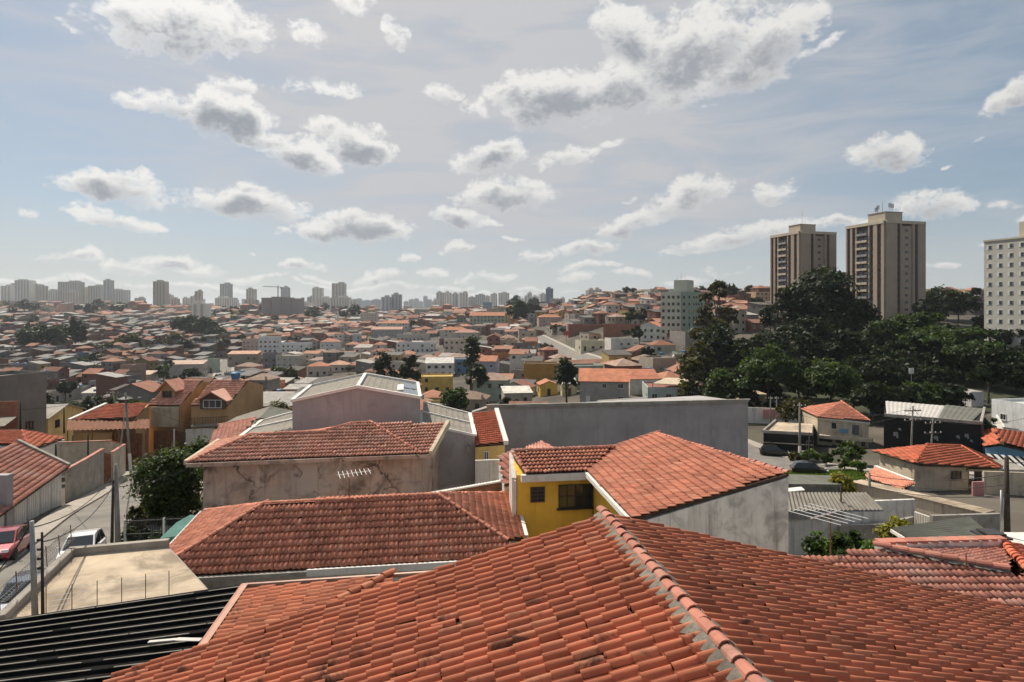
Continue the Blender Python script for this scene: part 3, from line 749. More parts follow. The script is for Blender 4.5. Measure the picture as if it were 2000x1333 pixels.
mb = MB(); mb.slab([b1, b2, b3, b4, b4+Vector((.8, 4.2, -1.3)), Vector((b1.x-.5, b1.y+4.2, zb))], .1); part(hB, 'back_slope', mb, 'tile_mid')
mb = MB(); mb.bar(bFL+Vector((0, -.1, -.13)), bFR+Vector((0, -.1, -.13)), .22, .22); part(hB, 'eave', mb, 'stained')
mb = MB(); mb.bar(bFL+Vector((-.1, 0, .0)), bBL+Vector((-.1, 0, .0)), .22, .26); part(hB, 'coping', mb, 'beige_wall')
mb = MB(); mb.bar(bFR+Vector((.05, -.1, -.02)), bBR+Vector((.1, 0, .1)), .24, .42); part(hB, 'coping', mb, 'beige_wall')

# ------------------------------------------------------------------ grey gabled hall with white-framed sheet roofs
Dw = 48.
cL, cA, cR = PD(571, 786, Dw), PD(698.6, 758.5, Dw), PD(820.5, 779.5, Dw)
bk = Vector((-1.6, 9.4, 0)); cLb, cAb, cRb = cL+bk, cA+bk, cR+bk
hall = wthing('grey_hall', 'grey rendered hall with white-edged gable roof above the stained house', 'building', base_of([cL, cR, cLb, cRb]))
mb = MB(); mb.walls([p-Vector((0, 0, .02)) for p in (cL, cA, cR, cRb, cAb, cLb)], -18.5); part(hall, 'wall', mb, 'grey_wall')
for (a, b, c, d) in ((cL, cA, cAb, cLb), (cA, cR, cRb, cAb)):
    o = Vector((0, 0, .03)); part(hall, 'roof', sheet(*[p+o+(sum((a, b, c, d), Vector())/4-p)*.03 for p in (a, b, c, d)], .5, .03, 1, 'trap'), 'fibro')
for a, b in ((cL, cA), (cA, cR), (cLb, cAb), (cAb, cRb), (cL, cLb), (cR, cRb), (cA, cAb)):
    mb = MB(); u = Vector((0, 0, .12)); mb.bar(a+u, b+u, .26, .22); part(hall, 'coping', mb, 'white_trim')
mb = MB(); a = cA+(cR-cA)*.68; mb.bar(a+bk*.25+Vector((0, 0, .1)), a+bk*.62+Vector((0, 0, .1)), .5, .1); part(hall, 'skylight_kerb', mb, 'white_trim')
for i in range(2):
    mb = MB(); a = cA+(cR-cA)*.72; b = cA+(cR-cA)*.97; s = bk*(.12 if i == 0 else .5); e = bk*(.42 if i == 0 else .9); u = Vector((0, 0, .10))
    mb.slab([a+s+u, b+s+u, b+e+u, a+e+u], .04); part(hall, 'skylight', mb, 'glass_blue')
Dv = 46.5
vFL, vFR = PD(824, 830, Dv), PD(927.5, 853, Dv); vBL, vBR = vFL+Vector((-1.2, 9.2, .25)), vFR+Vector((-1.0, 9.2, .1))
wing = wthing('hall_wing', 'lower grey lean-to wing of the hall, wall half in curved shadow', 'building', base_of([vFL, vFR, vBL, vBR]))
mb = MB(); mb.walls([vFL-Vector((.0, 0, .02)), vFR-Vector((0, 0, .02)), vBR-Vector((0, 0, .02)), vBL-Vector((0, 0, .02))], -18.5); part(wing, 'wall', mb, 'grey_wall')
o = Vector((0, 0, .03)); cc = (vFL+vFR+vBL+vBR)/4
part(wing, 'roof', sheet(*[p+o+(cc-p)*.04 for p in (vFL, vFR, vBR, vBL)], .5, .03, 1, 'trap'), 'fibro')
for a, b, wd in ((vFL, vFR, .14), (vBL, vBR, .2), (vFR, vBR, .3), ((vFL+vBL)/2, (vFR+vBR)/2, .14)):
    mb = MB(); u = Vector((0, 0, .09)); mb.bar(a+u, b+u, wd, .16); part(wing, 'coping', mb, 'white_trim')
mb = MB(); p = PD(915, 877, Dv-.15); mb.box(p, (.32, .3, .42)); mb.tube(p+Vector((0, -.1, .3)), p+Vector((0, -.3, .55)), .03, .03, 5); part(wing, 'wall_lamp', mb, 'metal_grey')
lFL, lFR = PD(468, 857, 47.5), PD(571, 838, 47.5); lBL, lBR = PD(511, 824, 56.5), PD(571, 808, 57)
lw = wthing('hall_wing', 'sheet-roofed left wing of the grey hall with white coping', 'building', base_of([lFL, lFR, lBL, lBR]))
mb = MB(); mb.walls([p-Vector((0, 0, .02)) for p in (lFL, lFR, lBR, lBL)], -18.5); part(lw, 'wall', mb, 'grey_wall')
cc = (lFL+lFR+lBL+lBR)/4
part(lw, 'roof', sheet(*[p+o+(cc-p)*.03 for p in (lFL, lFR, lBR, lBL)], .5, .03, 1, 'trap'), 'fibro')
for a, b in ((lFL, lBL), (lBL, lBR), ((lFL+lBL)/2, (lFR+lBR)/2)):
    mb = MB(); u = Vector((0, 0, .09)); mb.bar(a+u, b+u, .28, .18); part(lw, 'coping', mb, 'white_trim')
# shadow-casting roof tank stand between the two houses is the hall's own ridge; clay roof beyond the left wing
r0, r1, r2, r3 = PD(409, 869, 50), PD(471, 855, 48.6), PD(499, 817, 58.5), PD(427, 831, 58)
rp = wthing('tiled_house', 'pinkish clay roof sloping up beside the grey hall wing', 'house', base_of([r0, r1, r2, r3]))
tiled_roof(rp, [[r0, r1, PP(499, 817, r0, r1, r3), r3]], 'tile_pink', w=.21, l=.36, segs=5, keep=200, ridges=[(r3, PP(499, 817, r0, r1, r3))])
mb = MB(); mb.walls([p-Vector((0, 0, .2)) for p in (r0, r1, r2, r3)], -19.5); part(rp, 'wall', mb, 'beige_wall')
q0, q1, q2, q3 = PD(430, 832, 60), PD(505, 818, 60), PD(530, 793, 68), PD(462, 815, 66)
gr = wthing('sheet_roof_shed', 'grey fibre cement roof behind the pinkish clay roof', 'shed', base_of([q0, q1, q2, q3]))
part(gr, 'roof', sheet(q0, q1, PD(528, 794, 67), q3, .18, .05), 'fibro'); part(gr, 'roof', sheet(q1, PD(575, 812, 60), PD(572, 803, 66), PD(528, 794, 67), .18, .05), 'fibro_dark')
mb = MB(); mb.walls([p-Vector((0, 0, .1)) for p in (q0, q1, PD(575, 813, 60), PD(572, 804, 66), PD(528, 795, 67), q3)], -20.5); part(gr, 'wall', mb, 'beige_wall')

# ------------------------------------------------------------------ long blind grey wall
E0, E1 = PZ(954, 797, -8.5), PZ(1461, 785.5, -8.5)
E2 = E1+Vector((-.6, 13, -1.2)); E3 = PD(925, 806, 63)
lb = wthing('grey_hall', 'long blind grey hall wall behind the yellow house', 'building', base_of([E0, E1, E2, E3]))
mb = MB(); mb.walls([E0, E1, E2, E3], -22); part(lb, 'wall', mb, 'grey_wall')
mb = MB(); u = Vector((0, 0, .09)); mb.bar(E0+u, E1+u, .4, .16); part(lb, 'coping', mb, 'concrete')
mb = MB(); mb.bar(E0+u, E3+u, .36, .16); part(lb, 'coping', mb, 'white_trim')
for k in range(64):
    p = E0*(1-k/63)+E1*(k/63)+Vector((0, 0, .17)); mb = MB(); mb.box(p+Vector((0, 0, .05)), (.38, .3, .10), 0); part(lb, 'coping_tile', mb, 'concrete') if k % 1 == 0 else None

# ------------------------------------------------------------------ yellow house
G0, G1 = PZ(1234, 1013, -8), PZ(1147, 921, -8)
Q0 = PZ(1540, 925, -6.5)
Q1, V0 = PP(1281.5, 846.5, G0, G1, Q0), PP(1197.5, 873.5, G0, G1, Q0)
yh = wthing('yellow_house', 'bright yellow house with red clay roof and tall dirty white side wall', 'house', base_of([G0, G1, Q0, Q1]))
w0 = PZ(1030, 926, -8.0); w1 = PD(999, 882, 32.6)
wpl = (w0, G1, w1)
V0w = PP(1197.5, 873.5, *wpl)
tiled_roof(yh, [[G0, Q0, Q1, V0, G1], [w0, G1, V0w, w1]], 'tile_mid', w=.205, l=.36, segs=5, h=.065,
           ridges=[(w1, V0w), (V0, Q1), (Q0, Q1), (w0, w1)], capr=.11, capmat='tile_pink')
gd = (G0-G1).normalized(); gi = Vector((gd.y, -gd.x, 0)); gi = gi if gi.x > 0 else -gi
mb = MB(); dn = Vector((0, 0, -.16)); mb.walls([G0+dn+gi*.35, Q0+dn, Q1+dn, V0+dn, G1+dn+gi*.35], -14.5); part(yh, 'wall', mb, 'dirty_white')
mb = MB(); a, b = G0+gi*.33+gd*-.3, G1+gi*.33; mb.slab([a+dn, b+dn, b+gi*.04+dn, a+gi*.04+dn], 6.0); part(yh, 'wall', mb, 'yellow_wall')
wd_ = (G1-w0).normalized(); yb = Vector((0, .35, 0))
mb = MB(); mb.walls([w0+yb+dn+Vector((-.5, 0, 0)), G1+yb+dn+wd_*.3, V0w+dn, w1+dn+Vector((-.05, 0, 0))], -14.5); part(yh, 'wall', mb, 'yellow_wall')
mb = MB(); e = w0+Vector((-.75, .25, -.25)); f = w1+Vector((-.12, .1, -.08)); mb.walls([e, e+Vector((.22, 0, 0)), f+Vector((.2, 0, 0)), f], -14.5); part(yh, 'gable_wall', mb, 'white_wall')
mb = MB(); mb.bar(w0+Vector((-.3, .02, -.22)), G1+Vector((.05, .02, -.22)), .26, .34); part(yh, 'fascia', mb, 'white_trim')
mb = MB(); mb.bar(G1+Vector((-.02, 0, -.12)), G0+Vector((-.02, 0, -.12)), .24, .2); part(yh, 'gutter', mb, 'white_trim')
mb = MB(); mb.tube(w0+Vector((-.6, -.1, -.3)), w0+Vector((-.78, -.1, -3.5)), .05, .05, 6); part(yh, 'downpipe', mb, 'white_trim')
wl0, wl1 = w0+yb+dn+Vector((-.5, 0, 0)), G1+yb+dn+wd_*.3
for (x0, x1, y0, y1, nx, ny) in ((1036, 1064, 951, 981, 2, 4), (1091, 1157, 946, 991, 4, 2)):
    pa = wl0; pb = wl1; pc = wl0+Vector((0, 0, 1))
    p = PP((x0+x1)/2, (y0+y1)/2, pa, pb, pc); q = PP(x1, (y0+y1)/2, pa, pb, pc); r_ = PP((x0+x1)/2, y1, pa, pb, pc)
    window(yh, p, wd_, 2*(q-p).length, 2*(p-r_).length, nx, ny, 'frame_dark' if nx == 4 else 'frame_brown', 'glass', .05, .06, sill=nx == 4)
p = PP(1125, 990, wl0, wl1, wl0+Vector((0, 0, 1)))
mb = MB(); p = G1+gi*.30+gd*1.4+Vector((0, 0, -1.6)); mb.slab([p, p+gd*.9, p+gd*.9-gi*.04, p-gi*.04], 1.2); part(yh, 'shutter', mb, 'frame_brown')

# small pale yellow house between the halls
s0, s1 = PD(928, 871, 46), PD(986, 866, 46)
sy = wthing('pale_yellow_house', 'small pale yellow house with a strip of red tiles between two grey halls', 'house', base_of([s0, s1, s0+Vector((0, 5, 0)), s1+Vector((0, 5, 0))]))
s2, s3 = s1+Vector((-.9, 7.5, 1.15)), s0+Vector((-.6, 7.5, 1.15))
tiled_roof(sy, [[s0, s1, s2, s3]], 'tile_bright', w=.21, l=.36, segs=5, keep=160)
mb = MB(); mb.walls([p-Vector((0, 0, .14)) for p in (s0, s1, s2, s3)], -18); part(sy, 'wall', mb, 'pale_yellow')
mb = MB(); mb.bar(s1+Vector((.1, -.1, .05)), s2+Vector((.1, 0, .12)), .34, .3); part(sy, 'coping', mb, 'white_trim')
window(sy, PD(950, 890, 45.95), (1, 0, 0), .38, .62, 2, 1, 'frame_white', 'glass', .05, .05)
mb = MB(); a, b = PD(928, 900, 44.6), PD(986, 898, 44.6); mb.slab([a, b, b+Vector((0, .2, 0)), a+Vector((0, .2, 0))], 2.4); single('garden_wall', mb, 'white_wall', 'plain white wall under the small pale yellow house', 'wall')
# pinkish roofs just left of the yellow house
u0, u1, u2, u3 = PD(985, 947, 35), PD(1003, 941, 35), PD(1003, 880, 40.5), PD(974, 892, 40)
pk = wthing('tiled_house', 'narrow pink clay roof slope squeezed left of the yellow house', 'house', base_of([u0, u1, u2, u3]))
tiled_roof(pk, [[u0, u1, PP(1003, 880, u0, u1, u3), u3]], 'tile_pink', w=.21, l=.36, segs=5, keep=120)
mb = MB(); mb.walls([p-Vector((0, 0, .2)) for p in (u0, u1, u2, u3)], -16); part(pk, 'wall', mb, 'white_wall')
u0, u1, u2 = PD(1024, 876, 42), PD(1082, 876, 42), PD(1058, 864, 44)
pk = wthing('tiled_house', 'little clay gable peeping over the yellow house wing', 'house', base_of([u0, u1, u2]))
tiled_roof(pk, [[u0, u1, u2]], 'tile_pink', w=.21, l=.36, segs=5, keep=60)
mb = MB(); mb.walls([p-Vector((0, 0, .2)) for p in (u0, u1, u2)], -17); part(pk, 'wall', mb, 'white_wall')
# low wall with spikes and red coping between house A and the halls
a, b = PD(832, 968, 37), PD(1003, 938, 37)
sw = wthing('spiked_wall', 'low wall with red coping and a row of spikes behind the long roof', 'wall', base_of([a, b]))
mb = MB(); mb.slab([a, b, b+Vector((0, .2, 0)), a+Vector((0, .2, 0))], 3.5); part(sw, 'wall_body', mb, 'rust')
mb = MB(); mb.bar(a+Vector((0, .1, .05)), b+Vector((0, .1, .05)), .3, .08); part(sw, 'coping', mb, 'white_trim')
for k in range(30):
    p = a*(1-k/29)+b*(k/29)+Vector((0, .1, .08)); mb = MB(); mb.tube(p, p+Vector((0, 0, .28)), .014, .004, 4); part(sw, 'spike', mb, 'metal_grey')

# ------------------------------------------------------------------ roofs at the lower right
ra = PZ(1726, 1074, -6.6); rv = Vector((.0, 1, .306)); rb_, rc_ = ra+rv, ra+Vector((1, 0, 0))
pl = (ra, rb_, rc_)
h0, h1 = PP(1560, 1091, *pl), PP(1968, 1117, *pl)
hip = wthing('tiled_house', 'clay hip roof at the right edge just beyond the nearest roof', 'house', base_of([ra, h0, h1], -12.5))
n0, n1 = Vector((h0.x-.6, 13.7, 0)), Vector((h1.x+1.2, 13.7, 0))
for q in (n0, n1): q.z = ra.z+.306*(q.y-ra.y)
bt = PZ(1968, 1068, -7.4)
h2 = PZ(2060, 1068, -7.3); h3 = PZ(2080, 1150, -7.6)
tiled_roof(hip, [[n0, n1, h1, ra, h0], [ra, h1, bt]], 'tile_pink', w=.155, l=.26, segs=8, keep=300, h=.034, ridges=[(h1, ra)], capr=.13, capmat='tile_pink', mortar=.16)
mb = MB(); mb.walls([p-Vector((0, 0, .22)) for p in (n0, n1, h1, bt, ra, h0)], -13); part(hip, 'wall', mb, 'white_wall')
mb = MB(); a, b = PZ(1728, 1076, -6.62), PZ(1968, 1067, -7.3); mb.bar(a+Vector((0, .25, .02)), b+Vector((0, .25, .06)), .3, .2); part(hip, 'parapet', mb, 'dirty_white')
for k in range(12):
    p = a*(1-(k+.5)/12)+b*((k+.5)/12)+Vector((0, .25, .16)); mb = MB(); mb.box(p, (.42, .3, .07), -.02); part(hip, 'coping_tile', mb, 'tile_pink')
mb = MB(); p = PP(1887, 1112, *pl); mb.tube(p, p+Vector((.0, 0, .42)), .02, .014, 5); part(hip, 'vent_pipe', mb, 'rust')
# edge roof with big rolls at the frame's right border
c0 = Vector((bt.x+.1, bt.y, bt.z-.15)); c1 = h1+Vector((.2, 0, .1))
ro = wthing('tiled_house', 'clay roof with big shadowed rolls cut by the right frame edge', 'house', base_of([c0, c1], -12.5))
tiled_roof(ro, [[c1+Vector((0, -1.0, -.1)), c1+Vector((3.4, -1.0, -.9)), c0+Vector((3.4, .5, -.7)), c0+Vector((0, .5, .1))]], 'tile_bright', w=.26, l=.4, segs=8, h=.11, keep=200, ridges=[(c1+Vector((0, -.6, .05)), c0+Vector((0, .3, .15)))], capr=.15)
mb = MB(); mb.walls([p-Vector((0, 0, .3)) for p in (c1+Vector((0, -1.0, -.1)), c1+Vector((3.4, -1.0, -.9)), c0+Vector((3.4, .5, -.7)), c0+Vector((0, .5, .1)))], -13); part(ro, 'wall', mb, 'brick')
p = PD(1936, 1062, 21.5)
ch = wthing('chimney', 'square brick chimney with dark hooded cap behind the right clay roof', 'chimney', p-Vector((0, 0, 5.5)))
mb = MB(); mb.box(p-Vector((0, 0, 2.6)), (.62, .62, 5.4)); part(ch, 'stack', mb, 'brick')
mb = MB(); mb.slab([p+Vector((x, y, .32)) for x, y in ((-.42, -.42), (.42, -.42), (.42, .42), (-.42, .42))], .06); mb.slab([p+Vector((x, y, .42)) for x, y in ((-.3, -.3), (.3, -.3), (.3, .3), (-.3, .3))], .06); part(ch, 'cap', mb, 'dark_metal')
for sx in (-1, 1):
    for sy_ in (-1, 1):
        mb = MB(); mb.box(p+Vector((sx*.24, sy_*.24, .18)), (.06, .06, .2)); part(ch, 'cap_post', mb, 'dark_metal')

# ------------------------------------------------------------------ roads
def ribbon(pts, half, dz, name, mat, off=0., kerb=0.):
    P = [Vector((p[0], p[1], 0)) for p in pts]; Q = []
    for a, b in zip(P, P[1:]):
        n = max(1, int((b-a).length/1.6)); Q += [a+(b-a)*(k/n) for k in range(n)]
    Q.append(P[-1]); mb = MB(); rows = []
    for i, q in enumerate(Q):
        d = (Q[min(i+1, len(Q)-1)]-Q[max(i-1, 0)]).normalized(); s = Vector((d.y, -d.x, 0))
        l, r = q+s*(off-half), q+s*(off+half)
        z = max(TZ(l.x, l.y), TZ(r.x, r.y), TZ(q.x, q.y)) if kerb else None
        rows.append((Vector((l.x, l.y, TZ(l.x, l.y)+dz)), Vector((r.x, r.y, TZ(r.x, r.y)+dz))))
    if kerb:
        for (l0, r0), (l1, r1) in zip(rows, rows[1:]):
            k = Vector((0, 0, -kerb)); mb.add([l0, r0, r1, l1, l0+k, r0+k, r1+k, l1+k], [(3, 2, 1, 0)[::-1], (0, 1, 5, 4)[::-1], (1, 2, 6, 5)[::-1], (3, 0, 4, 7)[::-1]])
    else:
        for (l0, r0), (l1, r1) in zip(rows, rows[1:]): mb.add([l0, r0, r1, l1], [(0, 1, 2, 3)])
    return struct(name, mb, mat)
def road(pts, width, pave=1.4, left=True, right=True):
    ribbon(pts, width/2, .07, 'road', 'asphalt')
    if left: ribbon(pts, pave/2, .20, 'pavement', 'pavement', -(width/2+pave/2), .3)
    if right: ribbon(pts, pave/2, .20, 'pavement', 'pavement', width/2+pave/2, .3)
ROADS = []
def rd_(pts, w, **k): road(pts, w, **k); ROADS.append((pts, w))
kd = Vector((-.393, .920))
k0 = Vector((-27.5, 36)); st = [k0+kd*t+Vector((.92, .393))*3.1 for t in (-26, -10, 0, 20, 37)]
rd_([tuple(p) for p in st], 6.2)
rd_([(-62, 92), (-44.5, 78.5), (-34, 74), (-20, 70)], 6.5, pave=1.2, left=False)
vs_ = [ground_at(*q) for q in ((437, 748), (436, 735), (438, 722), (443, 710), (446, 703))]
rd_([(p.x, p.y) for p in vs_], 7)
ms = [ground_at(*q) for q in ((1180, 715), (1110, 692), (1075, 672), (1045, 655), (1015, 640), (1000, 630))]
rd_([(p.x, p.y) for p in ms], 6)
rs = [ground_at(*q) for q in ((1400, 862), (1465, 890), (1560, 915), (1650, 930))]+[Vector((52, 62, 0)), Vector((75, 66, 0))]
rd_([(p.x, p.y) for p in rs], 7, pave=2.0)

# ------------------------------------------------------------------ cars
def car_meshes(paint):
    b = MB()                                                  # x is the length axis, nose towards +x
    sec = [(-1.98, .38, .62, .62), (-1.93, .26, .80, .76), (-1.5, .2, .88, .83), (-.6, .18, .90, .85), (.5, .18, .90, .85), (1.15, .2, .86, .83), (1.7, .22, .72, .78), (1.93, .28, .60, .70), (1.99, .36, .52, .58)]
    ring = lambda x, z0, z1, w: [(x, -w*.9, z0), (x, -w, z0+(z1-z0)*.35), (x, -w*.97, z1-.04), (x, -w*.86, z1), (x, w*.86, z1), (x, w*.97, z1-.04), (x, w, z0+(z1-z0)*.35), (x, w*.9, z0)]
    vs = [p for s in sec for p in ring(*s)]; n = 8; m = len(sec)
    b.add(vs, [(k*n+i, k*n+(i+1) % n, (k+1)*n+(i+1) % n, (k+1)*n+i)[::-1] for k in range(m-1) for i in range(n)]+[tuple(range(n)), tuple(range(m*n-1, (m-1)*n-1, -1))])
    cab = [(-1.78, .86, .74), (-1.42, 1.40, .60), (-.2, 1.49, .61), (.35, 1.42, .60), (1.12, .86, .74)]
    vs = []
    for x, z, w in cab: vs += [(x, -w, z), (x, w, z)]
    b.add(vs, [(0, 1, 3, 2)[::-1], (2, 3, 5, 4)[::-1], (4, 5, 7, 6)[::-1], (6, 7, 9, 8)[::-1], (0, 2, 4, 6, 8), (1, 9, 7, 5, 3)])
    g = {}
    ws = MB(); ws.add([(1.06, -.66, .91), (1.06, .66, .91), (.42, .55, 1.385), (.42, -.55, 1.385)], [(0, 1, 2, 3)]); ws.v = [(x+.012, y, z+.016) for x, y, z in ws.v]; g['windscreen'] = ws
    rw = MB(); rw.add([(-1.75, -.62, .93), (-1.75, .62, .93), (-1.45, .53, 1.34), (-1.45, -.53, 1.34)], [(3, 2, 1, 0)]); rw.v = [(x-.012, y, z+.01) for x, y, z in rw.v]; g['rear_window'] = rw
    sides = []
    for s in (-1, 1):
        for pts in ([(-1.62, .91), (-1.34, 1.34), (-.62, 1.41), (-.62, .91)], [(-.52, .91), (-.52, 1.41), (.28, 1.36), (.92, .91)]):
            q = MB(); f = lambda z: .74-(z-.86)*.25+.012
            q.add([(x, s*f(z), z) for x, z in pts], [(0, 1, 2, 3) if s > 0 else (3, 2, 1, 0)]); sides.append(q)
    return b, g, sides
_wheel = None
def wheel_meshes():
    global _wheel
    if _wheel is None:
        t = MB(); t.lathe((0, 0, 0), [(.20, -.09), (.29, -.10), (.31, -.05), (.31, .05), (.29, .10), (.20, .09)], 18); r = MB(); r.lathe((0, 0, 0), [(.05, -.085), (.19, -.07), (.205, -.095), (.205, .095), (.19, .07), (.05, .085)], 14)
        for q in (t, r): q.v = [(x, z, y) for x, y, z in q.v]; q.f = [f[::-1] for f in q.f]
        _wheel = (t.mesh('tyre', 'tyre'), r.mesh('rim', 'rim'))
    return _wheel
def car(loc, rz, paint, label, pitch=0., group=None):
    t = thing('parked_car', label, 'car', loc, rz, group); t.rotation_euler = (0, pitch, rz)
    b, g, sides = car_meshes(paint)
    body = lpart(t, 'body', b, paint)
    for k, v in g.items(): lpart(t, k, v, 'glass')
    for v in sides: lpart(t, 'side_window', v, 'glass')
    ty, rm = wheel_meshes()
    for x in (-1.28, 1.25):
        for y in (-.76, .76):
            o = link('wheel', ty, t); o.location = (x, y, .31); p = link('rim', rm, o)
    for y in (-.55, .55):
        m = MB(); m.box((1.90, y, .64), (.16, .3, .14)); lpart(t, 'headlight', m, 'lamp_clear'); m = MB(); m.box((-1.93, y*1.2, .72), (.1, .16, .24)); lpart(t, 'tail_light', m, 'lamp_red')
    m = MB(); m.box((1.99, 0, .40), (.04, 1.0, .16)); lpart(t, 'grille', m, 'frame_dark')
    for y in (-.9, .9): m = MB(); m.box((.72, y, .95), (.12, .16, .12)); lpart(t, 'mirror', m, paint)
    return t
def gcar(px, py, rz, paint, label, **k):
    p = ground_at(px, py); p.z += .08; return car(p, rz, paint, label, **k)
hd = math.atan2(kd.y, kd.x)
pc = ground_at(8, 1092); car((pc.x, pc.y, TZ(pc.x, pc.y)+.08), hd+math.pi, 'car_red', 'red hatchback parked on the steep street at the left edge', pitch=-.13)
pc = k0+kd*-13.5+Vector((.92, .393))*3.2; car((pc.x, pc.y, TZ(pc.x, pc.y)+.08), hd+math.pi, 'car_blue', 'dark blue car at the lower left behind the concrete slab parapet', pitch=-.1)
pc = ground_at(160, 1102); car((pc.x, pc.y, TZ(pc.x, pc.y)+.08), hd+math.pi, 'car_white', 'white car partly hidden behind the razor wire beside the flat roof', pitch=-.13)
gcar(322, 889, .15, 'car_white', 'white hatchback parked in front of the orange houses')
gcar(1580, 929, -.25, 'car_black', 'black car parked beside the grass strip near the grey corrugated roof')
gcar(1590, 905, -.2, 'car_silver', 'silver car parked in front of the black-fronted shop')
gcar(428, 737, 1.2, 'car_white', 'tiny white car on the left side of the valley street'); gcar(450, 742, 1.2, 'car_silver', 'tiny silver car on the right side of the valley street')
gcar(1188, 724, .3, 'car_white', 'white car at the foot of the rising street by the red wall')
gcar(1512, 893, -.3, 'car_black', 'black car at the kerb beneath the end of the long grey wall')

# ------------------------------------------------------------------ generic small house in local coordinates (front towards -y)
def gen_house(w, d, h, roof, rng, pitch=.42, over=.35):
    """returns wall and roof bodies; the wall foot is sunk into the slope"""
    wl, rf = MB(), MB(); x, y = w/2, d/2; foot = -4.
    if roof == 'gable_x':                                      # ridge along x
        r = y*pitch; wl.add([(-x, -y, foot), (x, -y, foot), (x, y, foot), (-x, y, foot), (-x, -y, h), (x, -y, h), (x, y, h), (-x, y, h), (-x, 0, h+r), (x, 0, h+r)],
               [(0, 1, 5, 4), (2, 3, 7, 6), (1, 2, 6, 9, 5), (3, 0, 4, 8, 7)])
        X, Y, e = x+over, y+over, h-over*pitch
        for s in (-1, 1): rf.slab([(-X, s*Y, e+.12), (X, s*Y, e+.12), (X, 0, h+r+.12), (-X, 0, h+r+.12)], .12)
    elif roof == 'gable_y':
        r = x*pitch; wl.add([(-x, -y, foot), (x, -y, foot), (x, y, foot), (-x, y, foot), (-x, -y, h), (x, -y, h), (x, y, h), (-x, y, h), (0, -y, h+r), (0, y, h+r)],
               [(0, 1, 5, 8, 4), (2, 3, 7, 9, 6), (1, 2, 6, 5), (3, 0, 4, 7)])
        X, Y, e = x+over, y+over, h-over*pitch
        for s in (-1, 1): rf.slab([(s*X, -Y, e+.12), (s*X, Y, e+.12), (0, Y, h+r+.12), (0, -Y, h+r+.12)], .12)
    elif roof == 'hip':
        wl.bx(-x, x, -y, y, foot, h); X, Y = x+over, y+over; m = min(X, Y); r = m*pitch; a, b = X-m, Y-m; e = h+.02
        rf.add([(-X, -Y, e), (X, -Y, e), (X, Y, e), (-X, Y, e), (-a, -b, e+r), (a, -b, e+r), (a, b, e+r), (-a, b, e+r)] if a > b else [(-X, -Y, e), (X, -Y, e), (X, Y, e), (-X, Y, e), (-a, -b, e+r), (a, -b, e+r), (a, b, e+r), (-a, b, e+r)],
               [(0, 1, 5, 4), (1, 2, 6, 5), (2, 3, 7, 6), (3, 0, 4, 7), (3, 2, 1, 0)])
    elif roof == 'shed':
        t = d*.16; wl.add([(-x, -y, foot), (x, -y, foot), (x, y, foot), (-x, y, foot), (-x, -y, h), (x, -y, h), (x, y, h+t), (-x, y, h+t)], [(0, 1, 5, 4), (2, 3, 7, 6), (1, 2, 6, 5), (3, 0, 4, 7)])
        rf.slab([(-x-.25, -y-.35, h+.05), (x+.25, -y-.35, h+.05), (x+.25, y+.2, h+t+.12), (-x-.25, y+.2, h+t+.12)], .08)
    else:
        wl.bx(-x, x, -y, y, foot, h)
        for q in ((-x, x, -y, -y+.18), (-x, x, y-.18, y), (-x, -x+.18, -y+.18, y-.18), (x-.18, x, -y+.18, y-.18)): wl.bx(*q, h+.002, h+.55)
        rf.bx(-x+.2, x-.2, -y+.2, y-.2, h+.004, h+.06)
    return wl, rf
_wm = {}
def win_mesh(w, h, frame):
    k = (w, h, frame)
    if k not in _wm:
        m = MB(); f = .07
        for s in (-1, 1):
            m.box((s*(w/2-f/2), -.03, 0), (f, .08, h)); m.box((0, -.03, s*(h/2-f/2)), (w-2*f, .078, f))
        m.box((0, -.03, 0), (f*.6, .06, h-2*f)); m.box((0, -.06, -h/2-.04), (w+.16, .16, .06))
        p = MB(); p.box((0, 0, 0), (w-f, .03, h-f)); _wm[k] = (m.mesh('window', frame), p.mesh('pane', 'glass'))
    return _wm[k]
def add_window(t, x, y, z, rz, w=1.2, h=1.1, frame='frame_white', pane=True):
    a, b = win_mesh(w, h, frame); o = link('window', a, t); o.location = (x, y, z); o.rotation_euler = (0, 0, rz)
    link('pane', b, o); return o
def tank_mesh():
    if 'tank' not in _wm:
        m = MB(); m.lathe((0, 0, 0), [(.52, 0), (.66, .8), (.70, .84), (.70, .9), (.45, 1.05), (.2, 1.08)], 14); _wm['tank'] = m.mesh('water_tank', 'tank_blue')
    return _wm['tank']
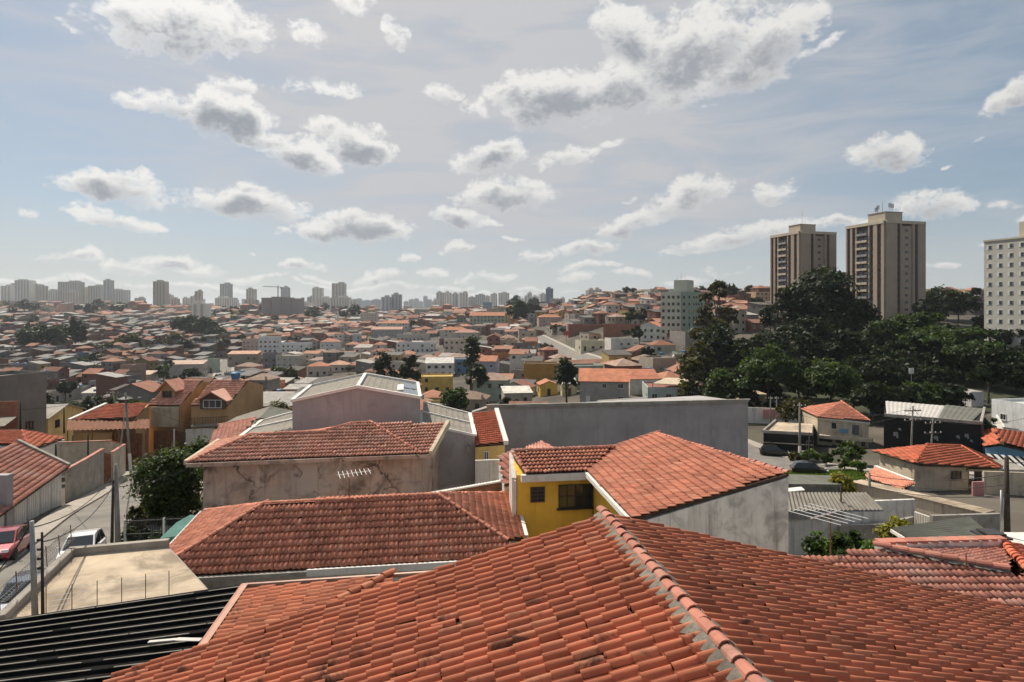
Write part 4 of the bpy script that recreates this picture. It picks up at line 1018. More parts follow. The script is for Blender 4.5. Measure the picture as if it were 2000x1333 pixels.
def house(loc, rz, w, d, h, roof, wc, rc, label, name='house', cat='house', group=None, rng=random, windows=True, door=True, tank=False, pitch=.42, sides=True):
    t = thing(name, label, cat, loc, rz, group)
    wl, rf = gen_house(w, d, h, roof, rng, pitch)
    o = lpart(t, 'wall', wl, 'wall_obj'); o.color = tuple(wc)+(1,)
    o = lpart(t, 'roof', rf, 'roof_obj'); o.color = tuple(rc)+(1,)
    fl = max(1, int(round(h/2.9)))
    if windows:
        fr = rng.choice(['frame_white', 'frame_brown', 'frame_dark'])
        for k in range(fl):
            z = k*2.9+1.55
            if z+.6 > h: break
            nx = max(1, int(w/2.8)); dx = rng.randrange(nx) if door and k == 0 else -1
            for i in range(nx):
                x = -w/2+w*(i+.5)/nx
                if i == dx:
                    m = MB(); m.box((x, -d/2-.03, 1.0), (.95, .06, 2.1)); m.box((x+.32, -d/2-.08, 1.0), (.06, .05, .14)); lpart(t, 'door', m, fr)
                elif rng.random() < .8: add_window(t, x, -d/2, z, 0, rng.choice([1.0, 1.3]), 1.1, fr)
            if sides:
                for i in range(max(1, int(d/4))):
                    y = -d/2+d*(i+.5)/max(1, int(d/4))
                    if rng.random() < .6: add_window(t, -w/2, y, z, -math.pi/2, 1.0, 1.0, fr)
                    if rng.random() < .6: add_window(t, w/2, y, z, math.pi/2, 1.0, 1.0, fr)
    if tank:
        o = link('water_tank', tank_mesh(), t); o.location = (rng.uniform(-w*.3, w*.3), rng.uniform(-d*.2, d*.3), h+.05 if roof == 'flat' else h+.05)
    return t
FOOT = []                                                     # footprints (x, y, radius) the scatter keeps clear of
def phouse(x0, x1, yeave, D, d, roof, wc, rc, label, rz=0., z=None, **k):
    """house from its photo columns and eave row at depth D"""
    w_ = (x1-x0)/F*D/max(.5, math.cos(rz)); c = PD((x0+x1)/2, yeave, D+d/2); ze_ = (HY-yeave)/F*D
    g = TZ(c.x, c.y) if z is None else z; FOOT.append((c.x, c.y, max(w_, d)*.62))
    return house((c.x, c.y, g), rz, w_, d, max(2.4, ze_-g), roof, wc, rc, label, **k)

# ------------------------------------------------------------------ left side of the street
RC, GR, CR, WH, OC = (.40, .14, .08), (.30, .28, .25), (.56, .47, .35), (.66, .63, .58), (.62, .33, .08)
e0, e1 = PZ(135, 912, -12.3), PZ(40, 980, -12.3); e1 = e0+(e1-e0)*1.7
g0 = PZ(35, 865, -10.9); g1 = g0+(e1-e0)
gar = wthing('garage_house', 'house with faded pink clay roof and white garage doors on the left street', 'house', base_of([e0, e1, g0, g1]))
tiled_roof(gar, [[e0, e1, g1, g0]], 'tile_pink', w=.24, l=.42, segs=5, keep=300, h=.05)
mb = MB(); nn = (e1-e0).normalized(); wn = Vector((nn.y, -nn.x, 0)); wn = wn if wn.x < 0 else -wn
mb.walls([e0+wn*.5+Vector((0, 0, -.15)), e1+wn*.5+Vector((0, 0, -.15)), g1+Vector((0, 0, -.15)), g0+Vector((0, 0, -.15))], -17); part(gar, 'wall', mb, 'white_wall')
mb = MB(); mb.bar(e0+Vector((0, 0, .1)), g0+Vector((0, 0, .14)), .22, .3); part(gar, 'coping', mb, 'concrete')
for k in range(7):
    a, b = e0+(e1-e0)*(.02+k*.14)+wn*.42, e0+(e1-e0)*(.145+k*.14)+wn*.42
    mb = MB(); mb.slab([a+Vector((0, 0, -.2)), b+Vector((0, 0, -.2)), b+wn*.06+Vector((0, 0, -.2)), a+wn*.06+Vector((0, 0, -.2))], 2.7)
    for j in range(6): q = a+(b-a)*((j+.5)/6)-wn*.02; mb.bar(q+Vector((0, 0, -.25)), q+Vector((0, 0, -2.85)), .04, .05)
    part(gar, 'garage_door', mb, 'white_trim')
p = PD(4, 930, 39); mb = MB(); mb.box(p+Vector((-1.6, 0, -1.6)), (4.2, .5, 3.4)); FOOT.append((p.x, p.y, 4))
single('gate_pillar', mb, 'grey_wall', 'pale grey pillar and wall at the very left edge above the red car', 'pillar')
# neighbour behind with two-sided red roof
a, b, c, d, e = PD(-60, 868, 61), PD(55, 868, 61), PD(43, 841, 66), PD(-60, 841, 66), PD(125, 856, 66)
nb = wthing('tiled_house', 'house with striped red clay roof at the left edge behind the pink roof', 'house', base_of([a, b, c, d]))
tiled_roof(nb, [[a, b, PP(43, 841, a, b, d), d], [b, PD(72, 875, 60.5), e, PP(43, 841, a, b, d)]], 'tile_bright', w=.3, l=.5, segs=5, keep=200, h=.07, ridges=[(b, PP(43, 841, a, b, d))])
mb = MB(); mb.walls([p+Vector((0, .1, -.2)) for p in (a, b, PD(72, 876, 61), e, PD(43, 843, 70), PD(-60, 843, 70))], -21); part(nb, 'wall', mb, 'white_wall')
# walls along the street
def pwall(pts, zdown, mat, label, thick=.2, cap=None, name='boundary_wall'):
    t = wthing(name, label, 'wall', base_of(pts)); mb = MB()
    for a, b in zip(pts, pts[1:]):
        d = (b-a); nrm = Vector((-d.y, d.x, 0)).normalized()*thick
        mb.slab([a, b, b+nrm, a+nrm], zdown)
    part(t, 'wall_body', mb, mat)
    if cap:
        mb = MB()
        for a, b in zip(pts, pts[1:]):
            d = (b-a); nrm = Vector((-d.y, d.x, 0)).normalized()*thick/2; mb.bar(a+nrm+Vector((0, 0, .05)), b+nrm+Vector((0, 0, .05)), thick*1.6, .09)
        part(t, 'coping', mb, cap)
    for p in pts: FOOT.append((p.x, p.y, 2.5))
    return t
pwall([PD(112, 866, 61), PD(218, 862, 64), PD(241, 869, 66)], 3.2, 'beige_wall', 'pale yellow boundary wall with brick coping on the street corner', cap='tile_pink')
pwall([PD(241, 869, 65.8), PD(216, 885, 61.5)], 3.0, 'beige_wall', 'yellow end of the corner wall facing the street', cap='tile_pink')
pwall([PD(198, 878, 60), PD(166, 897, 55), PD(127, 918, 50.5)], 3.4, 'concrete', 'sloping grey concrete wall along the pavement next to the garage', cap='tile_pink')
mb = MB(); a, b = PD(198, 884, 60.2), PD(216, 888, 61.4); mb.slab([a, b, b+Vector((0, .08, 0)), a+Vector((0, .08, 0))], 3)
single('street_gate', mb, 'rust', 'dark rusty gate between the grey wall and the yellow corner wall', 'gate')
# corner house with canopy
a, b, c, d = PD(140, 821, 76), PD(262, 816, 76), PD(288, 788, 83), PD(212, 790, 82)
co = wthing('tiled_house', 'corner house with broad orange clay roof and lean-to canopy by the tall pole', 'house', base_of([a, b, c, d])); FOOT.append((co.location.x, co.location.y, 9))
tiled_roof(co, [[a, b, PP(288, 788, a, b, d), d]], 'tile_bright', w=.3, l=.5, segs=5, keep=200, h=.06)
mb = MB(); mb.walls([p+Vector((0, .3, -.2)) for p in (a, b, c, d)], -25); part(co, 'wall', mb, 'orange_wall')
mb = MB(); mb.bar(a+Vector((-.3, 0, .05)), d+Vector((-.3, 0, .1)), .4, .2); part(co, 'coping', mb, 'white_trim')
part(co, 'canopy', sheet(PD(130, 842, 71.5), PD(292, 838, 72.5), PD(292, 820, 77), PD(132, 822, 75.8), .5, .12), 'rust')
for x in (132, 180, 232, 285): mb = MB(); p = PD(x, 842, 71.8); mb.tube(p, p-Vector((0, 0, 4)), .07, .07, 5); part(co, 'canopy_post', mb, 'rust')
pwall([PD(150, 846, 73), PD(218, 845, 73.5)], 4.5, 'orange_wall', 'orange front wall under the corrugated canopy')
mb = MB(); a, b = PD(224, 848, 73.6), PD(277, 847, 74); mb.slab([a, b, b+Vector((0, .1, 0)), a+Vector((0, .1, 0))], 4.5)
for k in range(9): q = a+(b-a)*(k+.5)/9; mb.bar(q+Vector((0, -.04, -.1)), q+Vector((0, -.04, -4)), .05, .05)
single('street_gate', mb, 'rust', 'wide dark brown slatted gate under the corrugated canopy', 'gate')
# yellow house with a concrete gable, far left
phouse(46, 128, 818, 84, 8, 'gable_x', (.62, .46, .20), (.36, .33, .29), 'ochre house with pale concrete slab roof above the left red roof', rz=.1, pitch=.3)
phouse(-60, 34, 748, 74, 9, 'flat', (.19, .18, .16), (.3, .28, .25), 'raw concrete and brick house block cut by the left frame edge', rz=-.25)
mb = MB(); a, b = PD(-60, 786, 73.6), PD(33, 784, 73.7); mb.slab([a, b, b+Vector((0, .15, 0)), a+Vector((0, .15, 0))], 3.2); single('brick_wall', mb, 'brick', 'bare red brick wall under the raw concrete block at the left edge', 'wall')
part(wthing('sheet_roof_shed', 'corrugated grey shed roof at the left edge under the brick wall', 'shed', ground_at(10, 880)), 'roof', sheet(PD(-50, 838, 68), PD(8, 833, 68), PD(33, 814, 73), PD(-50, 818, 73), .35, .07), 'fibro')

# ------------------------------------------------------------------ orange twin houses with dormers
def dormer_house(x0, x1, D, label, left):
    a, b = PD(x0, 792, D), PD(x1, 792, D); rdp = 5.2; yr = 743
    r0 = Vector((a.x+.6, a.y+rdp, (HY-yr)/F*(D+rdp))); r1 = Vector((b.x+.6, b.y+rdp, (HY-yr)/F*(D+rdp)))
    c = (a+b)/2; g = TZ(c.x, c.y)
    t = wthing('dormer_house', label, 'house', Vector((c.x, c.y+3, g)))
    FOOT.append((c.x, c.y+5, 8))
    mb = MB(); mb.walls([a+Vector((0, .2, -.1)), b+Vector((0, .2, -.1)), r1+Vector((0, 0, -.12)), r1+Vector((.3, 4.5, -1.2)), r0+Vector((0, 4.5, -1.2)), r0+Vector((0, 0, -.12))], g-3); part(t, 'wall', mb, 'orange_wall')
    tiled_roof(t, [[a, b, r1, r0]], 'tile_old', w=.3, l=.5, segs=5, keep=160, h=.06)
    m = (a+b)/2+(Vector((.5, 0, 0)) if not left else Vector((-.2, 0, 0))); W = (b-a).length*.33 if not left else (b-a).length*.2
    bz = a.z+.1; f = .5; hh = 1.7 if not left else 2.0; yb = m.y+(-.1 if not left else 1.4); zb_ = bz if not left else bz+1.0
    mb = MB(); mb.add([(m.x-W, yb, zb_-.6), (m.x+W, yb, zb_-.6), (m.x+W, yb, zb_+hh*.45), (m.x, yb, zb_+hh), (m.x-W, yb, zb_+hh*.45)]+[(m.x-W, yb+3, zb_-.6), (m.x+W, yb+3, zb_-.6), (m.x+W, yb+3, zb_+hh*.45), (m.x, yb+3, zb_+hh), (m.x-W, yb+3, zb_+hh*.45)],
           [(0, 1, 2, 3, 4), (1, 6, 7, 2), (5, 0, 4, 9), (9, 8, 7, 6, 5), (2, 7, 8, 3), (3, 8, 9, 4)])
    dm = part(t, 'dormer', mb, 'frame_brown' if not left else 'orange_wall')
    for s in (-1, 1):
        mb = MB(); mb.slab([(m.x, yb-f, zb_+hh+.12), (m.x+s*(W+.5), yb-f, zb_+hh*.45-.2), (m.x+s*(W+.5), yb+3.2, zb_+hh*.45-.2), (m.x, yb+3.2, zb_+hh+.12)], .14); part(dm, 'dormer_roof', mb, 'tile_old')
    window(t, (m.x, yb-.02, zb_+.1), (1, 0, 0), W*1.5, 1.1, 3, 1, 'frame_white' if not left else 'frame_brown', 'glass', .08, .07)
    return t, a, b
t, a, b = dormer_house(287, 350, 84, 'left orange house with a small dormer and pale roller-shutter front', True)
mb = MB(); p, q = PD(294, 795, 83.6), PD(348, 795, 83.6); mb.slab([p, q, q+Vector((0, .12, 0)), p+Vector((0, .12, 0))], 2.7)
for k in range(9): mb.bar(p+Vector((0, -.03, -.15-.29*k)), q+Vector((0, -.03, -.15-.29*k)), .05, .05)
part(t, 'shutter', mb, 'beige_wall')
mb = MB(); p, q = PD(300, 842, 83.5), PD(348, 842, 83.5); mb.slab([p, q, q+Vector((0, .12, 0)), p+Vector((0, .12, 0))], 2.8); part(t, 'garage_door', mb, 'rust')
t, a, b = dormer_house(372, 445, 84, 'right orange house with big brown gabled dormer window', False)
mb = MB(); p, q = PD(372, 832, 83), PD(446, 828, 83); mb.slab([p, q, q+Vector((0, .9, 0)), p+Vector((0, .9, 0))], .2); bal = part(t, 'balcony', mb, 'concrete')
for k in range(14):
    r_ = p+(q-p)*(k+.5)/14; mb = MB(); mb.bar(r_, r_+Vector((0, 0, .95)), .04, .04); part(bal, 'baluster', mb, 'dark_metal')
mb = MB(); mb.bar(p+Vector((0, 0, .97)), q+Vector((0, 0, .97)), .06, .06); part(bal, 'handrail', mb, 'dark_metal')
mb = MB(); p, q = PD(362, 839, 83.4), PD(419, 836, 83.4); mb.slab([p, q, q+Vector((0, .12, 0)), p+Vector((0, .12, 0))], 3.2); part(t, 'street_wall', mb, 'white_wall')
mb = MB(); p, q = PD(350, 845, 83.3), PD(362, 845, 83.3); mb.slab([p, q, q+Vector((0, .1, 0)), p+Vector((0, .1, 0))], 2.8); part(t, 'door', mb, 'frame_brown')
o = link('water_tank', tank_mesh()); o.location = PD(460, 741, 90); tag(o, 'dark water tank on top of the right orange house', 'water tank')
mb = MB(); p = PD(340, 838, 82); mb.bar(p, p-Vector((0, 0, 4.2)), .14, .14); single('gate_post', mb, 'white_trim', 'slim white post in front of the white hatchback', 'post')

# ------------------------------------------------------------------ poles and wires
def pole(px, ytop, base, r, mat, label, arms=(), white=False, group=None, drum=False):
    t = wthing('utility_pole', label, 'utility pole', base, group); top = Vector((base.x+(px-pix(base)[0])/F*base.y, base.y, (HY-ytop)/F*base.y))
    mb = MB(); mb.tube(base-Vector((0, 0, .3)), top, r, r*.62, 10); part(t, 'shaft', mb, mat, smooth=True)
    if white: mb = MB(); mb.tube(base, base+(top-base)*.22, r*1.06, r*1.0, 10); part(t, 'painted_foot', mb, 'white_trim')
    for (dz, L, an) in arms:
        c = top-Vector((0, 0, dz)); v = Vector((math.cos(an), math.sin(an), 0))*L/2; mb = MB(); mb.bar(c-v, c+v, .1, .12); am = part(t, 'crossarm', mb, 'pole_wood')
        for s in (-.9, -.3, .3, .9):
            mb = MB(); mb.lathe(c+v*s+Vector((0, 0, .06)), [(.03, 0), (.06, .05), (.04, .1), (.06, .14), (.02, .18)], 8); part(am, 'insulator', mb, 'white_trim')
    if drum:
        mb = MB(); mb.lathe(top-Vector((0, 0, 1.0)), [(.1, 0), (.75, .12), (.8, .3), (.3, .5)], 12); part(t, 'street_lamp', mb, 'dark_metal')
    return t, top
P1, t1 = pole(245, 767, ground_at(255, 920), .17, 'pole_concrete', 'tall leaning street pole with white painted foot and round lamp', white=True, drum=True)
P2, t2 = pole(220, 765, ground_at(221, 884)+Vector((-1, 4, 0)), .16, 'pole_concrete', 'tall concrete pole just left of the leaning street pole', arms=((.3, 1.6, .3),))
b3 = PZ(231, 1072, -12.6); P3, t3 = pole(226, 907, b3, .15, 'pole_concrete', 'concrete pole on the right kerb beside the dark garden tree')
b3b = b3+Vector((-.28, -.1, 0)); P3b, t3b = pole(221, 938, b3b, .09, 'pole_wood', 'thin black pole strapped to the concrete pole by the garden tree')
b4 = PZ(70, 1196, -9.2); b4 = Vector((b4.x, b4.y, -9.7)); P4, t4 = pole(62, 1018, b4, .10, 'metal_grey', 'slim grey pole rising from the flat roof corner at lower left')
b5 = PZ(84, 1192, -9.2); b5 = Vector((b5.x, b5.y, -9.7)); P5, t5 = pole(82, 1040, b5, .055, 'pole_wood', 'thin black pole next to the grey one on the flat roof corner')
for k in range(4): mb = MB(); mb.box(b5+(t5-b5)*(.62+k*.1)+Vector((-.09, 0, 0)), (.1, .08, .07)); part(P5, 'insulator', mb, 'dark_metal')
for (px, yt, yb, D, r) in ((40, 787, 840, 76, .12), (125, 796, 842, 76, .10), (172, 848, 902, 58, .09), (109, 868, 906, 52, .11)):
    b = PD(px, yb, D); pole(px, yt, b, r, 'pole_wood', 'thin dark pole standing %s' % {40: 'at the left edge beside the ochre house', 125: 'right of the ochre concrete-roofed house', 172: 'behind the sloping grey concrete wall', 109: 'on the far corner of the pink garage roof'}[px])
def wire(a, b, sag, label, r=.02, cat='cable'):
    mb = MB(); n = 14; mb.path([a+(b-a)*(k/n)-Vector((0, 0, sag*4*(k/n)*(1-k/n))) for k in range(n+1)], r, 4)
    return single('cable', mb, 'cable', label, cat, base=a)
wire(t1-Vector((0, 0, .5)), t3-Vector((0, 0, .3)), .7, 'cable from the leaning street pole down to the kerb pole'); wire(t1-Vector((0, 0, .9)), t3-Vector((0, 0, .8)), .9, 'lower cable from the leaning street pole to the kerb pole')
wire(t3-Vector((0, 0, .4)), t4-Vector((0, 0, .2)), .5, 'cable from the kerb pole to the slim grey roof pole'); wire(t3-Vector((0, 0, .9)), t5-Vector((0, 0, .3)), .6, 'cable from the kerb pole to the thin black roof pole')
wire(t2, t1, .3, 'short cable linking the two tall street poles'); wire(t1-Vector((0, 0, .6)), PD(420, 838, 83), .6, 'cable crossing in front of the orange houses'); wire(t2-Vector((0, 0, .4)), PD(-40, 800, 72), .8, 'cable leaving the left frame edge from the tall concrete pole')
wire(t4, PZ(-60, 1150, -8.0), .4, 'cable leaving the left frame edge low over the street')

# ------------------------------------------------------------------ right side: yard, sheet roofs, walls
a, b, c, d = PZ(1500, 1000, -11.6), PZ(1728, 997, -11.6), PZ(1693, 963, -11.0), PZ(1500, 963, -11.0)
ys = wthing('sheet_roof_shed', 'weathered brown-grey corrugated roof right of the dirty white wall', 'shed', base_of([a, b, c, d]))
part(ys, 'roof', sheet(a, b, PP(1693, 963, a, b, d), d, .24, .08), 'fibro')
a2, b2 = PZ(1500, 1016, -12.0), PZ(1652, 1013, -12.0)
part(ys, 'roof', sheet(a2, b2, PD(1648, 1000, a.y+.1)-Vector((0, 0, .06)), a+Vector((0, .1, -.06)), .24, .08), 'fibro')
mb = MB(); mb.walls([p-Vector((0, 0, .1)) for p in (a, b, c, d)], -16); part(ys, 'wall', mb, 'white_wall')
a, b = PD(1500, 945, 45), PD(1660, 947, 44.5); mb = MB(); mb.slab([a, b, b+Vector((1.4, 3, -.2)), a+Vector((0, 3, 0))], 3.5)
single('low_shed', mb, 'fibro_dark', 'dark flat shed roof behind the weathered corrugated roof', 'shed')
mb = MB(); p, q = PD(1541, 960, 39.5), PD(1572, 957, 39.5); mb.slab([p, q, q+Vector((0, .5, .05)), p+Vector((0, .5, .05))], .06); single('spare_sheet', mb, 'white_trim', 'white strip of sheet lying above the weathered corrugated roof', 'sheet')
pwall([PD(1710, 979, 38.2), PD(1788, 976, 38.6)], 1.5, 'white_wall', 'clean white wall panel standing in the yard')
pwall([PD(1647, 1001, 36.4), PD(1710, 999, 36.8), PD(1712, 981, 38)], 1.6, 'white_wall', 'white yard wall under the corrugated eave')
pwall([PD(1640, 1027, 35.6), PD(1730, 1024, 35.6), PD(1786, 1010, 36.4)], 2.4, 'concrete', 'mossy grey retaining wall behind the yellow-green shrub')
pwall([PD(1540, 934, 52), PD(1650, 937, 51)], 1.2, 'white_wall', 'low white wall with clay coping along the grass strip', cap='tile_pink')
a, b = PZ(1664, 942, -12.6), PZ(1925, 1004, -12.4); pwall([a, b], 2.6, 'beige_wall', 'long diagonal wall with sandy top running down to the right', thick=1.0, cap=None)
mb = MB(); dd = (b-a).normalized(); nv = Vector((-dd.y, dd.x, 0))
for k in range(14):
    p = a+(b-a)*(k/14)+Vector((0, 0, .05)); q = a+(b-a)*((k+.96)/14)+Vector((0, 0, .05)); mb.slab([p-nv*.1, q-nv*.1, q+nv*1.1, p+nv*1.1], .045+.02*(k % 2))
single('wall_capping', mb, 'slab', 'sandy coping slabs along the top of the long diagonal wall', 'coping')
pwall([PD(1822, 1008, 34.5), PD(1955, 1004, 36)], 1.6, 'concrete', 'grey block wall behind the green corrugated canopy')
ga, gb = PD(1787, 1000, 36.5), PD(1816, 1010, 35); gt = wthing('garden_gate', 'pale barred gate between the white panel and the grey block wall', 'gate', ga-Vector((0, 0, 1.1)))
for k in range(10): mb = MB(); p = ga+(gb-ga)*(k/9); mb.bar(p, p-Vector((0, 0, .9)), .03, .03); part(gt, 'bar', mb, 'white_trim')
mb = MB(); mb.bar(ga, gb, .05, .05); mb.bar(ga-Vector((0, 0, .9)), gb-Vector((0, 0, .9)), .05, .05); part(gt, 'rail', mb, 'white_trim')
# dark green canopy
a, b, c, d = PZ(1741, 1033, -10.7), PZ(1798, 1068, -10.7), PZ(1950, 1058, -10.2), PZ(1893, 1011, -10.3)
cn = wthing('sheet_canopy', 'dark green corrugated canopy on white posts in the right yard', 'canopy', base_of([a, b, c, d], -13.3))
part(cn, 'roof', sheet(a, b, c, d, .33, .10), 'fibro_dark')
mb = MB(); mb.bar(a-Vector((0, 0, .1)), b-Vector((0, 0, .1)), .12, .14); part(cn, 'edge_beam', mb, 'white_trim')
for k, f_ in enumerate((.15, .4, .9)):
    p = a+(b-a)*f_+(d-a)*.04; mb = MB(); mb.tube(p-Vector((0, 0, .1)), Vector((p.x, p.y, -13.4)), .06, .06, 8); mb.bar(p-Vector((0, 0, .6)), p+(d-a)*.08-Vector((0, 0, .1)), .05, .05); part(cn, 'post', mb, 'white_trim')
mb = MB(); p = [PZ(1915, 1040, -11.2), PZ(2080, 1040, -11.2), PZ(2080, 1075, -11.2), PZ(1930, 1075, -11.2)]; mb.slab(p, 2); single('flat_roof_building', mb, 'white_wall', 'white flat slab roof behind the chimney at the right edge', 'building')
# aerials in the yard
def yagi(base, h, az, L, n, tilt, label, rod=.9):
    t = wthing('tv_antenna', label, 'antenna', base); top = base+Vector((0, 0, h)); mb = MB(); mb.tube(base, top, .022, .018, 6); part(t, 'mast', mb, 'rust')
    d = Vector((math.cos(az), math.sin(az), tilt)); x = Vector((-math.sin(az), math.cos(az), 0)); mb = MB(); mb.bar(top-d*L*.35, top+d*L*.65, .03, .03); bm = part(t, 'boom', mb, 'alu')
    for k in range(n):
        c = top-d*L*.35+d*L*(k+.5)/n; mb = MB(); mb.tube(c-x*rod*(1-.03*k), c+x*rod*(1-.03*k), .012, .012, 5); part(t, 'rod', mb, 'alu')
    return t
yagi(PZ(1622, 1094, -7.2), 1.35, 3.78, 1.7, 5, .05, 'big television aerial with long white rods over the right yard', rod=.85)
bm_ = PZ(1644, 1030, -12.8); pole(1642, 950, bm_, .06, 'pole_wood', 'thin wooden pole in the yard in front of the corrugated roof')
yagi(PP(682, 976, aRL, aRR, aRL+Vector((0, 0, 1))), 1.15, .35, 1.5, 8, .05, 'television aerial on the ridge in front of the stained wall', rod=.62)
p = PD(534, 1118, 24.3); mb = MB(); mb.tube(p, p+Vector((0, 0, .75)), .02, .012, 5); single('aerial_rod', mb, 'rust', 'short rusty rod on the eave of the long hip roof', 'rod')
b6 = PD(1967, 1036, 33); P6, t6 = pole(1966, 893, b6, .16, 'pole_wood', 'tall dark pole at the right edge in front of the pink wall')
b7 = PD(1957, 1038, 31); pole(1956, 958, b7, .09, 'metal_grey', 'short grey post with white cap beside the dark pole')
b8 = PD(1699, 968, 39.5); P8, t8 = pole(1698, 924, b8, .10, 'pole_concrete', 'short concrete post on the long diagonal wall')
for k in range(3): wire(t8-Vector((0, 0, .15+.35*k)), t6-Vector((0, 0, .9+.55*k)), .35, '%s of three cables strung between the short post and the dark pole' % ('top', 'middle', 'lowest')[k])
wire(t6-Vector((0, 0, .3)), PD(2080, 880, 30), .2, 'cable leaving the right frame edge from the dark pole')

# ------------------------------------------------------------------ right side: houses on the cross street
a, b, c, d, e, r0, r1 = PD(1703, 881, 66), PD(1787, 905, 59), PD(1797, 908, 59), PD(1952, 915, 60), PD(1962, 905, 68), PD(1811, 869, 64), PD(1877, 871, 64.5)
m2 = wthing('hip_roof_house', 'low cream house with bright orange hip roof beside the dark pole', 'house', Vector((45, 63, TZ(45, 63)))); FOOT.append((45, 63, 11))
tiled_roof(m2, [[a, b, r0], [b, d, r1, r0], [d, e, r1]], 'tile_bright', w=.24, l=.44, segs=5, keep=300, h=.07, ridges=[(b, r0), (r0, r1), (d, r1)], capr=.13)
mb = MB(); mb.walls([p for p in (PD(1718, 886, 65.5), PD(1786, 908, 59.6), PD(1798, 911, 59.8), PD(1890, 914, 60.2), PD(1893, 908, 66), PD(1725, 884, 70))], -21); part(m2, 'wall', mb, 'beige_wall')
window(m2, PD(1868, 929, 59.95), (1, .02, 0), .95, .85, 2, 2, 'frame_brown', 'glass', .08, .07)
mb = MB(); p, q = PD(1890, 917, 60), PD(2010, 918, 62); mb.slab([p, q, q+Vector((0, 3, .3)), p+Vector((0, 3, .3))], .2); part(m2, 'porch_slab', mb, 'concrete')
mb = MB(); p, q = PD(1904, 921, 62), PD(1918, 921, 62); mb.slab([p, q, q+Vector((0, .1, 0)), p+Vector((0, .1, 0))], 2.2); part(m2, 'door', mb, 'frame_dark')
mb = MB(); p, q = PD(1900, 942, 57), PD(1922, 941, 57); mb.slab([p, q, q+Vector((0, .15, 0)), p+Vector((0, .15, 0))], 1.6); single('pink_wall', mb, 'paint_pink', 'small pink wall panel below the cream house porch', 'wall')
pwall([PD(1922, 921, 58), PD(2040, 925, 58)], 2.5, 'beige_wall', 'beige wall right of the cream house at the right edge')
a, b, c, d = PD(1690, 932, 55), PD(1760, 956, 50), PD(1786, 944, 54), PD(1710, 914, 60)
ln = wthing('lean_to_roof', 'dark red lean-to roof with a white verge below the cream house', 'roof', base_of([a, b, c, d])); tiled_roof(ln, [[a, b, PP(1786, 944, a, b, d), d]], 'tile_mid', w=.24, l=.44, segs=5, keep=200, h=.07)
mb = MB(); mb.bar(d+Vector((0, 0, .12)), c+Vector((0, 0, .12)), .3, .2); part(ln, 'verge', mb, 'white_trim')
mb = MB(); mb.walls([p-Vector((0, 0, .25)) for p in (a, b, c, d)], -19); part(ln, 'wall', mb, 'concrete')
# beige two-storey house
D1 = 96; ga_, gb_ = PD(1596, 815, D1), PD(1700, 826, D1-4); ap = PD(1645, 785, D1+4)
m1 = wthing('two_storey_house', 'beige two-storey house with pyramid clay roof facing the cross street', 'house', Vector((gb_.x-4, D1+3, TZ(gb_.x-4, D1+3)))); FOOT.append((gb_.x-4, D1+2, 8))
bc, bd = gb_+Vector((1.2, 9, 0)), ga_+Vector((1.2, 9, 0))
tiled_roof(m1, [[ga_, gb_+Vector((0, 0, .25)), ap], [gb_+Vector((0, 0, .25)), bc, ap], [bd, ga_, ap]], 'tile_mid', w=.3, l=.5, segs=5, keep=200, h=.07, ridges=[(gb_+Vector((0, 0, .25)), ap)], capr=.15)
fz = lambda y, D: (HY-y)/F*D
wv = (gb_-ga_); wr = wv.copy(); wr.z = 0; wr.normalize()
mb = MB(); mb.walls([ga_+Vector((.2, .3, -.1)), gb_+Vector((-.1, .3, -.1)), bc+Vector((-.1, 0, -.1)), bd+Vector((.2, 0, -.1))], -24); part(m1, 'wall', mb, 'beige_wall')
mb = MB(); p, q = ga_+Vector((.2, .28, -.15)), gb_+Vector((.1, .28, -.15)); mb.bar(p, q, .3, .3); part(m1, 'cornice', mb, 'white_trim')
wp = (ga_+Vector((.2, .3, 0)), gb_+Vector((-.1, .3, 0)), ga_+Vector((.2, .3, 1)))
window(m1, PP(1629, 832, *wp), wr, .8, 1.05, 1, 1, 'frame_white', 'glass', .06, .08); window(m1, PP(1671, 840, *wp), wr, .85, 1.4, 1, 1, 'frame_dark', 'glass_blue', .06, .08)
mb = MB(); p = PP(1648, 842, *wp); box_o(mb, p-Vector((wr.y, -wr.x, 0))*-.03, wr, Vector((wr.y, -wr.x, 0)), Vector((0, 0, 1)), 1.2, .05, .6); part(m1, 'wall_sign', mb, 'paint_blue')
mb = MB(); p, q = PP(1597, 851, *wp)+Vector((0, -.5, 0)), PP(1700, 859, *wp)+Vector((0, -.5, 0)); mb.bar(p, q, 1.0, .5); part(m1, 'balcony', mb, 'beige_wall')
for x in (1613, 1646): window(m1, PP(x, 860+(x-1613)*.1, *wp), wr, 1.9, .5, 1, 1, 'frame_dark', 'glass', .05, .06)
for x in (1610, 1640): mb = MB(); p = PP(x, 884, *wp); box_o(mb, p+Vector((0, -.05, 0)), wr, Vector((wr.y, -wr.x, 0)), Vector((0, 0, 1)), 2.1, .06, 2.2); part(m1, 'garage_door', mb, 'frame_dark')
window(m1, PP(1686, 868, *wp), wr, .7, .8, 1, 1, 'frame_white', 'glass', .06, .06)
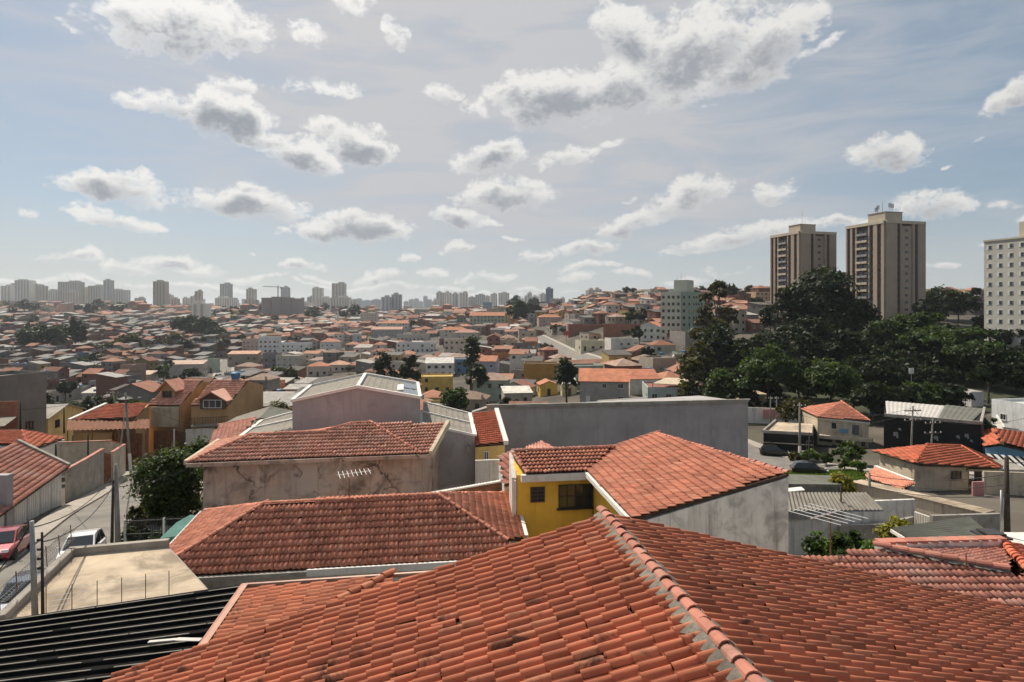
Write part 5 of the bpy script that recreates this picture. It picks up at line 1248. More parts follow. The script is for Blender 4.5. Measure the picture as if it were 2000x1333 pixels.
# black-fronted shop
a, b = PD(1491, 846, 92), PD(1588, 852, 90); c, d = PD(1590, 836, 99), PD(1515, 822, 101)
sh = wthing('shop_building', 'black-fronted shop with rough flat roof left of the beige house', 'shop', Vector((a.x+4, 96, TZ(a.x+4, 96)))); FOOT.append((a.x+4, 95, 7))
zt = a.z; top = [Vector((p.x, p.y, zt)) for p in (a, b, c, d)]
mb = MB(); mb.walls(top, -24); part(sh, 'wall', mb, 'black_wall')
mb = MB(); mb.slab([p+Vector((0, 0, .06)) for p in shrink(top, .95)], .055); part(sh, 'roof', mb, 'slab')
mb = MB(); mb.bar(top[0]+Vector((0, .1, .2)), top[1]+Vector((0, .1, .2)), .25, .4); mb.bar(top[0]+Vector((0, .1, .2)), top[3]+Vector((0, 0, .2)), .25, .4); part(sh, 'parapet', mb, 'concrete')
mb = MB(); p, q = top[0]+Vector((0, -.04, -1.35)), top[1]+Vector((0, -.04, -1.35)); mb.bar(p, q, .06, .12); part(sh, 'sign_band', mb, 'beige_wall')
# flower emblem and ring on the black front
mb = MB(); cb = top[0]+(top[1]-top[0])*.42+Vector((0, -.06, -2.7))
for k in range(5): an = k*2*math.pi/5; mb.tube(cb+Vector((math.cos(an)*.08, 0, math.sin(an)*.08)), cb+Vector((math.cos(an)*.34, 0, math.sin(an)*.34)), .05, .09, 5)
part(sh, 'emblem', mb, 'metal_grey')
mb = MB(); p = top[0]+(top[1]-top[0])*.93+Vector((0, -.05, -1.6)); mb.bar(p+Vector((-.5, 0, -.8)), p+Vector((-.5, 0, .8)), .06, .06); mb.bar(p+Vector((.5, 0, -.8)), p+Vector((.5, 0, .8)), .06, .06); mb.bar(p+Vector((-.5, 0, .8)), p+Vector((.5, 0, .8)), .06, .06); mb.bar(p+Vector((-.5, 0, -.8)), p+Vector((.5, 0, -.8)), .06, .06); part(sh, 'window_frame', mb, 'metal_grey')
# black hall with grey roof
a, b = PD(1726, 813, 86), PD(1916, 832, 80); a.z = b.z = -14.7; c, d = b+Vector((9.5, 12, 0)), a+Vector((8.6, 14, 0))
bh = wthing('black_hall', 'wide black-walled hall with pale sheet roof behind the orange hip roof', 'building', Vector((57, 88, TZ(57, 88)))); FOOT.append((57, 90, 12))
mb = MB(); mb.walls([a, b, c, d], -24); part(bh, 'wall', mb, 'black_wall')
u = Vector((0, 0, .08)); m0, m1_ = (a+b)/2+u+(b-a)*.12, (c+d)/2+u+(c-d)*.12
part(bh, 'roof', sheet(a+u+Vector((1, 1, 0)), m0+Vector((0, 1, 0)), m1_, d+u, .6, .05), 'zinc'); part(bh, 'roof', sheet(m0+Vector((.1, 1, .15)), b+u+Vector((-.5, 1, .1)), c+u, m1_+Vector((.1, 0, .15)), .6, .05), 'fibro_dark')
mb = MB(); mb.bar(a+Vector((.2, .1, .2)), b+Vector((-.2, .1, .2)), .3, .4); mb.bar(b+Vector((0, 0, .2)), c+Vector((0, 0, .2)), .3, .4); part(bh, 'parapet', mb, 'concrete')
for (x, y, s) in ((1751, 848, .9), (1757, 838, .4), (1829, 855, .7), (1871, 853, .5), (1889, 851, .7), (1897, 861, .4)):
    mb = MB(); p = PP(x, y, a, b, a+Vector((0, 0, 1))); mb.box(p+Vector((0, -.06, 0)), (s, .05, s*.6), 0); mb.box(p+Vector((.1, -.09, -s*.35)), (s*.4, .04, s*.5), 0); part(bh, 'wall_fixture', mb, 'metal_grey')
# red roof at the right edge with striped awning
a, b, c = PD(1922, 872, 76), PD(2060, 893, 71), PD(1940, 837, 82); d = PD(1918, 842, 82)
m3 = wthing('tiled_house', 'blue-grey house with vivid red roof and striped awning at the right edge', 'house', Vector((62, 78, TZ(62, 78)))); FOOT.append((64, 78, 9))
tiled_roof(m3, [[a, PD(1953, 867, 74), PP(1940, 837, a, PD(1953, 867, 74), d), d], [PD(1953, 867, 74), b, PD(2060, 858, 82), PP(1940, 837, a, PD(1953, 867, 74), d)]], 'tile_bright', w=.28, l=.5, segs=5, keep=250, h=.06)
mb = MB(); mb.walls([PD(1924, 876, 76), PD(1953, 871, 74.6), PD(2060, 896, 71.6), PD(2060, 866, 82), PD(1925, 850, 84)], -22); part(m3, 'wall', mb, 'paint_blue')
for k in range(9):
    mb = MB(); x = 1926+k*14; p, q = PD(x, 886+k*1.2, 73), PD(x+7, 886.5+k*1.2, 73); mb.slab([p, q, q+Vector((.25, -1.6, -1.0)), p+Vector((.25, -1.6, -1.0))], .04); part(m3, 'awning_stripe', mb, 'white_trim')
mb = MB(); p, q = PD(1922, 887, 73.1), PD(2060, 898, 73.1); mb.slab([p, q, q+Vector((.25, -1.5, -1.05)), p+Vector((.25, -1.5, -1.05))], .03); part(m3, 'awning', mb, 'black_wall')
# white buildings far right, painted wall, pylons of the street line
mw = wthing('painted_wall', 'long school wall painted in coloured panels under the dark trees', 'wall', PD(1800, 815, 118)); xs = [1700, 1725, 1757, 1778, 1794, 1813, 1832, 1851, 1872]
for k, m in enumerate(('paint_blue', 'beige_wall', 'paint_violet', 'beige_wall', 'paint_teal', 'paint_lime', 'paint_violet', 'paint_orange')):
    mb = MB(); p, q = PD(xs[k], 790, 118), PD(xs[k+1], 790, 118); mb.slab([p, q, q+Vector((0, .2, 0)), p+Vector((0, .2, 0))], 2.6+(1.8 if k == 0 else 0)); part(mw, 'painted_panel', mb, m)
phouse(1975, 2060, 800, 96, 8, 'flat', (.70, .70, .68), (.5, .5, .48), 'white modern house block cut by the right frame edge', rz=.2)
pwall([PD(1945, 810, 100), PD(1960, 834, 92), PD(1990, 838, 92)], 3, 'white_wall', 'stepped white wall beside the white modern block')
pwall([PD(1880, 780, 122), PD(2060, 782, 122)], 3.2, 'concrete', 'grey shaded wall under the bare-branched tree at the right')
phouse(1882, 1906, 772, 118, 4, 'flat', (.55, .52, .50), (.4, .4, .38), 'small pale kiosk with dark opening below the trees', windows=False)
mb = MB(); mb.box(PD(1780, 725, 132), (1.0, .15, 1.2)); mb.box(PD(1780, 726, 131.9), (.5, .05, .6)); mb.tube(PD(1780, 730, 132), PD(1780, 800, 132), .05, .05, 5); single('court_backboard', mb, 'white_trim', 'small white basketball backboard against the dark trees', 'backboard')
b9 = ground_at(1562, 896); P9, t9 = pole(1562, 787, b9, .20, 'pole_concrete', 'thick concrete pole in front of the black shop', white=True, arms=((.5, 2.0, .2),))
b10 = ground_at(1579, 914); pole(1581, 845, b10, .11, 'pole_wood', 'thin pole between the black shop and the beige house')
for px, yt, D in ((1783, 793, 76), (1822, 818, 76)):
    b = Vector(((px-CX)/F*D-.3, D, TZ((px-CX)/F*D, D))); pole(px, yt, b, .14, 'pole_concrete', '%s pole of the pair in front of the black hall' % ('taller left' if px < 1800 else 'shorter right'), arms=((.6, 2.2, .15), (1.8, 2.4, .15)))
for px, D in ((1505, 112), (1517, 110)):
    b = Vector(((px-CX)/F*D, D, TZ((px-CX)/F*D, D))); pole(px, 775, b, .14, 'pole_concrete', '%s concrete pole of the pair above the end of the long grey wall' % ('left' if px < 1510 else 'right'), arms=((.4, 2.4, .3),))
wire(t9-Vector((0, 0, .4)), PD(1505, 777, 112), .8, 'cable from the shop pole back to the pole pair')
pwall([PD(1440, 795, 118), PD(1560, 800, 116)], 3.4, 'white_wall', 'white wall with faded mural at the bend of the cross street')
mb = MB(); p = PD(1490, 800, 116.6); mb.slab([p, p+Vector((4, -.1, 0)), p+Vector((4, -.14, 0)), p+Vector((0, -.04, 0))], 1.6); single('wall_mural', mb, 'paint_pink', 'faded pink and blue mural patch on the white street wall', 'mural')

# more of the cable tangle
for (a, b, sg, lab) in ((t1-Vector((0, 0, 1.3)), t2-Vector((0, 0, 1.5)), .3, 'slack telephone cable between the two tall street poles'), (t1-Vector((0, 0, 1.2)), PD(300, 838, 83), .3, 'service cable to the left orange house'), (t2-Vector((0, 0, .8)), PD(150, 822, 76), .4, 'service cable to the corner house eave'),
   (t3-Vector((0, 0, 1.2)), PD(384, 905, 37), .3, 'service cable to the corner of the stained house'), (t3-Vector((0, 0, 1.0)), PD(127, 920, 50), .4, 'cable crossing the street to the grey concrete wall'), (t9-Vector((0, 0, .6)), PD(1783, 797, 76), 1.2, 'upper cable along the cross street'), (t9-Vector((0, 0, 1.6)), PD(1783, 806, 76), 1.4, 'lower cable along the cross street'),
   (PD(1783, 797, 76), PD(1822, 822, 76), .5, 'sagging cable between the pole pair at the black hall'), (PD(1822, 822, 76), PD(2060, 800, 70), 1.0, 'cable leaving the right edge from the pole pair'), (t9-Vector((0, 0, 1.0)), PD(1640, 818, 95), .3, 'service cable to the beige two-storey house'), (t6-Vector((0, 0, .5)), PD(1952, 913, 60), .3, 'service cable to the cream hip-roofed house')): wire(a, b, sg, lab, r=.018)

# garden fence and tarpaulin beside the street, left of the long hip roof
fa, fb = PD(244, 1019, 33.5), PD(392, 1012, 33.5); gf = wthing('garden_fence', 'thin pale railing in front of the dark garden tree', 'fence', Vector((fa.x, fa.y, fa.z-1.4)))
for z in (0, -.7):
    mb = MB(); mb.bar(fa+Vector((0, 0, z)), fb+Vector((0, 0, z)), .05, .05); part(gf, 'rail', mb, 'dark_metal')
for k in range(34): mb = MB(); p = fa+(fb-fa)*(k/33); mb.bar(p+Vector((0, 0, .12)), p-Vector((0, 0, 1.4)), .025, .025); part(gf, 'picket', mb, 'dark_metal')
for k in (0, 17, 33): mb = MB(); p = fa+(fb-fa)*(k/33); mb.bar(p+Vector((0, 0, .1)), p-Vector((0, 0, 1.8)), .09, .09); part(gf, 'post', mb, 'white_trim')
mb = MB(); p = PD(312, 1052, 31.5); q = PD(372, 1044, 31.5); mb.slab([p, q, q+Vector((.1, 1.2, .45)), (p+q)/2+Vector((0, 1.5, .6)), p+Vector((.2, 1.2, .4))], 1.6); single('tarpaulin', mb, 'green_cloth', 'teal tarpaulin over a heap left of the long hip roof', 'tarpaulin')

# ------------------------------------------------------------------ trees
def crown_mesh(seed, lobes, n, leaf, mat, clump=.30, name='crown', flatten=1.):
    """leaf faces gathered in clumps on the shells of several lobes; tone varies from clump to clump"""
    g = np.random.default_rng(seed); L = np.array(lobes, float)
    wts = (L[:, 3]*L[:, 4]*L[:, 5])**(2/3); wts /= wts.sum()
    K = max(14, int(n/34)); li = g.choice(len(L), K, p=wts)
    d = g.normal(size=(K, 3)); d /= np.linalg.norm(d, axis=1)[:, None]; d[:, 2] = np.where(d[:, 2] < -.35, -d[:, 2], d[:, 2])
    r = .62+.42*g.random(K)**.6
    cc = L[li, :3]+d*L[li, 3:6]*r[:, None]; cr = L[li, 3:6].mean(1)*clump*(.6+.8*g.random(K)); tone = .62+.75*g.random(K)**1.1
    ci = g.integers(0, K, n); off = g.normal(size=(n, 3)); off *= (cr[ci]*.55)[:, None]; off[:, 2] *= .62*flatten
    p = cc[ci]+off
    nr = d[ci]*.8+g.normal(size=(n, 3))*.75+np.array([0, 0, .55]); nr /= np.linalg.norm(nr, axis=1)[:, None]
    a = np.cross(nr, g.normal(size=(n, 3))); a /= np.linalg.norm(a, axis=1)[:, None]; b = np.cross(nr, a)
    s = leaf*(.55+.9*g.random(n)); a *= s[:, None]; b *= (s*.55)[:, None]
    bend = nr*(s*.25)[:, None]
    V = np.stack([p-a, p+b+bend, p+a, p-b+bend], 1).reshape(-1, 3)
    col = np.repeat(tone[ci]*(.85+.3*g.random(n)), 4); C4 = np.stack([col*(1+.08*(g.random()-.5)), col, col*.95, np.ones_like(col)], 1)
    return bulk_mesh(name, V, np.arange(4*n).reshape(-1, 4), mat, attr=C4)
def trunk_mesh(seed, lobes, h0, r, name='trunk'):
    g = np.random.default_rng(seed); mb = MB(); top = Vector((g.normal()*.03*h0, g.normal()*.03*h0, h0))
    mb.tube((0, 0, -1.5), top*.5, r*1.15, r*.85, 8, cap=False); mb.tube(top*.5, top, r*.85, r*.7, 8, cap=False)
    for l in lobes:
        c = Vector(l[:3]); m = top*(.55+.3*g.random())+ (c-top)*.0
        mid = m+(c-m)*.5+Vector(g.normal(size=3))*.06*h0; mb.tube(m, mid, r*.5, r*.34, 6, cap=False); mb.tube(mid, c, r*.34, r*.16, 6, cap=False)
        for _ in range(4):
            d = Vector(g.normal(size=3)); d.z = abs(d.z)*.7; d.normalize(); mb.tube(c*.75+mid*.25, c+Vector((d.x*l[3], d.y*l[4], d.z*l[5]))*.75, r*.18, r*.06, 5, cap=False)
    return mb.mesh(name, 'bark')
def lobes_for(style, h, R, g):
    """crown lobes for a tree of height h and crown radius R"""
    out = []
    if style == 'round':
        ch = max(h*.84, R*.9); zc = h-ch*.5
        out.append((0, 0, zc, R*.78, R*.78, ch*.5))
        for k in range(5): a = 2*math.pi*(k+g.random())/5; q = R*.5; out.append((math.cos(a)*q, math.sin(a)*q, zc+ch*.3*(g.random()-.6), R*.5, R*.5, ch*.33))
    elif style == 'big':
        ch = h*.9; zc = h-ch*.5
        for k in range(9):
            a = 2.4*k+g.random(); t = (k+.5)/9; q = R*(.62*math.sin(math.pi*(.15+.75*t))); z = h-ch*(.9-.78*t); s = R*(.36+.2*g.random())
            out.append((math.cos(a)*q, math.sin(a)*q, min(z, h-s*.75), s, s, s*.75))
        out.append((0, 0, zc, R*.6, R*.6, ch*.42))
    elif style == 'flat':
        for k in range(10):
            a = 2.4*k+g.random(); q = R*(.15+.62*((k % 5)/4)); z = h*(.92-.22*(q/R)-.16*(k % 3)); s = R*(.26+.16*g.random()); out.append((math.cos(a)*q, math.sin(a)*q, z, s*1.25, s*1.25, h*.085))
    elif style == 'airy':
        for k in range(9):
            a = 2.4*k+g.random(); q = R*(.25+.6*g.random()); z = h*(.45+.5*g.random()); s = R*(.24+.12*g.random()); out.append((math.cos(a)*q, math.sin(a)*q, z, s, s, s*.8))
        out.append((0, 0, h*.92, R*.3, R*.3, R*.25))
    elif style == 'bush':
        for k in range(6): a = 2*math.pi*k/6+g.random(); q = R*.5*(k > 0); out.append((math.cos(a)*q, math.sin(a)*q, h*(.45+.12*g.random()), R*.55, R*.55, h*.45)); out.append((math.cos(a+.5)*R*.55, math.sin(a+.5)*R*.55, h*.16, R*.45, R*.45, h*.22))
    elif style == 'conifer':
        for k in range(7): t = k/6; out.append((0, 0, h*(.2+.76*t), R*(1-.88*t), R*(1-.88*t), h*.1))
    return out
def tree(loc, h, Rr, style, mat, label, n=4000, leaf=.4, seed=0, name='tree', cat='tree', group=None, tr=None, clump=.30):
    t = thing(name, label, cat, loc, 0, group); g = np.random.default_rng(seed); lb = lobes_for(style, h, Rr, g)
    link('crown', crown_mesh(seed+1, lb, n, leaf, mat, clump), t)
    link('trunk' if style != 'bush' else 'stem', trunk_mesh(seed+2, lb if style != 'conifer' else lb[:1], h*(.5 if style != 'bush' else .2), tr or max(.05, h*.022)), t)
    return t
def ptree(px, D, ytop, rpx, style, mat, label, base=None, **k):
    x = (px-CX)/F*D; z = TZ(x, D) if base is None else base; top = (HY-ytop)/F*D; R_ = rpx/F*D
    k.setdefault('n', int(min(14000, max(1200, 4200*(rpx/40)**1.5)))); k.setdefault('leaf', max(.10, D*.0031)); FOOT.append((x, D, R_*.8))
    return tree((x, D, z), max(1.2, top-z), R_, style, mat, label, seed=int(px*7+D), **k)
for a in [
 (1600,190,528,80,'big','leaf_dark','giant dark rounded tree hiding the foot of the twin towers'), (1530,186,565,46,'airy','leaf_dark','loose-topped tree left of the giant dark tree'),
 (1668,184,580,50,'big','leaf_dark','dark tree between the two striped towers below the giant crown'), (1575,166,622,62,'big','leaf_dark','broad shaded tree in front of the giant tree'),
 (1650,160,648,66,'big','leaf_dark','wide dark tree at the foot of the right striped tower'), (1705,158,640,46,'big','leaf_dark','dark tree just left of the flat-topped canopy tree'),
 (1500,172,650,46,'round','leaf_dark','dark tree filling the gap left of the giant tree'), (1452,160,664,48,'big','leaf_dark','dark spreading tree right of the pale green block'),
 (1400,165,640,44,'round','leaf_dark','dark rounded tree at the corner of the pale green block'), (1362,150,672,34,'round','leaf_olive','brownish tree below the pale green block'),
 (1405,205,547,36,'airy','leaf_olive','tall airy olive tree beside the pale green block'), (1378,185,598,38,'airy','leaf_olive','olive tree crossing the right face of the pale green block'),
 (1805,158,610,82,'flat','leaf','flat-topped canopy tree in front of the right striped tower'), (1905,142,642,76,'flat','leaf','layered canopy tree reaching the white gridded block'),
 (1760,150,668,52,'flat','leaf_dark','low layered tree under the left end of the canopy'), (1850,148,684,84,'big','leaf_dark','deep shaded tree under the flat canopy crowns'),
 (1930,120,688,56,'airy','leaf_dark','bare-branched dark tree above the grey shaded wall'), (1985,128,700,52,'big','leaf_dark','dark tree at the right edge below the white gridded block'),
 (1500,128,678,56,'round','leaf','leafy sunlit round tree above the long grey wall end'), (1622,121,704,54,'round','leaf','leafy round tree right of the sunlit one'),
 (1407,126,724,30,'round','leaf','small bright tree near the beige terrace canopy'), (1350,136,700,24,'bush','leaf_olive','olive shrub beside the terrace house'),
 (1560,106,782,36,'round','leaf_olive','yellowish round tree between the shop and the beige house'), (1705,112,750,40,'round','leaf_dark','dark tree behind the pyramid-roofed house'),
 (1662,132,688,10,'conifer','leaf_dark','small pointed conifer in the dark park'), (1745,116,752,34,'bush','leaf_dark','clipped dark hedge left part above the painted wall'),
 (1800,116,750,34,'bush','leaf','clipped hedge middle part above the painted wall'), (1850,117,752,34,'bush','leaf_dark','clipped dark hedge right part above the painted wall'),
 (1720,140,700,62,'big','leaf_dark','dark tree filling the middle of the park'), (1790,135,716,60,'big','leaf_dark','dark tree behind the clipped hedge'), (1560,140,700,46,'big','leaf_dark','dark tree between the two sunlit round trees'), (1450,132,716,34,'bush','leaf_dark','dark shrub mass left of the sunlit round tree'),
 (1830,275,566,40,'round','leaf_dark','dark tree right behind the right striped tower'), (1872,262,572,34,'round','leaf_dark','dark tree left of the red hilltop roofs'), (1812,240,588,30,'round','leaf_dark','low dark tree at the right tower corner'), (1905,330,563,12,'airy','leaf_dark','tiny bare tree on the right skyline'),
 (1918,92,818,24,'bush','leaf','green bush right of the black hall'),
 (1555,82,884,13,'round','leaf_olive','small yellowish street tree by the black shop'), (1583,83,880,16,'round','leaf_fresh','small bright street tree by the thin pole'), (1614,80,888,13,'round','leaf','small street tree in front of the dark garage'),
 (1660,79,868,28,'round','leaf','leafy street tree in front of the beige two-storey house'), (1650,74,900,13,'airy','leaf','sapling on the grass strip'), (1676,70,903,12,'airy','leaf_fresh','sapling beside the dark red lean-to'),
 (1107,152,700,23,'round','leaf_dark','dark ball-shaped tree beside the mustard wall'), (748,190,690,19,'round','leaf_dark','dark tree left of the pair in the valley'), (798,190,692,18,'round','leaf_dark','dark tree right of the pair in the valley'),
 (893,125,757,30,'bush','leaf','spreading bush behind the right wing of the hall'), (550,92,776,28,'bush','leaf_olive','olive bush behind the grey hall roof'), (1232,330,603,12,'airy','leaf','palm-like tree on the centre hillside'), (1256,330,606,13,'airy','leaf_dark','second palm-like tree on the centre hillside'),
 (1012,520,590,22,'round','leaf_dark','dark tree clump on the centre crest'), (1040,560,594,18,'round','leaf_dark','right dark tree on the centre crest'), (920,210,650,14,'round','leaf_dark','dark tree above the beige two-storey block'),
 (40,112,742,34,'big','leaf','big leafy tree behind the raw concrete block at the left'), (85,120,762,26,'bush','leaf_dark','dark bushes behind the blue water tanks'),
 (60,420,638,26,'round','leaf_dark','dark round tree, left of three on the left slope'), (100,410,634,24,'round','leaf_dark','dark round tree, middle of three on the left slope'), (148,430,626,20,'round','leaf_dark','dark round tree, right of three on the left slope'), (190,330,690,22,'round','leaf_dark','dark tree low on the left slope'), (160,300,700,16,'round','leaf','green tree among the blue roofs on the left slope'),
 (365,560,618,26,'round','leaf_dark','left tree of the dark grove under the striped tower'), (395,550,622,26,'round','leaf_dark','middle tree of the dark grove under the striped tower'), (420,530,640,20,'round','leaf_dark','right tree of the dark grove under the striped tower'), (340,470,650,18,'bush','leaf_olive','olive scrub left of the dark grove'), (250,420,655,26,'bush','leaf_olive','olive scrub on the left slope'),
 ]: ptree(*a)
ptree(330, 42, 874, 54, 'bush', 'leaf', 'dense dark garden tree beside the street and the stained house', n=22000, leaf=.12, base=-14.6, clump=.34)
ptree(388, 51, 856, 26, 'round', 'leaf', 'small tree behind the garden tree at the stained house corner', n=3500, leaf=.14)
for k, (px, D, yt, r) in enumerate(((258, 35, 1030, 16), (285, 34.5, 1036, 18), (310, 34, 1040, 16), (268, 38, 985, 14))):
    ptree(px, D, yt, r, 'bush', ('leaf', 'leaf_dark', 'leaf', 'leaf_olive')[k], ('leftmost garden shrub behind the flat roof parapet', 'middle garden shrub behind the flat roof parapet', 'right garden shrub behind the flat roof parapet', 'climbing shrub at the foot of the garden tree')[k], n=1800, leaf=.10, name='shrub', cat='shrub')
ptree(1747, 31.5, 1014, 28, 'bush', 'leaf_yellow', 'yellow-green shrub at the corner of the green canopy', n=5000, leaf=.085, base=-13.2, name='shrub', cat='shrub')
ptree(1645, 45, 922, 22, 'round', 'leaf_yellow', 'yellow flowering treetop above the weathered corrugated roof', n=2500, leaf=.12)
for k, (px, yt, r, m) in enumerate(((1640, 1040, 18, 'leaf'), (1665, 1052, 18, 'leaf_fresh'), (1690, 1056, 16, 'leaf'), (1712, 1060, 14, 'leaf_yellow'), (1600, 1036, 16, 'leaf_fresh'), (1672, 1034, 14, 'leaf'), (1590, 1052, 18, 'leaf'), (1618, 1058, 16, 'leaf_fresh'), (1655, 1066, 16, 'leaf'), (1700, 1040, 14, 'leaf_fresh'))):
    ptree(px, 31.2-.3*k, yt, r, 'bush', m, 'garden plant in the right yard, %s' % ('nearest the thin wooden pole', 'in the middle of the bed', 'second from the canopy corner', 'with yellow leaves beside the clay roof', 'under the white aerial rods', 'at the foot of the mossy retaining wall', 'against the dirty white wall', 'second from the dirty white wall', 'low in front of the bed', 'just left of the yellow-green shrub')[k], n=1400, leaf=.09, base=-13.3, name='shrub', cat='shrub')
# grass strip by the cross street
def grass(px0, px1, y0, y1, n, label):
    g = np.random.default_rng(3); P = np.array([list(ground_at(px0+(px1-px0)*g.random(), y0+(y1-y0)*g.random())) for _ in range(60)])
    lo, hi = P.min(0), P.max(0); x = lo[0]+(hi[0]-lo[0])*g.random(n); y = lo[1]+(hi[1]-lo[1])*g.random(n); z = terrain(x, y)+.2
    h = .12+.15*g.random(n); a = g.random(n)*6.28; wv = .05
    V = np.stack([np.stack([x-wv*np.cos(a), y-wv*np.sin(a), z], 1), np.stack([x+wv*np.cos(a), y+wv*np.sin(a), z], 1), np.stack([x+.05*np.sin(a), y, z+h], 1)], 1).reshape(-1, 3)
    c = np.repeat(.7+.6*g.random(n), 3); o = link('grass', bulk_mesh('grass', V, np.arange(3*n).reshape(-1, 3), 'leaf_fresh', attr=np.stack([c, c, c, np.ones_like(c)], 1))); o['kind'] = 'stuff'; o['label'] = label; o['category'] = 'grass'
grass(1545, 1690, 922, 945, 9000, 'grass strip along the cross street')

# ------------------------------------------------------------------ houses picked out in the valley
def mh(x0, x1, ye, yb, d, roof, wc, rc, label, rz=0., **k):
    g = ground_at((x0+x1)/2, yb); CLEAR.append((x0, x1, ye, yb, g.y)); return phouse(x0, x1, ye, g.y, d, roof, wc, rc, label, rz, **k)
CLEAR = [(1082, 1130, 700, 745, 152), (728, 768, 690, 718, 190), (780, 817, 692, 720, 190), (865, 925, 757, 790, 125), (418, 456, 700, 748, 250), (1000, 1030, 628, 645, 420), (1030, 1080, 650, 675, 330), (1070, 1120, 672, 695, 280)]
OR, RD, PK = (.44, .19, .11), (.38, .13, .08), (.42, .24, .18)
LG, DG, BE, YE, MU = (.42, .40, .37), (.20, .19, .18), (.50, .42, .33), (.62, .42, .10), (.42, .22, .05)
BLU, LAV, BRK, MINT = (.12, .22, .34), (.34, .33, .42), (.27, .12, .085), (.40, .46, .40)
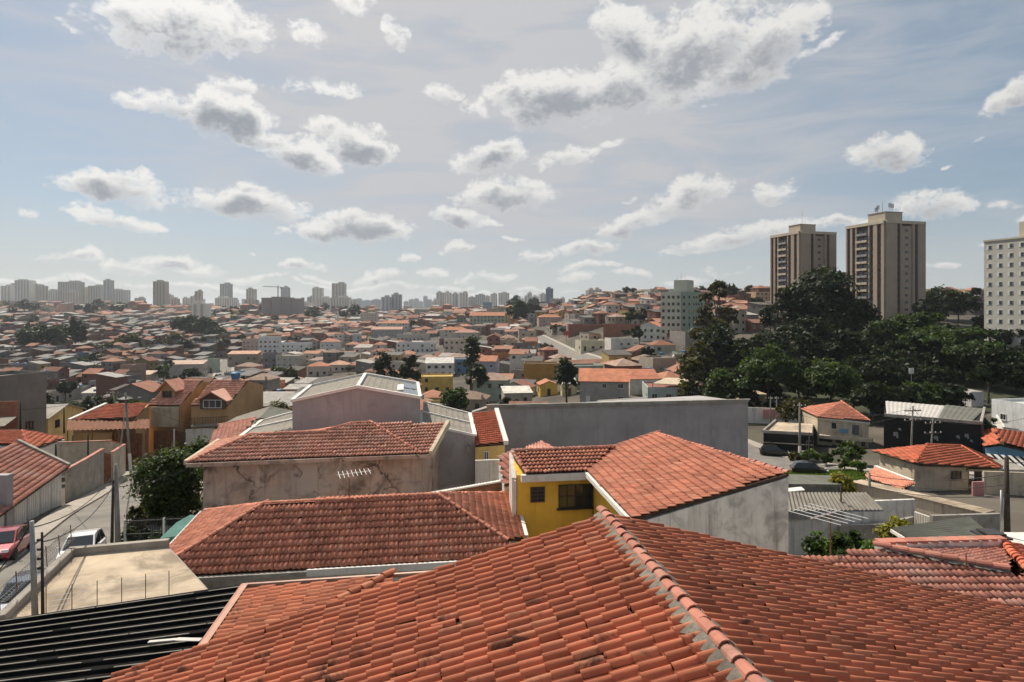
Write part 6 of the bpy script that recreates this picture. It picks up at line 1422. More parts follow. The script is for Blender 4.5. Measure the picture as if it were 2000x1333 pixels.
HAND = [
 (918,986,617,637,14,'gable_x',(.40,.42,.34),OR,'long two-storey school with red roof on the centre rise',.0), (706,738,612,634,16,'flat',(.56,.47,.40),LG,'beige mid-rise block with window rows left of centre',.1),
 (727,786,644,660,12,'shed',(.36,.34,.32),PK,'wide grey building with pinkish lean-to roof',.05), (742,800,632,650,12,'hip',(.6,.56,.5),OR,'white house with orange hip roof above the grey building',-.1),
 (776,850,671,690,9,'flat',(.68,.66,.62),LG,'long low white wall house in the valley centre',.02), (776,838,655,668,9,'flat',(.5,.46,.4),LG,'flat-roofed house above the long low white one',0),
 (868,918,664,696,9,'flat',(.58,.48,.39),LG,'tall beige two-storey block in the valley centre',.05), (860,914,645,660,10,'hip',(.55,.5,.42),OR,'house with broad orange roof behind the beige block',.1), (888,935,650,664,9,'hip',(.5,.45,.38),PK,'pale orange hip roof house right of the broad one',-.1),
 (888,920,704,730,9,'flat',BLU,LG,'deep blue house with white rooftop in the valley',.1), (938,972,706,738,9,'gable_x',LAV,OR,'lavender house with orange roof beside the blue one',-.15), (918,948,697,712,8,'hip',(.5,.45,.4),OR,'orange hip roof between the blue and lavender houses',.2),
 (832,886,710,738,10,'shed',(.64,.62,.58),(.52,.5,.46),'white house with pale sheet roof in front of the dark tree pair',.1), (1023,1090,713,746,8,'flat',MU,DG,'mustard wall building beside the ball-shaped tree',-.05,dict(windows=False)),
 (740,812,733,745,8,'gable_x',(.5,.42,.3),OR,'house with ragged orange roof behind the hall ridge',.1), (823,884,739,768,10,'flat',YE,(.5,.34,.12),'plain yellow house with small windows behind the hall',.12),
 (1132,1226,745,792,11,'gable_x',(.34,.32,.28),(.52,.20,.11),'big unrendered house with bright orange roof above the long grey wall',-.12), (1218,1276,740,772,9,'gable_x',(.60,.55,.50),(.52,.2,.12),'white house with orange roof right of the unrendered one',.12),
 (1258,1392,762,790,12,'flat',(.42,.48,.44),BRK,'mint-walled terrace house with dark deck above the grey wall',-.1), (1052,1086,752,774,6,'gable_y',YE,OR,'little yellow gabled house by the ball-shaped tree',.1), (1096,1124,750,774,6,'shed',(.58,.5,.3),LG,'small ochre house with pale sheet roof',0),
 (982,1036,768,792,6,'shed',(.45,.40,.33),(.64,.60,.52),'small shed house with white roof behind the grey wall',.15), (1252,1296,640,668,12,'gable_y',(.62,.6,.58),(.5,.2,.13),'white gabled house below the pale green block',-.5),
 (1128,1176,668,687,9,'flat',(.56,.52,.38),(.5,.45,.38),'cream two-storey house on the centre hillside',.2), (1186,1242,664,682,9,'flat',(.66,.62,.56),LG,'white flat house on the centre hillside',.15), (1180,1252,636,656,10,'flat',BRK,BRK,'bare brick building on the centre hillside',-.2,dict(windows=False)),
 (1108,1180,636,650,9,'flat',BRK,LG,'long brick building left of the bare brick one',.0,dict(windows=False)), (1050,1095,620,634,10,'hip',(.5,.36,.3),OR,'pinkish house with orange hip roof near the street top',.1),
 (510,545,660,700,9,'flat',(.66,.65,.64),LG,'tall narrow white house left of the white terrace',.05), (545,606,672,690,9,'flat',(.66,.65,.63),LG,'white terrace house with small arched openings',.0), (545,592,697,720,9,'flat',(.46,.42,.35),(.5,.45,.38),'concrete house with flat pale roof in the valley',-.1), (517,546,692,720,8,'flat',DG,LG,'dark unrendered house left of the concrete one',.1),
 (604,642,716,736,8,'hip',(.56,.46,.38),OR,'beige house with orange hip roof in the valley',.15), (644,682,713,728,8,'hip',(.5,.45,.4),(.52,.3,.2),'pale tent-like orange roof house',-.1), (628,664,668,688,9,'hip',(.64,.62,.58),OR,'white house with orange hip roof on the left rise',.1), (450,506,692,716,8,'shed',(.30,.25,.2),(.52,.30,.2),'long house with orange lean-to roof by the valley street',.1),
 (478,520,664,690,9,'flat',(.56,.42,.35),LG,'pinkish block left of the tall narrow white house',-.1), (330,398,712,742,8,'shed',(.46,.40,.36),(.5,.36,.28),'long pinkish shed by the valley street',.2), (400,424,704,728,7,'flat',(.38,.42,.34),LG,'greenish house at the top of the valley street',0), (278,302,732,748,7,'shed',(.5,.42,.36),(.56,.42,.32),'small house with cream roof left of the orange houses',0),
 (70,98,770,784,7,'flat',(.48,.44,.4),LG,'grey roof terrace with two blue tanks at the left',.1,dict(tank=True)), (118,138,766,784,7,'flat',(.5,.45,.4),LG,'pale roof terrace with a blue tank in the middle left',-.1,dict(tank=True)), (140,168,760,780,7,'flat',(.44,.4,.36),(.5,.36,.28),'pink roof terrace with the highest blue tank',.1,dict(tank=True)), (52,72,784,798,6,'flat',(.6,.58,.55),LG,'white wall terrace with a low blue tank at the far left',.0,dict(tank=True)), (172,200,768,786,7,'shed',(.5,.46,.42),(.5,.46,.4),'pale sheet-roofed house behind the corner house',.1,dict(tank=True)),
 (1440,1490,778,800,6,'flat',(.58,.44,.28),LG,'pale orange wall house at the street bend',.0,dict(windows=False)), (1465,1500,572,588,12,'flat',(.5,.33,.2),LG,'ochre block on the hill left of the striped towers',.2), (690,705,655,672,8,'flat',(.5,.5,.5),DG,'dark flat house left of the grey building',.1),
]
for q in HAND:
    kw = q[10] if len(q) > 10 else {}
    mh(*q[:9], rz=q[9], rng=random.Random(int(q[0]*3+q[2])), **kw)
# posts and canopy of the terrace, white canopy awning
g = ground_at(1325, 790); cp = wthing('terrace_canopy', 'beige sheet canopy on posts over the mint-walled terrace', 'canopy', PD(1325, 760, g.y+4))
a, b, c, d = PD(1275, 749, g.y+1), PD(1352, 753, g.y-1), PD(1374, 739, g.y+8), PD(1300, 738, g.y+9); mb = MB(); mb.slab([a, b, c, d], .15); part(cp, 'canopy_roof', mb, 'beige_wall')
for p in (a, b, c, d): mb = MB(); mb.tube(p, p-Vector((0, 0, 2.6)), .08, .08, 6); part(cp, 'post', mb, 'dark_metal')
g = ground_at(1340, 716); cp = wthing('sheet_canopy', 'grey open-sided sheet canopy below the olive trees', 'canopy', g)
a, b, c, d = PD(1300, 722, g.y-4), PD(1328, 727, g.y-6), PD(1372, 718, g.y), PD(1330, 711, g.y+4); mb = MB(); mb.slab([a, b, c, d], .12); part(cp, 'canopy_roof', mb, 'fibro')
for p in (a, b, c, d): mb = MB(); mb.tube(p, Vector((p.x, p.y, TZ(p.x, p.y))), .07, .07, 6); part(cp, 'post', mb, 'dark_metal')
mb = MB(); p = ground_at(1106, 668); mb.box(p+Vector((0, 0, 4.5)), (3.2, .3, 2.4)); mb.tube(p, p+Vector((0, 0, 4)), .12, .12, 6); single('red_sign', mb, 'paint_red', 'red sign board at the corner of the rising street', 'sign')
mb = MB(); a, b = PD(1158, 722, 165), PD(1182, 722, 165); mb.slab([a, b, b+Vector((0, .3, 0)), a+Vector((0, .3, 0))], 2.6); single('red_wall', mb, 'paint_red', 'short red painted wall above the orange-roofed houses', 'wall')

# ------------------------------------------------------------------ all the other houses
rng = random.Random(11)
def near_road(x, y, m):
    for pts, w_ in ROADS:
        for a, b in zip(pts, pts[1:]):
            ax, ay = a[0], a[1]; dx, dy = b[0]-ax, b[1]-ay; L2 = dx*dx+dy*dy; t = max(0, min(1, ((x-ax)*dx+(y-ay)*dy)/L2))
            if math.hypot(x-ax-dx*t, y-ay-dy*t) < w_/2+m: return True
    return False
WALLS = [((.58, .54, .48), 'white', 4), ((.48, .40, .31), 'cream', 5), ((.34, .31, .28), 'grey', 5), ((.22, .205, .19), 'raw concrete', 5), ((.24, .11, .08), 'bare brick', 6), ((.52, .34, .26), 'salmon', 2), ((.58, .42, .17), 'ochre', 2), ((.22, .30, .38), 'blue', 1), ((.36, .42, .34), 'pale green', 1), ((.56, .26, .10), 'orange', 1)]
FAV = [((.24, .115, .085), 'bare brick', 8), ((.25, .235, .22), 'raw concrete', 5), ((.34, .30, .27), 'grey', 4), ((.46, .42, .38), 'off-white', 2), ((.36, .24, .18), 'salmon', 2), ((.18, .25, .30), 'blue', 1), ((.26, .31, .25), 'pale green', 1), ((.44, .33, .14), 'ochre', 1)]
ROOFS = [((.40, .18, .11), 'orange', 'hip', 3), ((.40, .20, .135), 'orange', 'gable_x', 3), ((.30, .135, .09), 'red', 'gable_y', 3), ((.36, .245, .185), 'pinkish', 'hip', 3), ((.24, .22, .20), 'grey', 'flat', 8), ((.42, .39, .35), 'pale', 'shed', 3), ((.14, .13, .12), 'dark', 'shed', 5)]
FROOF = [((.30, .28, .26), 'grey', 'flat', 5), ((.38, .36, .33), 'pale', 'shed', 3), ((.22, .20, .19), 'dark', 'shed', 4), ((.36, .15, .09), 'red', 'gable_x', 2), ((.40, .20, .13), 'pinkish', 'hip', 1), ((.12, .19, .23), 'bluish', 'flat', 1)]
def pick(L): return rng.choices(L, weights=[q[-1] for q in L])[0]
FA = np.array(FOOT)
cand = []
D = 92.
while D < 1500:
    step = 8.2 if D < 330 else (10.5 if D < 650 else 16); half = .86*D; x = -half
    while x < half:
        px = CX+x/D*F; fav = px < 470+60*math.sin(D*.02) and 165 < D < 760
        w_ = rng.uniform(5.2, 7.5) if fav else rng.uniform(6.5, 10.5); w_ *= 1 if D < 650 else 1.5
        gap = rng.choice([.2, .3, .5, 1.2, 2.5]) if D < 650 else rng.uniform(1, 6)
        X, Y = x+w_/2, D+rng.uniform(-1.6, 1.6); x += w_+gap
        if px > 1320 and 96 < Y < 262 and px < 2200: continue          # the park
        if 1780 < px and Y < 300: continue
        if Y < 100 and (px < 480 or px > 940): continue
        if px > 1420 and Y > 700: continue
        if rng.random() < (.06 if not fav else .03) + (.25 if D > 900 else 0): continue
        if ((FA[:, 0]-X)**2+(FA[:, 1]-Y)**2 < (FA[:, 2]+w_*.5)**2).any(): continue
        if Y < 420 and near_road(X, Y, 4.5+w_*.25): continue
        base = .12*math.sin(X*.013+Y*.021)+(.35 if px > 1050 else -.12); rz = base+rng.uniform(-.12, .12)+rng.choice([0, 0, 0, math.pi/2])
        wc = pick(FAV if fav else WALLS); rf = pick(FROOF if fav else ROOFS)
        fl = rng.choices([1, 2, 3], [5, 4, 1] if not fav else [4, 5, 2])[0]; h = fl*2.75+rng.uniform(.1, .6)
        if D > 900: h *= rng.choice([1, 1, 1.3, 2])
        rj = rng.uniform(.6, 1.15) if not fav else rng.uniform(.35, .95)  # left hillside roofs darkened further: cloud shadow put into their colour
        if any(Y < q[4]-2 and q[0]-w_*.5/Y*F < px+w_*.5/Y*F and px < q[1]+w_*.3/Y*F and HY-(TZ(X, Y)+h+1.5)/Y*F < q[3]-.3*(q[3]-q[2]) for q in CLEAR): continue
        j = rng.uniform(.62, 1.08) if not fav else rng.uniform(.42, .85)  # cloud shadow over the left hillside painted into the wall colours too
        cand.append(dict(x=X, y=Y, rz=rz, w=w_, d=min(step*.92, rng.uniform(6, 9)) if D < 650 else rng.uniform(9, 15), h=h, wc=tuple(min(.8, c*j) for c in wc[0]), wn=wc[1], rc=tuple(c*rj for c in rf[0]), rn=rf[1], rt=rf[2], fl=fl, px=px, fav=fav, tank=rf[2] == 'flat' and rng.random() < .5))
    D += step*rng.uniform(.95, 1.12)
cand.sort(key=lambda c: c['y'])
inv = [c for c in cand if -10 < c['px'] < 2010]
# hide those wholly behind the near halls from the single-object set
def hidden(c):
    z = TZ(c['x'], c['y'])+c['h']+1.5; py = HY-z/c['y']*F
    return (565 < c['px'] < 830 and py > 790) or (930 < c['px'] < 1462 and py > 800) or py > 880
vis = [c for c in inv if not hidden(c)]
solo = vis[:295]; ids = {id(c) for c in solo}
kinds = {'hip': 'hip', 'gable_x': 'gable', 'gable_y': 'gable', 'flat': 'flat', 'shed': 'lean-to'}
def zone(c):
    if c['y'] < 135: s = 'near row'
    elif c['y'] < 180: s = 'valley floor'
    else: s = 'upper valley'
    q = 'far-left' if c['px'] < 500 else ('mid-left' if c['px'] < 850 else ('centre' if c['px'] < 1150 else 'mid-right'))
    return s+', '+q
def aerial_mesh():
    if 'aerial' not in _wm:
        m = MB(); m.tube((0, 0, 0), (0, 0, 2.2), .03, .025, 5); m.tube((-.6, 0, 2.1), (.6, 0, 2.1), .02, .02, 4)
        for k in range(5): m.tube((-.5+.25*k, -.35, 2.1), (-.5+.25*k, .35, 2.1), .015, .015, 4)
        _wm['aerial'] = m.mesh('aerial', 'metal_grey')
    return _wm['aerial']
def dish_mesh():
    if 'dish' not in _wm:
        m = MB(); m.lathe((0, 0, 0), [(.05, 0), (.25, .04), (.42, .13), (.44, .14)], 12); m.v = [(x, -z, y) for x, y, z in m.v]; m.tube((0, 0, -.6), (0, 0, 0), .03, .03, 5); _wm['dish'] = m.mesh('satellite_dish', 'white_trim')
    return _wm['dish']
sk = {}
for c in solo:
    st_ = {1: 'one-storey', 2: 'two-storey', 3: 'three-storey'}[c['fl']]
    c['lab'] = f"{c['wn']} {st_} house with {c['rn']} {kinds[c['rt']]} roof"+(' and tank' if c['tank'] else '')+f", {zone(c)}"; sk.setdefault(c['lab'], []).append(c)
ords = ['leftmost', 'second from left', 'third from left', 'fourth from left', 'fifth from left', 'sixth from left', 'seventh from left', 'eighth from left', 'ninth from left', 'tenth from left']
for k, L in sk.items():
    if len(L) > 1:
        for i, c in enumerate(sorted(L, key=lambda c: c['px'])): c['lab'] = k+', '+(ords[i] if i < 10 else f'{i+1}th from left')
for c in solo:
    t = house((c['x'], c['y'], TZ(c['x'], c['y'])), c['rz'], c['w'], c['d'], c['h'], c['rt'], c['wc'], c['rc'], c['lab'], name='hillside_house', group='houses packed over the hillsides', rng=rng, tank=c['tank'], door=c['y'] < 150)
    top = c['h']+(.55 if c['rt'] == 'flat' else .3)
    if rng.random() < .45: o = link('aerial', aerial_mesh(), t); o.location = (rng.uniform(-.3, .3)*c['w'], rng.uniform(-.1, .1)*c['d'], top); o.rotation_euler = (0, 0, rng.uniform(0, 3))
    if rng.random() < .25: o = link('satellite_dish', dish_mesh(), t); o.location = (rng.choice([-.4, .4])*c['w'], -c['d']*.42, top+.5); o.rotation_euler = (.5, 0, rng.uniform(-1, 1))
# the rest are too many and too small to pick apart: one mesh, each with walls, roof and openings
V, Q, T, CV = [], [], [], []
for c in cand:
    if id(c) in ids: continue
    wl, rf = gen_house(c['w'], c['d'], c['h'], c['rt'], rng); z = TZ(c['x'], c['y']); ca, sa = math.cos(c['rz']), math.sin(c['rz'])
    wn_ = MB(); hw, hd = c['w']/2, c['d']/2
    if c['y'] < 800:
        for k in range(c['fl']):
            for i in range(2):
                xx = (-.5+i)*c['w']*.5; zz = 1.5+k*2.75; wn_.box((xx, -hd-.02, zz), (1.2, .08, 1.1)); wn_.box((xx*.9, hd+.02, zz), (1.2, .08, 1.1))
            wn_.box((-hw-.02, 0, 1.5+k*2.75), (.08, 1.1, 1.1)); wn_.box((hw+.02, 0, 1.5+k*2.75), (.08, 1.1, 1.1))
    if c['tank']: wn_t = MB(); wn_t.lathe((0, 0, c['h']), [(.5, 0), (.7, .9), (.2, 1.1)], 8)
    else: wn_t = None
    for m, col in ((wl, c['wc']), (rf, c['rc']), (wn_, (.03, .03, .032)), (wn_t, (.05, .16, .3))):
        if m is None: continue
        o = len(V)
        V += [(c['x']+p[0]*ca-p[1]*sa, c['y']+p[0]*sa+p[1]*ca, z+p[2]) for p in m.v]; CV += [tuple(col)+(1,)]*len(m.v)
        Q += [tuple(i+o for i in f) for f in m.f]
me = bpy.data.meshes.new('distant_houses'); me.from_pydata(V, [], Q); me.materials.append(MAT['wall_attr'])
ca_ = me.color_attributes.new('Col', 'FLOAT_COLOR', 'POINT'); ca_.data.foreach_set('color', np.array(CV, np.float32).ravel()); me.update()
o = link('distant_houses', me); o['kind'] = 'stuff'; o['label'] = 'mass of small houses receding over the far hillsides'; o['category'] = 'houses'
# ------------------------------------------------------------------ small trees between the houses (copies of five kinds)
protos = []
for k in range(5):
    g = np.random.default_rng(50+k); lb = lobes_for('round', 6.5, 3.0, g)
    protos.append((crown_mesh(60+k, lb, 900, .55, ('leaf', 'leaf_dark', 'leaf_dark', 'leaf_olive', 'leaf_dark')[k]), trunk_mesh(70+k, lb, 3.2, .16)))
TREES = []
def small_tree(x, y, s, k, label, group):
    t = thing('tree', label, 'tree', (x, y, TZ(x, y)), rng.uniform(0, 6), group); t.scale = (s, s, s*rng.uniform(.85, 1.15)); link('crown', protos[k][0], t); link('trunk', protos[k][1], t); TREES.append((t, CX+x/y*F, y, k, label))
cnt = 0
while cnt < 150:
    D = 100*math.exp(rng.uniform(0, 2.3)); px = rng.uniform(0, 1500) if rng.random() < .62 else rng.uniform(0, 520); x = (px-CX)/F*D
    if px > 1320 and D < 262: continue
    if D < 170 and rng.random() < .5: continue
    if D < 420 and near_road(x, D, 1.5): continue
    small_tree(x, D, rng.uniform(.6, 1.35)*(1 if D < 400 else 1.5), rng.randrange(5), 'small dark green tree among the packed hillside houses', 'small trees among the houses'); cnt += 1
for k in range(70):                                            # wooded crest below the far towers
    px = rng.choice([rng.uniform(0, 70), rng.uniform(150, 260), rng.uniform(590, 720), rng.uniform(1000, 1060), rng.uniform(420, 520)]); D = rng.uniform(820, 1250); x = (px-CX)/F*D
    small_tree(x, D, rng.uniform(1.8, 3.2), rng.choice([1, 2, 4]), 'dark tree of the wooded belt below the far towers', 'wooded belt below the far towers')
by = {}
for t, px, D, k, lab in TREES:
    far = 'near row' if D < 170 else 'valley floor' if D < 260 else 'lower hillside' if D < 420 else 'upper hillside' if D < 800 else 'far crest'
    side = 'far-left' if px < 300 else 'mid-left' if px < 650 else 'centre' if px < 1050 else 'mid-right'
    by.setdefault(f"{('leafy green', 'dark', 'dark', 'olive', 'dark')[k]} {'belt tree below far towers' if 'belt' in lab else 'tree among houses'}, {far}, {side}", []).append((px, t))
for lab, L in by.items():
    for i, (px, t) in enumerate(sorted(L, key=lambda q: q[0])): t['label'] = lab if len(L) == 1 else lab+', '+(ords[i] if i < 10 else f'{i+1}th from left')
# park floor and undergrowth under the big trees
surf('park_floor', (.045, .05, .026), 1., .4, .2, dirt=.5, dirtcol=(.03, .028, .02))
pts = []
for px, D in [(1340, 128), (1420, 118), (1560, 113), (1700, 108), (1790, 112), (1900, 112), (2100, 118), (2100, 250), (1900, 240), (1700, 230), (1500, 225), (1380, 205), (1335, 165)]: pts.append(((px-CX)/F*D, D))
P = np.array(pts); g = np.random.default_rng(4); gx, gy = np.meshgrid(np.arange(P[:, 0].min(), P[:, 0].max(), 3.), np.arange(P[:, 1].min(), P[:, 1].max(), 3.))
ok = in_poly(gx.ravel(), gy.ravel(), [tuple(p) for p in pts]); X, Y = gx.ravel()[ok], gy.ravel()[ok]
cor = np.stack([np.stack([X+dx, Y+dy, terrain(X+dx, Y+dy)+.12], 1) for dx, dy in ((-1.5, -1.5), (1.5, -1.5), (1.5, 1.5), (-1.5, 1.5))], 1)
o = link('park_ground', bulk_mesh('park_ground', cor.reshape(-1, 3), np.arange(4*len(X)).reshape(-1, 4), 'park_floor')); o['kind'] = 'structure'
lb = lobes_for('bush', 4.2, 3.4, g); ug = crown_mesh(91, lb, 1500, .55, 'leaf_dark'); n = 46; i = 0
us = []
while i < n:
    k = g.integers(0, len(X)); x, y = X[k], Y[k]
    if y < 118 and i % 3: continue
    i += 1; t = thing('shrub', '', 'shrub', (x, y, TZ(x, y)-.2), float(g.random()*6), 'undergrowth shrubs in the park'); s_ = .8+.8*g.random(); t.scale = (s_, s_, s_); link('foliage', ug, t); us.append((CX+x/y*F, y, t))
bands = {}
for px, y, t in us: bands.setdefault('front' if y < 150 else 'middle' if y < 190 else 'rear', []).append((px, t))
for b, L in bands.items():
    for i, (px, t) in enumerate(sorted(L, key=lambda q: q[0])): t['label'] = f'dark undergrowth shrub in the park, {b} rank, '+(ords[i] if i < 10 else f'{i+1}th from left')

# ------------------------------------------------------------------ striped twin towers
surf('tower_beige', (.36, .285, .225), .9, .08, .15, streak=.22, dirtcol=(.2, .15, .12)); surf('tower_dark', (.085, .055, .042), .9, .12, .2); surf('tower_top', (.50, .43, .33), .9, .1, .2, streak=.3, dirtcol=(.2, .16, .12))
surf('tower_cream', (.50, .47, .41), .9, .07, .12, streak=.18, dirtcol=(.25, .22, .19)); surf('tower_green', (.30, .36, .29), .9, .07, .12, streak=.15, dirtcol=(.15, .17, .14)); surf('tower_lit', (.52, .51, .42), .9, .08, .15, streak=.2, dirtcol=(.25, .23, .19))  # tower_lit: the green block's sunlit side, its brightness put into the colour
UP = Vector((0, 0, 1))
def facade(t, o, r, n, z0, z1, strips, fh=2.9, slab=None):
    """vertical strips along a face: o is the left end on the ground plane, r runs along it, n points out"""
    for (s0, s1, kind) in strips:
        c = o+r*((s0+s1)/2); w_ = s1-s0
        if kind == 'pier':
            mb = MB(); box_o(mb, Vector((c.x, c.y, (z0+z1)/2))+n*.35, r, n, UP, w_, .7, z1-z0); part(t, 'pier', mb, 'tower_beige')
        elif kind == 'wall':
            mb = MB(); box_o(mb, Vector((c.x, c.y, (z0+z1-1.6)/2))+n*.1, r, n, UP, w_, .2, z1-1.6-z0); part(t, 'wall_panel', mb, 'tower_beige')
        if kind in ('win', 'small', 'balcony', 'wall'):
            k = 0; z = z1-3.4
            while z > z0+1:
                if kind == 'win':
                    mb = MB(); box_o(mb, Vector((c.x, c.y, z))+n*.06, r, n, UP, w_*.86, .12, 1.3); part(t, 'window', mb, 'glass')
                    mb = MB(); box_o(mb, Vector((c.x, c.y, z-1.25))+n*.12, r, n, UP, w_*.96, .2, .8); part(t, 'spandrel', mb, 'tower_dark')
                elif kind == 'wall':
                    mb = MB(); box_o(mb, Vector((c.x, c.y, z))+n*.22, r, n, UP, 1.5, .1, .9); part(t, 'window', mb, 'glass')
                elif kind == 'balcony':
                    mb = MB(); box_o(mb, Vector((c.x, c.y, z-1.25))+n*.7, r, n, UP, w_*.92, 1.4, .14); box_o(mb, Vector((c.x, c.y, z-.8))+n*1.35, r, n, UP, w_*.92, .1, .85); part(t, 'balcony', mb, 'tower_top' if k % 3 else 'metal_grey')
                    mb = MB(); box_o(mb, Vector((c.x, c.y, z+.1))+n*.06, r, n, UP, w_*.8, .1, 1.7); part(t, 'balcony_door', mb, 'glass')
                z -= fh; k += 1
def striped_tower(pxc, D, L1, L2, ang, ztop, label, pent, masts):
    c = PD(pxc, HY, D); g = TZ(c.x, c.y); a = R(ang); u = Vector((-math.cos(a), math.sin(a), 0)); v = Vector((math.sin(a), math.cos(a), 0)); c = Vector((c.x, c.y, 0))
    t = wthing('apartment_tower', label, 'tower', Vector((c.x+(u.x*L1+v.x*L2)/2, c.y+(u.y*L1+v.y*L2)/2, g))); z0 = g-4
    mb = MB(); mb.walls([c+UP*ztop, c+u*L1+UP*ztop, c+u*L1+v*L2+UP*ztop, c+v*L2+UP*ztop], z0); part(t, 'core', mb, 'tower_dark')
    nA = Vector((-math.sin(a), -math.cos(a), 0)); nB = Vector((math.cos(a), -math.sin(a), 0))
    k = L1/10.; zt = ztop-.3
    facade(t, c+u*L1, -u, nA, z0, zt, [(0, .35*k, 'pier'), (.35*k, 1.2*k, 'win'), (1.2*k, 1.75*k, 'pier'), (1.75*k, 2.6*k, 'win'), (2.6*k, 2.95*k, 'pier'), (2.95*k, 4.5*k, 'balcony'), (4.5*k, 6.0*k, 'balcony'), (6.0*k, 6.35*k, 'pier'), (6.35*k, 7.3*k, 'win'), (7.3*k, 8.3*k, 'pier'), (8.3*k, 9.3*k, 'win'), (9.3*k, 10*k, 'pier')])
    k = L2/10.
    facade(t, c, v, nB, z0, zt, [(0, .5*k, 'pier'), (.5*k, 2.7*k, 'pier'), (2.7*k, 3.5*k, 'win'), (3.5*k, 3.95*k, 'pier'), (3.95*k, 6.6*k, 'wall'), (6.6*k, 7.2*k, 'pier'), (7.2*k, 8.0*k, 'win'), (8.0*k, 10*k, 'pier')])
    for (p, q, nn) in ((c+u*L1, c, nA), (c, c+v*L2, nB)):
        mb = MB(); mb.bar(p+nn*.4+UP*(ztop-.5), q+nn*.4+UP*(ztop-.5), .9, 1.2); part(t, 'roof_beam', mb, 'tower_top')
    # stair and lift head raised over the middle
    pc = c+u*L1*pent[0]+v*L2*pent[1]; mb = MB(); s1, s2, hh = pent[2], pent[3], pent[4]
    q = [pc-u*s1/2-v*s2/2, pc+u*s1/2-v*s2/2, pc+u*s1/2+v*s2/2, pc-u*s1/2+v*s2/2]; mb.walls([p+UP*(ztop+hh) for p in q], ztop-1); ph = part(t, 'lift_head', mb, 'tower_top')
    mb = MB(); mb.slab([p+UP*(ztop+hh+.25)+(p-pc)*.05 for p in q], .24); part(ph, 'coping', mb, 'tower_beige')
    for (dx, h_, kind) in masts:
        b = pc+u*dx+UP*(ztop+hh); mb = MB(); mb.tube(b, b+UP*h_, .09, .05, 6)
        if kind:
            for j in range(3): an = j*2.1; mb.box(b+UP*(h_*.75)+Vector((math.cos(an)*.4, math.sin(an)*.4, 0)), (.28, .2, 1.7), an); mb.bar(b+UP*(h_*.75), b+UP*(h_*.75)+Vector((math.cos(an)*.4, math.sin(an)*.4, 0)), .06, .06)
        part(t, 'antenna_mast', mb, 'metal_grey')
    return t
striped_tower(1729, 250, 19.6, 19.6, 75, (HY-431)/F*250, 'taller right tower of the striped pair with antenna masts', (.22, .22, 8.5, 8.5, 3.4), ((-3.5, 3.6, 1), (-2.4, 4.2, 1), (3.5, 4.2, 1), (4.4, 3.2, 1), (1.2, 5.5, 0)))
striped_tower(1563, 285, 19.5, 19.5, 74, (HY-452)/F*285, 'left tower of the striped pair behind the giant tree', (.22, .24, 7.5, 8.5, 3.2), ((0, 7.5, 0), (-2, 2, 0)))
# white gridded block at the right edge
D = 194; a = PD(1922, 473, D); b = a+Vector((.29, -.957, 0))*26; zt = a.z; g = TZ(a.x+6, a.y-6)
gb = wthing('apartment_block', 'cream apartment block with grid of small windows at the right edge', 'apartment block', Vector((a.x+8, a.y-6, g)))
r = (b-a); r.z = 0; r.normalize(); n = r.cross(UP)
bk_ = -n*14; mb = MB(); mb.walls([a, b, b+bk_, a+bk_], g-4); part(gb, 'wall', mb, 'tower_cream')
mb = MB(); mb.bar(a+UP*.2-r*.1, b+UP*.2, .5, .5); part(gb, 'coping', mb, 'tower_top')
mb = MB(); p = a+r*8.2-n*3; mb.walls([p+UP*5.2, p+r*9+UP*5.2, p+r*9-n*6+UP*5.2, p-n*6+UP*5.2], zt); part(gb, 'lift_head', mb, 'tower_top')
for j in range(12):
    for i in range(8):
        p = a+r*(1.6+3.1*i)-UP*(1.9+2.83*j)
        if p.z < g+.5: continue
        mb = MB(); box_o(mb, p+n*.03, r, n, UP, 1.45, .08, 1.35); o = part(gb, 'window', mb, 'frame_white'); mb = MB(); box_o(mb, p+n*.08+r*.22, r, n, UP, .8, .05, 1.15); part(o, 'pane', mb, 'glass')
# pale green block
D = 253; cx = PD(1342, 570, D); zt = cx.z; g = TZ(cx.x, cx.y)
gn = wthing('apartment_block', 'pale green apartment block with raised lift head right of centre', 'apartment block', Vector((cx.x+3, cx.y+6, g)))
an = R(25); u = Vector((-math.cos(an), math.sin(an), 0)); v = Vector((math.sin(R(40)), math.cos(R(40)), 0)); cx = Vector((cx.x, cx.y, 0)); L1, L2 = 10.6, 17.
mb = MB(); mb.walls([cx+UP*zt, cx+u*L1+UP*zt, cx+u*L1+v*L2+UP*zt, cx+v*L2+UP*zt], g-5); part(gn, 'wall', mb, 'tower_green')
nA = (-u).cross(UP); nB = v.cross(UP)
mb = MB(); box_o(mb, cx+u*L1*.60+nA*.25+UP*((zt+g-5)/2), -u, nA, UP, L1*.76, .5, zt-g+4.5); part(gn, 'front_bay', mb, 'tower_lit')
mb = MB(); p = cx+u*1.5+v*4; mb.walls([p+UP*(zt+4.9), p+u*5.5+UP*(zt+4.9), p+u*5.5+v*6+UP*(zt+4.9), p+v*6+UP*(zt+4.9)], zt-.5); part(gn, 'lift_head', mb, 'tower_lit')
for k in range(3): mb = MB(); q = p+u*(1+k*1.6)+UP*(zt+4.9); mb.tube(q, q+UP*(2.2+1.6*(k == 1)), .06, .04, 5); part(gn, 'antenna_mast', mb, 'metal_grey')
for j in range(9):
    z = zt-2.2-2.8*j
    for s in (1.2, 3.4, 5.4, 7.2, 9.4):
        f_ = .52 if s > 2 else .03; mb = MB(); box_o(mb, cx+u*s+nA*f_+UP*z, -u, nA, UP, 1.0, .08, 1.2); part(gn, 'window', mb, 'glass')
    for s in (2, 6.5, 9, 11.5, 14.5): mb = MB(); box_o(mb, cx+v*s+nB*.03+UP*z, v, nB, UP, 1.2, .08, 1.0); part(gn, 'window', mb, 'glass')

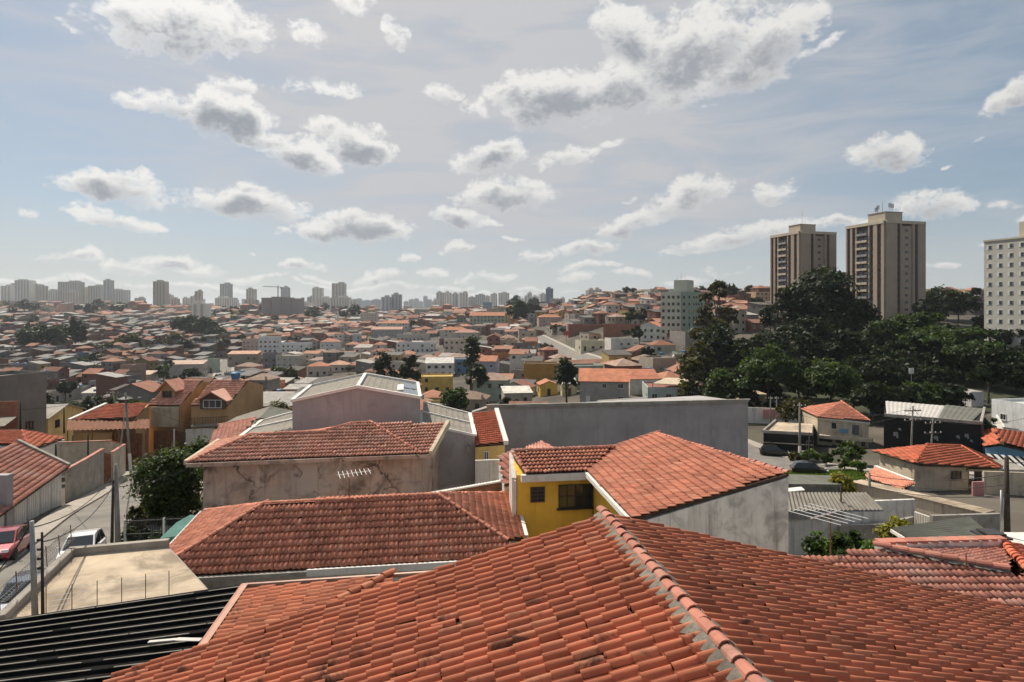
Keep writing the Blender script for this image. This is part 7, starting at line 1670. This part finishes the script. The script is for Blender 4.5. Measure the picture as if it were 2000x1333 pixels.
# ------------------------------------------------------------------ skyline
SKC = [(.62, .60, .56), (.66, .64, .59), (.48, .49, .49), (.50, .44, .40), (.70, .66, .58)]
surf('sky_wall', (1, 1, 1), .9, .06, .03, source='object')
SKY = [(0,20,556,1450,1),(20,34,551,1500,0),(27,56,545,1400,0),(54,72,552,1420,1),(70,86,556,1400,0),(90,112,565,1500,2),(111,153,548,1420,0),(121,146,567,1250,4),(153,170,561,1500,3),(170,196,556,1450,0),(196,203,563,1600,2),(201,216,545,1380,2),(216,244,564,1480,1),(297,321,547,1300,3),(320,334,574,1400,1),(262,278,580,1500,0),(334,346,581,1350,3),(356,368,580,1400,1),(370,384,576,1300,1),(379,392,566,1250,3),(373,402,588,720,4),(429,448,552,1350,2),(418,456,579,1300,1),(480,497,562,1400,0),(474,501,583,1250,3),(548,563,559,1500,2),(608,629,560,1350,1),(600,610,578,1500,2),(619,643,579,1250,4),(646,673,551,1350,0),(646,680,578,1200,4),(680,694,585,1150,1),(590,608,589,1250,1),(688,705,583,2600,2),(706,725,586,2800,2),(726,742,584,2500,2),(745,764,577,1050,2),(763,784,572,1060,2),(788,797,588,3000,2),(798,808,584,3000,2),(808,818,583,3100,2),(818,826,588,3300,2),(826,835,578,2800,2),(836,850,589,3000,2),(852,866,569,1350,0),(866,882,569,1380,0),(882,896,571,1400,2),(895,913,569,1300,1),(846,854,583,1300,4),(913,927,579,1900,3),(927,948,574,1900,2),(948,957,577,2000,3),(957,971,572,1700,0),(974,994,570,1500,1),(995,1003,583,1900,2),(1004,1016,576,1600,2),(1017,1024,582,1700,1),(1025,1032,577,1600,0),(1031,1038,570,1500,1),(1040,1052,577,1600,0),(1053,1067,572,1400,1),(1066,1081,561,1350,5),(1085,1093,584,1700,0),(1094,1104,580,1600,1),(1132,1148,575,1100,3),(1146,1162,563,1050,3),(1160,1175,562,1080,3),(1178,1190,578,1200,1),(1192,1205,582,1300,0),(1250,1260,573,900,2)]
names = {0: 'grey-white', 1: 'pale cream', 2: 'slate grey', 3: 'dusty pink', 4: 'light beige', 5: 'dark blue'}
seen = {}
for i, (x0, x1, yt, D, k) in enumerate(SKY):
    lab = f"{names[k]} high-rise on the {'far hazy' if D > 2400 else 'left' if x0 < 260 else 'centre-left' if x0 < 700 else 'centre' if x0 < 1000 else 'right-centre'} skyline"; seen.setdefault(lab, []).append(i)
def ordn(i): return ['first', 'second', 'third', 'fourth', 'fifth', 'sixth', 'seventh', 'eighth', 'ninth', 'tenth', 'eleventh', 'twelfth'][i] if i < 12 else f'{i+1}th'
SL = {}
for lab, L in seen.items():
    for j, i in enumerate(sorted(L, key=lambda q: SKY[q][0])): SL[i] = lab if len(L) == 1 else f'{lab}, {ordn(j)} of its colour from the left'
rs_ = random.Random(5)
for i, (x0, x1, yt, D, k) in enumerate(SKY):
    a, b = PD(x0, yt, D), PD(x1, yt, D); w_ = b.x-a.x; dp = min(24, max(12, w_*.8)); c = Vector(((a.x+b.x)/2, D+dp/2, 0)); g = TZ(c.x, c.y); zt = a.z; rz = rs_.uniform(-.35, .35); w2 = w_*.92
    t = wthing('highrise', SL[i], 'high-rise', Vector((c.x, c.y, g)), 'high-rise towers along the skyline')
    kk = rs_.uniform(.85, 1.1); col = (.10, .15, .24) if k == 5 else tuple(q*kk for q in SKC[k]); hh = zt-g
    mb = MB(); mb.box((c.x, c.y, (zt-3+g-6)/2), (w2, dp, zt-3-g+6), rz); o = part(t, 'wall', mb, 'sky_wall'); o.color = col+(1,)
    mb = MB(); ox = rs_.uniform(-.2, .2)*w2; mb.box((c.x+ox, c.y, zt-1.6), (w2*.45, dp*.5, 3.2), rz); mb.tube((c.x+ox, c.y, zt), (c.x+ox, c.y, zt+rs_.choice([1, 3, 6])), .15, .1, 5); o = part(t, 'lift_head', mb, 'sky_wall'); o.color = tuple(q*.85 for q in col)+(1,)
    ca, sa = math.cos(rz), math.sin(rz); nst = max(2, int(w2/5))
    for (nx_, ny_, L, off) in ((0, -1, w2, dp/2), (-1 if rz > 0 else 1, 0, dp, w2/2)):
        m = max(1, int(L/5.5))
        for q in range(m):
            s = -L/2+L*(q+.5)/m; lx, ly = (s, -off-.05) if ny_ else (nx_*(off+.05), s)
            px_, py_ = c.x+lx*ca-ly*sa, c.y+lx*sa+ly*ca; mb = MB(); mb.box((px_, py_, (zt-4+g+2)/2), ((L/m*.42, .5, zt-6-g) if ny_ else (.5, L/m*.42, zt-6-g)), rz); o = part(t, 'window_strip', mb, 'sky_wall'); o.color = tuple(q2*.66 for q2 in col)+(1,)
    if D < 1500:
        nf = int(hh/3.)
        mb = MB()
        for q in range(1, min(nf, 30)):
            mb.box((c.x, c.y, zt-3-q*3.), (w2+.5, dp+.5, .5), rz)
        o = part(t, 'floor_bands', mb, 'sky_wall'); o.color = tuple(min(.8, q2*1.05) for q2 in col)+(1,)
# slab under construction with crane
D = 900; a, b = PD(510, 582, D), PD(588, 582, D); g = TZ((a.x+b.x)/2, D); cn_ = wthing('unfinished_building', 'wide netted building under construction with a crane above', 'building', Vector(((a.x+b.x)/2, D, g)))
for seg in range(4):
    x0, x1 = a.x+(b.x-a.x)*(seg/4)+.4, a.x+(b.x-a.x)*((seg+1)/4)-.4; zt = a.z+(0, 1.5, .5, -1)[seg]; mb = MB(); mb.bx(x0, x1, D, D+16, g-6, zt); o = part(cn_, 'wall', mb, 'sky_wall'); o.color = ((.26, .23, .23, 1), (.28, .25, .25, 1))[seg % 2]
    for k in range(11): mb = MB(); mb.bx(x0-.2, x1+.2, D-.5, D, zt-3*k-.5, zt-3*k); o = part(cn_, 'floor_slab', mb, 'sky_wall'); o.color = (.38, .35, .34, 1)
    for k in range(5): xx = x0+(x1-x0)*(k+.5)/5; mb = MB(); mb.bx(xx-.35, xx+.35, D-.6, D+.1, g-4, zt+.5); o = part(cn_, 'column', mb, 'sky_wall'); o.color = (.34, .31, .31, 1)
cr = wthing('tower_crane', 'thin tower crane over the building under construction', 'crane', PD(543, 582, D+8)); b = PD(543, 582, D+8); tp = PD(543, 558, D+8)
mb = MB(); mb.bar(b, tp, 1.2, 1.2); part(cr, 'mast', mb, 'metal_grey'); mb = MB(); j = PD(543, 561, D+8); mb.bar(PD(513, 559.5, D+8), PD(551, 561.5, D+8), .9, .9); part(cr, 'jib', mb, 'metal_grey'); mb = MB(); mb.box(PD(550, 563, D+8), (2.5, 2, 2.2)); part(cr, 'counterweight', mb, 'metal_grey')
mb = MB(); mb.tube(PD(660, 628, 600), PD(660, 608, 600), .9, .7, 10); single('chimney_stack', mb, 'white_wall', 'slim white chimney on the left rise below the towers', 'chimney')
# hazy city floor far behind
V, Q, CV = [], [], []
for _ in range(900):
    D = rs_.uniform(1500, 6500); x = rs_.uniform(-.84, .45)*D; w_ = rs_.uniform(9, 22); h = rs_.choice([6, 8, 12, 20, 35, 50]) if D > 2200 else rs_.choice([6, 8, 10, 14]); g = TZ(x, D); m = MB(); m.box((x, D, g+h/2-3), (w_, w_, h+6), rs_.uniform(-.5, .5)); o = len(V); V += m.v; Q += [tuple(i+o for i in f) for f in m.f]; c = rs_.uniform(.22, .5); CV += [(c, c*.95, c*.9, 1)]*8
me = bpy.data.meshes.new('far_city'); me.from_pydata(V, [], Q); me.materials.append(MAT['wall_attr']); ca_ = me.color_attributes.new('Col', 'FLOAT_COLOR', 'POINT'); ca_.data.foreach_set('color', np.array(CV, np.float32).ravel()); me.update()
o = link('far_city', me); o['kind'] = 'stuff'; o['label'] = 'hazy mass of far city buildings along the horizon'; o['category'] = 'buildings'

# ------------------------------------------------------------------ haze
mb = MB(); mb.bx(-9400, 9400, -9400, 9400, -75, 135)
m = bpy.data.materials.new('haze'); m.use_nodes = True; m.node_tree.nodes.clear(); MAT['haze'] = m
pv = m.node_tree.nodes.new('ShaderNodeVolumePrincipled'); oo = m.node_tree.nodes.new('ShaderNodeOutputMaterial'); m.node_tree.links.new(pv.outputs[0], oo.inputs['Volume'])
pv.inputs['Color'].default_value = (.84, .90, .96, 1); pv.inputs['Density'].default_value = HAZE; pv.inputs['Anisotropy'].default_value = .35
o = link('haze', mb.mesh('haze', 'haze')); o['kind'] = 'stuff'
